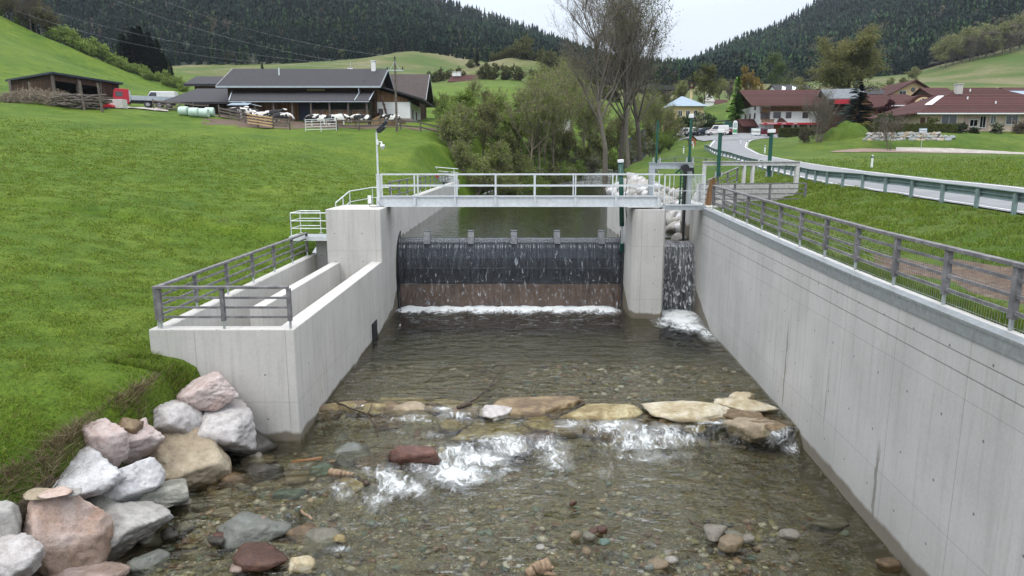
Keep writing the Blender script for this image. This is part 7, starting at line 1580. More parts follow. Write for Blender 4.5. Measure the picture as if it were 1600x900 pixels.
# --- hill houses on the left ---
def simple_house(label, px0, px1, pyb, pye, pyr, Y, dep, walls, roof, **k):
    a, c = A(px0, pyb, Y), A(px1, pyb, Y); return gable(k.pop('name', 'house'), label, a.x, c.x, Y, Y + dep, a.z, A(px0, pye, Y).z, A(px0, pyr, Y + dep / 2).z, walls, roof, **k)
t, o, r = simple_house('white farmhouse with long red brown roof on the far hillside', 704, 745, 138, 126, 118, 262, 12, 'plaster', 'tile_red', ovx=1, ovy=1.5, rot=-.15, chimneys=((pxX(710, 266), 266, A(0, 119, 266).z, 1.6, 1.6, 'plaster'), (pxX(716, 266), 266, A(0, 119, 266).z, 1.6, 1.6, 'plaster')))
for u in (735, 740): window(t, o, 'f', pxX(u, 262), A(0, 131, 262).z, .9, 1.1, 262)
t, o, r = simple_house('bright white house with curved terrace on top of the far hill', 796, 822, 125, 115, 112, 322, 10, 'plaster', 'roof_blue', ovx=1, ovy=1, cat='house'); 
for u in (802, 808, 814): window(t, o, 'f', pxX(u, 322), A(0, 119, 322).z, 1.2, 1.4, 322)
b = MB(o); b.box(pxX(794, 319), pxX(834, 319), 318.5, 319, A(0, 126, 319).z - 2, A(0, 120, 319).z); b.build('terrace_wall', M['plaster'], t)
t, o, r = simple_house('white house half hidden behind the riverside trees', 866, 892, 192, 176, 170, 150, 8, 'plaster', 'tile_red', ovx=.6, ovy=.8); window(t, o, 'f', pxX(873, 150), A(0, 186, 150).z, .9, 1.1, 150)
# --- village right ---
t = T('yellow_hall', 'yellow building with pale blue hipped roof behind the trees', 'building', A(1075, 190, 185)); o = t.location
xa, xb_ = pxX(1050, 185, 17), pxX(1098, 185, 17); ze = A(0, 166, 185).z; zr = A(0, 150, 190).z; b = MB(o); b.box(xa, xb_, 185, 197, o.z - 4, ze); b.build('wall', M['yellow'], t)
b = MB(o); e = 1.; b.add([(xa - e, 184, ze), (xb_ + e, 184, ze), (xb_ + e, 198, ze), (xa - e, 198, ze), (xa + 3.5, 191, zr), (xb_ - 4, 191, zr)], [(0, 1, 5, 4), (1, 2, 5), (2, 3, 4, 5), (3, 0, 4), (0, 3, 2, 1)]); b.build('roof', M['roof_blue'], t)
for u in (1062, 1074, 1086): window(t, o, 'f', pxX(u, 185, 17), ze - 2.6, 1.0, 1.4, 185, mat_frame='frame_white')
p = A(1085, 152, 196); t = T('maypole', 'tall yellow striped maypole above the blue roof', 'maypole', (p.x, 199.5, p.z - 8)); b = MB(t.location); zt_ = A(0, 118, 199).z; b.tube((p.x, 199.5, p.z - 8), (p.x, 199.5, A(0, 128, 199).z), .4, .3, 8); b.build('pole', M['yellow'], t)
for py in (131, 138): b = MB(t.location); b.tube((p.x, 199.5, A(0, py, 199).z), (p.x, 199.5, A(0, py, 199).z + .5), .9, n=12); b.build('wreath', M['boards_dark'], t)
v, f, c = conifer_np(3, 3.4, rad=.2, n=8); o_ = npmesh('tree_top', v + (0, 0, 8 + A(0, 128, 199).z - p.z - .5), f, M['needles'], t, col=c)
t, o, r = simple_house('long dark red roofed barn on the green rise behind the larch', 1114, 1137, 170, 163, 157, 232, 8, 'boards', simple and 'tile_red', ovx=.6, ovy=.6, cat='barn', name='barn')
t = T('chapel', 'tiny white chapel with pointed roof on the green rise', 'chapel', A(1109, 168, 228)); o = t.location; b = MB(o); b.box(o.x - 1.3, o.x + 1.3, 228, 231, o.z - 1, o.z + 1.9); b.build('wall', M['plaster'], t); b = MB(o); b.add([(o.x - 1.6, 227.7, o.z + 1.9), (o.x + 1.6, 227.7, o.z + 1.9), (o.x + 1.6, 231.3, o.z + 1.9), (o.x - 1.6, 231.3, o.z + 1.9), (o.x, 229.5, o.z + 5.4)], [(0, 1, 4), (1, 2, 4), (2, 3, 4), (3, 0, 4), (0, 3, 2, 1)]); b.build('roof', M['concrete_dry'], t)
# inn: front wall faces the camera, gable end faces left
Yi = 150; zi = A(0, 210, Yi).z; xa, xb_ = pxX(1186, Yi, 15), pxX(1285, Yi, 15); ze = A(0, 160.5, Yi).z; zr = A(0, 142.5, 157).z
t, o, r = gable('inn', 'three storey white inn with brown balconies and a red awning strip', xa, xb_, Yi, Yi + 14, zi, ze, zr, 'plaster', 'tile_red', ovx=2.4, ovy=2.0, gablemat='boards_dark', fascia='frame_brown', rot=0)
b = MB(o); b.box(xa + 2.2, xb_ + .1, Yi - .12, Yi - .005, A(0, 174, Yi).z, ze - .3); b.build('upper_cladding', M['boards'], t)
for u, py, w in ((1213, 184, 1.4), (1231, 184, 1.0), (1257, 184, 1.0)): window(t, o, 'f', pxX(u, Yi, 15), A(0, py, Yi).z, w, 1.1, Yi)
for yy, py in ((153, 184), (156, 184), (153, 170), (159, 184)): window(t, o, 'l', yy, A(0, py, Yi).z, .7, 1.1, xa)
for py, x1_, nm in ((176, 1198, 'upper'), (194, 1206, 'lower')):
    b = MB(o); z_ = A(0, py, Yi).z; b.box(xa - .1, pxX(x1_, Yi, 15), Yi - 1.3, Yi - .125, z_, z_ + .12)
    for k in range(14): u = xa - .05 + k * (pxX(x1_, Yi, 15) - xa) / 14; b.box(u, u + .16, Yi - 1.36, Yi - 1.303, z_, z_ + .95)
    b.box(xa - .15, pxX(x1_, Yi, 15) + .05, Yi - 1.42, Yi - 1.363, z_ + .85, z_ + .97); b.build('balcony', M['boards'], t)
for u in (1187.5, 1192, 1196): window(t, o, 'f', pxX(u + 3, Yi, 15), A(0, 186, Yi).z, .6, 1.5, Yi)
b = MB(o); z_ = A(0, 190.5, Yi - 1).z; xx0, xx1 = pxX(1208, Yi), pxX(1223, Yi); b.add([(xx0, Yi - 2, z_ - .4), (xx1, Yi - 2, z_ - .4), (xx1 - .7, Yi - .01, z_ + .9), (xx0 + .7, Yi - .01, z_ + .9), (xx0, Yi - .01, z_ - .4), (xx1, Yi - .01, z_ - .4)], [(0, 1, 2, 3), (0, 3, 4), (1, 5, 2), (0, 4, 5, 1)]); b.build('porch_roof', M['tile_red'], t)
b = MB(o); b.box(xa - .3, xb_ - 1, Yi - 2.3, Yi - 2.2, A(0, 194.5, 147.7).z, A(0, 191.6, 147.7).z); aw = b.build('awning', M['red_paint'], t); b = MB(o); b.box(xa - .3, xb_ - 1, Yi - 2.19, Yi - .13, A(0, 191.6, 147.7).z - .02, A(0, 191.4, 147.7).z + .05); b.build('awning_roof', M['concrete_dry'], t)
b = MB(o)
for u0, u1 in ((1186, 1193), (1199, 1214), (1222, 1228), (1240, 1246)):
    u = u0
    while u < u1: b.box(pxX(u, 147.7, 15), pxX(u + .75, 147.7, 15), Yi - 2.33, Yi - 2.302, A(0, 193.6, 147.7).z, A(0, 192.5, 147.7).z); u += 1.2
b.build('lettering', M['white_plastic'], aw)
b = MB(o); b.box(xa + 3.1, xb_ - .5, Yi - .06, Yi - .01, zi - .5, A(0, 195, Yi).z); b.build('shopfront', M['boards_dark'], t)
for u in (1193, 1199, 1206, 1221, 1238, 1246, 1262): b = MB(o); x_ = pxX(u, Yi, 14); b.box(x_ - .25, x_ + .25, Yi - .3, Yi - .07, zi - .5, A(0, 195, Yi).z); b.build('pillar', M['plaster'], t)
b = MB(o); b.box(pxX(1209, Yi, 14), pxX(1217, Yi, 14), Yi - .12, Yi - .065, zi, zi + 2.2); b.build('door', simple('orange_brown_door', (.25, .09, .03), .6), t)
t, o, r = simple_house('small brown porch hut at the left of the inn', 1160, 1181, 208, 196, 188, 151, 5, 'boards_dark', 'tile_red', ovx=.4, ovy=.8, cat='hut', name='hut')
# grey roof building with two flags of light metal behind the inn
t, o, r = simple_house('grey roofed building with white dormers behind the inn', 1219, 1273, 150, 144, 134, 185, 12, 'plaster', 'roof_dark', ovx=.5, ovy=.5, cat='building', name='building')
b = MB(o)
for u in (1220, 1236): x_ = pxX(u, 184, 20); z_ = A(0, 143, 184).z; b.add([(x_ - .4, 184, z_), (x_ + .3, 183, z_), (x_ + .9, 184, z_ + 1.1), (x_ + .6, 186, z_ + 1.6), (x_ - .1, 184, z_ + .9)], [(0, 1, 2, 3, 4)])
b.build('dormer', M['white_plastic'], t)
# brown house behind the broad spruce with solar roof
t, o, r = simple_house('brown timber house with grey solar roof behind the broad spruce', 1292, 1345, 200, 152, 141, 145, 10, 'boards_dark', 'roof_grey', ovx=.5, ovy=1.4, rot=R(-12)); 
b = MB(o); z_ = A(0, 163, 145).z; b.box(pxX(1300, 143.6), pxX(1322, 143.6), 143.4, 143.6, z_, z_ + .9); b.build('balcony', M['red_paint'], t)
t, o, r = simple_house('house with long grey roof right of the broad spruce', 1352, 1378, 190, 146, 137, 180, 10, 'boards', 'roof_dark', ovx=.5, ovy=1.2)
# yellow gable house
xa, xb_ = pxX(1392, 175, 20), pxX(1455, 175, 20); t, o, r = gable('house', 'ochre gabled house with round window behind the red roofs', xa, xb_, 175, 187, A(0, 190, 175).z, A(0, 145, 175).z, A(0, 127.5, 176).z, 'yellow', 'tile_red', ovx=1.2, ovy=1.0, axis='y')
b = MB(o); xm = (xa + xb_) / 2; z_ = A(0, 140, 175).z; b.tube((xm, 174.9, z_), (xm, 174.99, z_), .55, n=16); b.build('round_window', M['glass'], t); window(t, o, 'f', xm - 2.5, A(0, 150, 175).z, 1.6, 1.2, 175, mat_frame='frame_white')
t, o, r = simple_house('dark roofed house between the ochre gable and the bungalow', 1455, 1492, 165, 149, 139, 165, 9, 'boards_dark', 'tile_red', ovx=.5, ovy=.8, gablemat='boards_dark')
t, o, r = simple_house('red roofed farmhouse at the right edge behind the bungalow', 1580, 1625, 165, 146, 138, 230, 10, 'plaster', 'tile_red', ovx=1, ovy=1.2)
t, o, r = simple_house('house with blue grey roof at the right edge', 1578, 1640, 180, 160, 144, 150, 12, 'yellow', 'roof_blue', ovx=1, ovy=1.0)
# hip roofed houses
def hip(name, label, x0, x1, y0, y1, z0, ze, zr, wall, roof, ov=1.0, ridge=.4, cat='house'):
    t = T(name, label, cat, ((x0 + x1) / 2, y0, z0)); o = t.location; b = MB(o); b.box(x0, x1, y0, y1, z0 - 1.5, ze); b.build('wall', M[wall], t); ym = (y0 + y1) / 2; rl = (x1 - x0) * ridge / 2; xm = (x0 + x1) / 2
    b = MB(o); b.add([(x0 - ov, y0 - ov, ze - .12), (x1 + ov, y0 - ov, ze - .12), (x1 + ov, y1 + ov, ze - .12), (x0 - ov, y1 + ov, ze - .12), (x0 - ov, y0 - ov, ze + .05), (x1 + ov, y0 - ov, ze + .05), (x1 + ov, y1 + ov, ze + .05), (x0 - ov, y1 + ov, ze + .05), (xm - rl, ym, zr), (xm + rl, ym, zr)],
        [(0, 3, 2, 1), (0, 1, 5, 4), (1, 2, 6, 5), (2, 3, 7, 6), (3, 0, 4, 7), (4, 5, 9, 8), (5, 6, 9), (6, 7, 8, 9), (7, 4, 8)]); r = b.build('roof', M[roof], t)
    b = MB(o); b.box(x0 - ov, x1 + ov, y0 - ov - .1, y0 - ov - .003, ze - .14, ze + .04); b.build('gutter', M['white_plastic'], r); return t, o, r
Yb = 105; zb = A(0, 206, Yb).z; xa, xb_ = pxX(1437, Yb, 13), pxX(1700, Yb, 13); ze = A(0, 177, Yb - 1).z; zr = A(0, 137, Yb + 7).z
t, o, r = hip('bungalow', 'cream bungalow with large red brown hipped roof beside the road', xa, xb_, Yb, Yb + 14, zb, ze, zr, 'cream', 'tile_red', 1.3, .22)
for u, py, w, h in ((1482, 192, 2.2, 1.25), (1551, 192, .7, 1.2), (1580, 193, 1.7, 1.3), (1535, 198, .8, 1.6), (1521, 196, 1.1, .9)): window(t, o, 'f', pxX(u, Yb, 13), A(0, py + 1, Yb).z, w, h, Yb, mat_frame='frame_white')
for u in (1433 + 8, 1452): b = MB(o); x_ = pxX(u, Yb, 13); b.box(x_ - .35, x_ + .35, Yb - .06, Yb - .005, zb, zb + 2.1); b.build('door', M['frame_brown'], t)
b = MB(o); b.box(pxX(1505, Yb, 13), pxX(1545, Yb, 13), Yb - .03, Yb - .004, zb, ze - .15); b.build('recess_panel', simple('pinkish_render', (.50, .38, .33), .85), t)
x_ = pxX(1497, Yb + 5, 18); b = MB(o); b.box(x_ - .45, x_ + .45, Yb + 4.6, Yb + 5.4, zr - 1.2, zr + .25); b.box(x_ - .55, x_ + .55, Yb + 4.5, Yb + 5.5, zr + .26, zr + .38); b.build('chimney', M['concrete_dry'], r)
def roofpt(px, py):  # point on the front roof slope
    s = (zr - ze) / (7 + 1.3)
    d = ray(px, py); # z = ze + s*(y-(Yb-1.3))
    tt_ = (ze - H - s * (Yb - 1.3)) / (d[2] - s * d[1]); return Vector((tt_ * d[0], tt_ * d[1], H + tt_ * d[2]))
for px, py in ((1512, 155), (1556, 162), (1516, 143)): q = roofpt(px, py); b = MB(o); b.tube(q, q + Vector((0, 0, .4)), .1, n=8); b.build('vent_pipe', M['white_plastic'], r)
def hipL(px, py):
    rl = (xb_ - xa) * .22 / 2; xm = (xa + xb_) / 2; s = (zr - ze) / (xm - rl - (xa - 1.3)); d = ray(px, py); tt_ = (ze - H - s * (xa - 1.3)) / (d[2] - s * d[0]); return Vector((tt_ * d[0], tt_ * d[1], H + tt_ * d[2] + .08))
qs = [hipL(1445, 164), hipL(1456, 164), hipL(1475, 150), hipL(1465, 150.5)]; b = MB(o); b.add([Vector(q) for q in qs] + [Vector(q) - Vector((0, 0, .1)) for q in qs], [(0, 1, 2, 3), (7, 6, 5, 4), (0, 4, 5, 1), (1, 5, 6, 2), (2, 6, 7, 3), (3, 7, 4, 0)]); b.build('solar_panel', M['white_plastic'], r)
Yh = 125; zb2 = A(0, 198, Yh).z; xa2, xb2 = pxX(1393, Yh, 14), pxX(1455, Yh, 14); ze2 = A(0, 165, Yh).z; zr2 = A(0, 147, Yh + 5).z
t, o, r = hip('house', 'red roofed house with a big half round dormer window left of the bungalow', xa2, xb2, Yh, Yh + 10, zb2, ze2, zr2, 'boards', 'tile_red', .8, .35)
b = MB(o); xm = pxX(1437, Yh, 17); R0 = 2.1; pts = [(xm + R0 * 1.25 * math.cos(a), ze2 - .3 + R0 * math.sin(a)) for a in np.linspace(0, math.pi, 17)]; b.poly(pts, 'y', Yh - 1.0, Yh + 4); dm = b.build('dormer', M['tile_red'], r)
b = MB(o); pts = [(xm + 1.75 * math.cos(a), ze2 - .2 + 1.6 * math.sin(a)) for a in np.linspace(0, math.pi, 17)]; b.poly(pts, 'y', Yh - 1.03, Yh - 1.004); b.build('dormer_wall', M['yellow'], dm)
b = MB(o); pts = [(xm + .1 + 1.15 * math.cos(a), ze2 + .05 + 1.1 * math.sin(a)) for a in np.linspace(0, math.pi, 17)]; b.poly(pts, 'y', Yh - 1.06, Yh - 1.034); b.build('half_round_window', M['glass'], dm)
b = MB(o)
for a in np.linspace(0, math.pi, 7): b.beam((xm + .1, Yh - 1.09, ze2 + .08), (xm + .1 + 1.2 * math.cos(a), Yh - 1.09, ze2 + .08 + 1.15 * math.sin(a)), .05, .09)
b.build('window_bars', M['frame_white'], dm)
b = MB(o); b.add([(xa2 - .2, Yh - 3.4, A(0, 181, Yh - 3).z), (xb2 + .6, Yh - 3.4, A(0, 181, Yh - 3).z), (xb2, Yh - .01, A(0, 173, Yh).z), (xa2 + 1.4, Yh - .01, A(0, 173, Yh).z), (xa2 - .2, Yh - 3.4, A(0, 181, Yh - 3).z - .15), (xb2 + .6, Yh - 3.4, A(0, 181, Yh - 3).z - .15), (xb2, Yh - .01, A(0, 173, Yh).z - .15), (xa2 + 1.4, Yh - .01, A(0, 173, Yh).z - .15)], [(0, 1, 2, 3), (7, 6, 5, 4), (0, 4, 5, 1), (1, 5, 6, 2), (2, 6, 7, 3), (3, 7, 4, 0)]); b.build('porch_roof', M['tile_red'], t)
t, o, r = simple_house('low wine red roofed house between the broad spruce and the round window house', 1366, 1398, 198, 166, 150, 132, 9, 'boards', 'tile_red', ovx=.5, ovy=.8)
# stone wall under the hedge
rs = np.random.RandomState(9); kk = 0; pr_ = []
for row in range(3):
    for px in np.arange(1352, 1484, 6.2):
        Y = 93.4 + row * .5; q = px + rs.uniform(-2, 2) + row * 3
        if row == 2 and q > 1470: continue
        X = pxX(q, Y, 9.6); z = A(0, 219 - row * 4.6, Y).z
        if kk < 5:
            V, F = rock_geo(800 + kk, 3, 11, 0, .08, 8); o_ = npmesh('wall_stone', V, F, [RM['green'], RM['tan'], RM['grey'], RM['blue'], RM['grey']][kk], smooth=True); pr_.append(o_)
        else: o_ = pr_[rs.randint(5)].copy(); COL.objects.link(o_)
        s = rs.uniform(.30, .44); o_.location = (X, Y, z); o_.scale = (s * 1.2, s, s * .8); o_.rotation_euler = (rs.uniform(-.3, .3), rs.uniform(-.3, .3), rs.uniform(0, 6)); kk += 1
        meta(o_, 'rounded grey pink stone of the dry stone wall below the bungalow hedge', 'wall stone', 'stones of the garden wall')
# signs
def text(s, size, mat, parent, loc, rot, name='lettering', ext=.01):
    cu = bpy.data.curves.new(name, 'FONT'); cu.body = s; cu.size = size; cu.extrude = ext; cu.align_x = 'CENTER'; cu.align_y = 'CENTER'; cu.materials.append(mat)
    tmp = bpy.data.objects.new('tmp', cu); COL.objects.link(tmp); bpy.context.view_layer.update(); me = bpy.data.meshes.new_from_object(tmp.evaluated_get(bpy.context.evaluated_depsgraph_get())); bpy.data.objects.remove(tmp)
    o_ = link(name, me, parent); o_.location = loc; o_.rotation_euler = rot; return o_
def town_sign(lab, px, py, Y, w, h, legs=2):
    c = A(px, py, Y); g0 = gz(c.x, Y); t = T('town_sign', lab, 'sign', (c.x, Y, g0)); b = MB(); zc = c.z - g0; b.box(-w / 2, w / 2, -.03, .0, zc - h / 2, zc + h / 2); p = b.build('panel', M['white_plastic'], t)
    b = MB(); e = .06
    for x0_, x1_, z0_, z1_ in ((-w / 2, w / 2, h / 2 - e, h / 2), (-w / 2, w / 2, -h / 2, -h / 2 + e), (-w / 2, -w / 2 + e, -h / 2 + e, h / 2 - e), (w / 2 - e, w / 2, -h / 2 + e, h / 2 - e)): b.box(x0_, x1_, -.045, -.033, zc + z0_, zc + z1_)
    b.build('border', simple('blue_sign_border', (.10, .2, .35), .5), p); text('Forstau', h * .42, M['black'], p, (0, -.05, zc), (R(90), 0, 0), ext=.005)
    for x in ((-w * .38, w * .38) if legs == 2 else (0,)): b = MB(); b.tube((x, .04, -.3), (x, .04, zc + h / 2), .04, n=8); b.build('post', M['galv'], t)
    return t
town_sign('white town sign reading Forstau between the car park and the inn hedge', 1181, 205.5, 128, 1.75, 1.25); town_sign('small white town sign reading Forstau on a post before the garden stone wall', 1442.5, 204, 90.5, 1.05, .62, 1)
# delineators
for i, (px, py, Y, lab) in enumerate(((1362, 262, 57, 'white roadside marker post with black top on the verge, nearest one'), (1195, 240, 89, 'white roadside marker post right of the road curve'), (1168, 231, 106, 'white marker post beside the upper road bend'), (1157, 228, 114, 'farthest white marker post right of the upper road'), (1068, 232, 99, 'short marker post left of the guardrail end'), (1083, 228, 108, 'small white marker post by the bird table hut'))):
    x_ = pxX(px, Y, 8); x_ = pxX(px, Y, gz(x_, Y)); t = T('marker_post', lab, 'marker post', (x_, Y, gz(x_, Y)), 0, 'roadside marker posts'); b = MB(); b.poly([(-.07, 0), (.07, 0), (.07, .98), (0, 1.02), (-.07, .98)], 'y', -.05, .05); b.build('post', M['white_plastic'], t); b = MB(); b.box(-.075, .075, -.055, .055, .76, .93); b.build('black_band', M['black'], t)
    b = MB(); b.box(-.02, .02, -.062, -.056, .78, .9); b.build('reflector', M['galv_light'], t)
# guardrail
gp = [Vector((a - .75, y, 0)) for a, y in [(17.0, -6), (16.95, 5), (17.4, 12), (18.0, 20), (18.6, 26), (18.7, 33), (18.95, 40), (20.3, 48), (22.4, 60), (25.1, 78), (26.3, 88), (28.4, 100)]]
gp = [Vector((p.x, p.y, 0)) for p in gp]
D = [gp[0] * 2 - gp[1]] + gp + [gp[-1] * 2 - gp[-2]]; gg = []
for i in range(1, len(D) - 2):
    for j in range(8): tt_ = j / 8; a, b_, c, d = D[i - 1:i + 3]; gg.append(.5 * ((2 * b_) + (c - a) * tt_ + (2 * a - 5 * b_ + 4 * c - d) * tt_ ** 2 + (3 * b_ - a - 3 * c + d) * tt_ ** 3))
gg.append(gp[-1])
for p in gg: p.z = gz(p.x, p.y)
t = T('guardrail', 'long grey green steel guardrail along the near side of the road', 'guardrail', (18, 26, 5.8)); o = t.location
b = MB(o); pr = [(.0, .45), (-.06, .50), (-.06, .56), (0, .60), (-.06, .66), (-.06, .72), (0, .77)]
vs = []
for i, p in enumerate(gg):
    d = (gg[min(i + 1, len(gg) - 1)] - gg[max(i - 1, 0)]).normalized(); s = Vector((d.y, -d.x, 0))
    for u, z in pr: vs.append(p + s * (.06 - u) + Vector((0, 0, z)))
k = len(pr); b.add(vs, [(i * k + j, i * k + j + 1, (i + 1) * k + j + 1, (i + 1) * k + j) for i in range(len(gg) - 1) for j in range(k - 1)]); rl = b.build('beam', M['guard'], t)
sm_ = rl.modifiers.new('s', 'SOLIDIFY'); sm_.thickness = .012
b = MB(o)
for i in range(len(gg) - 1): b.beam(gg[i] + Vector((0, 0, .80)), gg[i + 1] + Vector((0, 0, .80)), .09, .03)
b.build('top_cap', M['guard'], t)
for p in along(gg, 2.25, 1.0): b = MB(o); b.box(p.x - .055, p.x + .055, p.y - .07, p.y + .07, p.z - .4, p.z + .74); b.build('post', M['guard'], t)
# cars on the parking area and kiosk
def cz(x, Y): return gz(x, Y) + .14
for lab, px, Y, rot, mat, kind, nm in (('dark car with raised bonnet at the left of the car park', 1085, 144, .3, 'paint_dark', 'car', 'parked_car'), ('dark blue car beside the white van', 1100, 142, .15, 'paint_dark', 'car', 'parked_car'), ('white van with a red stripe on the car park', 1120, 139, -.1, 'paint_white', 'van', 'parked_van'),
    ('wine red car standing between green shelter and info board', 1140, 145, 1.5, 'paint_wine', 'car', 'parked_car'), ('wine red car parked in front of the inn behind the town sign', 1194, 140, .1, 'paint_wine', 'car', 'parked_car'), ('pale van at the far left end of the car park', 1072, 150, .1, 'paint_white', 'van', 'parked_van'), ('grey car partly hidden at the left of the car park', 1093, 149, .2, 'paint_grey', 'car', 'parked_car')):
    x_ = pxX(px, Y, 13); x_ = pxX(px, Y, gz(x_, Y)); car(nm, lab, (x_, Y, cz(x_, Y)), rot, mat, kind, cat='van' if kind == 'van' else 'car', group='vehicles on the village car park')
x_ = pxX(1086, 144, 13); b = MB(); b.add([(0, -.7, 0), (0, .7, 0), (1.1, .7, 1.0), (1.1, -.7, 1.0), (.04, -.7, -.04), (.04, .7, -.04), (1.14, .7, .96), (1.14, -.7, .96)], [(0, 1, 2, 3), (7, 6, 5, 4), (0, 4, 5, 1), (1, 5, 6, 2), (2, 6, 7, 3), (3, 7, 4, 0)])
t = [q for q in bpy.data.objects if q.get('label', '').startswith('dark car with raised')][0]; h_ = b.build('bonnet', M['paint_white'], t); h_.location = (-1.1, 0, .95)
t = T('carport', 'long low carport with brown boards and dark roof behind the cars', 'carport', (pxX(1120, 156, 13), 156, gz(pxX(1120, 156, 13), 156))); o = t.location; xa, xb_ = pxX(1100, 156, 13), pxX(1137, 156, 13); z0 = o.z; b = MB(o); b.box(xa, xb_, 159, 159.2, z0 - .5, z0 + 2.3); b.build('back_wall', simple('orange_brown_boards', (.30, .12, .05), .85), t)
b = MB(o); b.add([(xa - .5, 155.5, z0 + 2.2), (xb_ + .5, 155.5, z0 + 2.7), (xb_ + .5, 160, z0 + 2.9), (xa - .5, 160, z0 + 2.4), (xa - .5, 155.5, z0 + 2.4), (xb_ + .5, 155.5, z0 + 2.9), (xb_ + .5, 160, z0 + 3.1), (xa - .5, 160, z0 + 2.6)], [(0, 3, 2, 1), (4, 5, 6, 7), (0, 1, 5, 4), (1, 2, 6, 5), (2, 3, 7, 6), (3, 0, 4, 7)]); b.build('roof', M['roof_dark'], t)
for k in range(4): b = MB(o); x_ = xa + k * (xb_ - xa) / 3; b.box(x_ - .08, x_ + .08, 155.8, 156, z0 - .5, z0 + 2.3); b.build('post', M['old_wood'], t)
x_ = pxX(1136, 147, 13); b = MB(); b.box(-.9, .9, -.5, .5, 0, 2.2); b.poly([(-.9, 2.2), (.9, 2.2), (.5, 2.55), (-.5, 2.55)], 'y', -.5, .5); o_ = b.build('green_container', M['green_paint'], None, .05); o_.location = (x_, 147, cz(x_, 147)); meta(o_, 'dark green container behind the white van', 'container')
x_ = pxX(1148, 134, 12.5); t = T('info_board', 'white and green arched information board at the edge of the car park', 'information board', (x_, 134, cz(x_, 134))); b = MB(); pts = [(-.42, .5), (.42, .5), (.42, 2.6)] + [(.42 * math.cos(a), 2.6 + .42 * math.sin(a)) for a in np.linspace(0, math.pi, 9)][1:-1] + [(-.42, 2.6)]; b.poly(pts, 'y', -.05, .05); b.build('panel', M['white_plastic'], t); b = MB(); b.box(-.38, .38, -.06, -.052, .75, 1.35); b.build('green_field', simple('bright_green_print', (.05, .30, .12), .6), t)
b = MB(); b.box(-.3, .3, -.06, -.052, 1.6, 2.6); b.build('map_print', simple('grey_map_print', (.35, .42, .40), .6, .4, 9.), t)
for x in (-.38, .38): b = MB(); b.box(x - .03, x + .03, .052, .11, 0, 2.5); b.build('post', M['galv'], t)
x_ = pxX(1081, 117, 11); x_ = pxX(1081, 117, gz(x_, 117)); t = T('bird_table_hut', 'little orange brown wooden hut left of the road bend', 'hut', (x_, 117, gz(x_, 117))); b = MB(); b.poly([(-.55, 0), (.55, 0), (.55, .95), (0, 1.45), (-.55, .95)], 'y', -.4, .4); b.build('body', simple('orange_brown_hut', (.32, .13, .05), .8), t)
b = MB(); b.poly([(-.75, .85), (0, 1.52), (.75, .85), (.75, .95), (0, 1.62), (-.75, .95)], 'y', -.55, .55); b.build('roof', M['boards_dark'], t); b = MB(); b.box(-.15, .2, -.42, -.403, .35, .7); b.build('notice', M['white_plastic'], t)
t = T('bicycle_stand', 'thin grey hoop stand beside the road in front of the verge', 'hoop stand', (pxX(1191, 60, 7), 60, gz(pxX(1191, 60, 7), 60)))
for dx in (0, .9): b = MB(); pts = [(-.4 + dx, 0, 0), (-.4 + dx, 0, .7), (-.2 + dx, 0, .9), (.2 + dx, 0, .9), (.4 + dx, 0, .7), (.4 + dx, 0, 0)]; b.path(pts, .03); b.build('hoop', M['galv'], t)
def bankx(y): return np.interp(y, [-6, 8, 11, 12.3, 13.7, 15.7, 17.5, 18.2], [-11.3, -11.0, -10.3, -9.8, -9.2, -8.85, -8.65, -8.5])
# ------------------------------------------------------------------ grass blades and clumps near the camera
def grass(name, label, zf, N_, xr, yr, hh, pal, seed, cond=None, wd=.012, lean=.6):
    rs = np.random.RandomState(seed); Y = yr[0] + (yr[1] - yr[0]) * rs.rand(N_) ** 1.25; X = xr[0](Y) + (xr[1](Y) - xr[0](Y)) * rs.rand(N_)
    cl = fbm(X * 1.6, Y * 1.6, seed) ; keep = rs.rand(N_) < np.clip(.5 + cl * 2.2, .08, 1) * np.clip((yr[1] - Y) / (yr[1] - yr[0]) * 3, 0, 1)
    if cond is not None: keep &= cond(X, Y)
    X, Y, cl = X[keep], Y[keep], cl[keep]; n = len(X); Z = zf(X, Y) + bumpy(X, Y) - .01; h = rs.uniform(*hh, n) * (1 + cl * 1.6) * (1 + np.clip(Y - 20, 0, 60) / 90); w = wd * (1 + np.clip(Y - 14, 0, 60) / 20) * rs.uniform(.7, 1.5, n)
    a = rs.rand(n) * 6.28; ux, uy = np.cos(a) * w, np.sin(a) * w; lx, ly = rs.normal(0, lean, n) * h, rs.normal(0, lean, n) * h
    V = np.stack([np.stack([X - ux, Y - uy, Z], 1), np.stack([X + ux, Y + uy, Z], 1), np.stack([X + lx, Y + ly, Z + h], 1)], 1).reshape(-1, 3)
    c = np.array(pal)[rs.randint(len(pal), size=n)] * rs.uniform(.6, 1.35, (n, 1)); c = c * (1 + cl[:, None] * .5); C_ = np.repeat(np.clip(c, 0, 1), 3, 0)
    return meta(npmesh(name, V, np.arange(len(V)).reshape(-1, 3), M['leaf'], col=C_), label, 'grass', kind='stuff')
GP_ = ((.128, .21, .022), (.152, .235, .028), (.108, .18, .02), (.18, .235, .035), (.19, .20, .055))
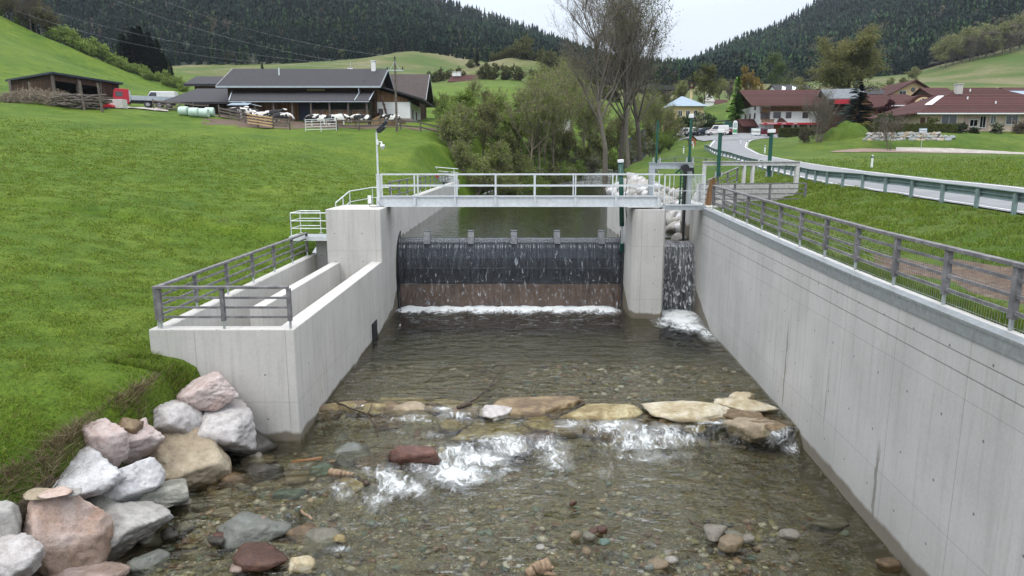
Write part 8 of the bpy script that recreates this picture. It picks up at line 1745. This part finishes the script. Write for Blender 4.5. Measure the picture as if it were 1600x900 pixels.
grass('grass', 'short fresh green meadow grass left of the fish pass', zL, 400000, (lambda y: -np.maximum(14, y * .82 + 4), lambda y: np.where(y < 18.3, bankx(y) + .12, interp(XL, y) - .22)), (10.5, 72), (.03, .075), GP_, 1)
grass('grass', 'taller green grass between the right railing and the road', zR, 170000, (lambda y: interp(XR, y) + .26, lambda y: np.interp(y, [5, 12, 20, 26, 33, 48, 60], [16.5, 16.9, 17.2, 17.6, 17.8, 19.5, 21.7])), (7, 60), (.05, .13), GP_ + ((.12, .18, .03),), 2, cond=lambda x, y: ((x - 11.2) / 1.3) ** 2 + ((y - 16) / 3.7) ** 2 > 1)
grass('grass', 'tall grass tufts along the foot of the right railing', zR, 26000, (lambda y: interp(XR, y) + .26, lambda y: interp(XR, y) + .9), (7, 36), (.12, .28), GP_, 3, lean=.35)
grass('dry_grass', 'dry straw coloured grass hanging over the boulders on the left bank edge', zL, 15000, (lambda y: bankx(y) - .55, lambda y: bankx(y) + .45), (10.5, 18.2), (.10, .26), ((.22, .17, .10), (.15, .11, .07), (.10, .09, .03), (.28, .23, .15)), 4, lean=1.1, wd=.009)
grass('grass', 'dark green clumps against the front wall of the fish pass', zL, 7000, (lambda y: -10.6 + y * 0, lambda y: -8.6 + y * 0), (17.2, 18.2), (.10, .2), GP_, 5, lean=.5)
grass('grass', 'grass tufts on the verge beyond the road', zR, 60000, (lambda y: np.interp(y, [5, 20, 33, 46, 58, 76], [22.8, 23.1, 23.5, 25.4, 27.4, 30]), lambda y: y * .85 + 6), (26, 78), (.05, .12), GP_, 6)

# ------------------------------------------------------------------ thin haze in the valley air
m, nt_, p_ = newmat('valley_air'); nt_.nodes.remove(p_); pv = nt_.nodes.new('ShaderNodeVolumePrincipled'); pv.inputs['Color'].default_value = (.80, .88, 1.0, 1); pv.inputs['Density'].default_value = .00009; pv.inputs['Anisotropy'].default_value = .2
nt_.links.new(pv.outputs[0], nt_.nodes['Material Output'].inputs['Volume'])
b = MB(); b.box(-1700, 1900, -60, 1700, -6, 620); meta(b.build('haze', m, None), 'thin bluish air over the whole valley', 'haze', kind='stuff')
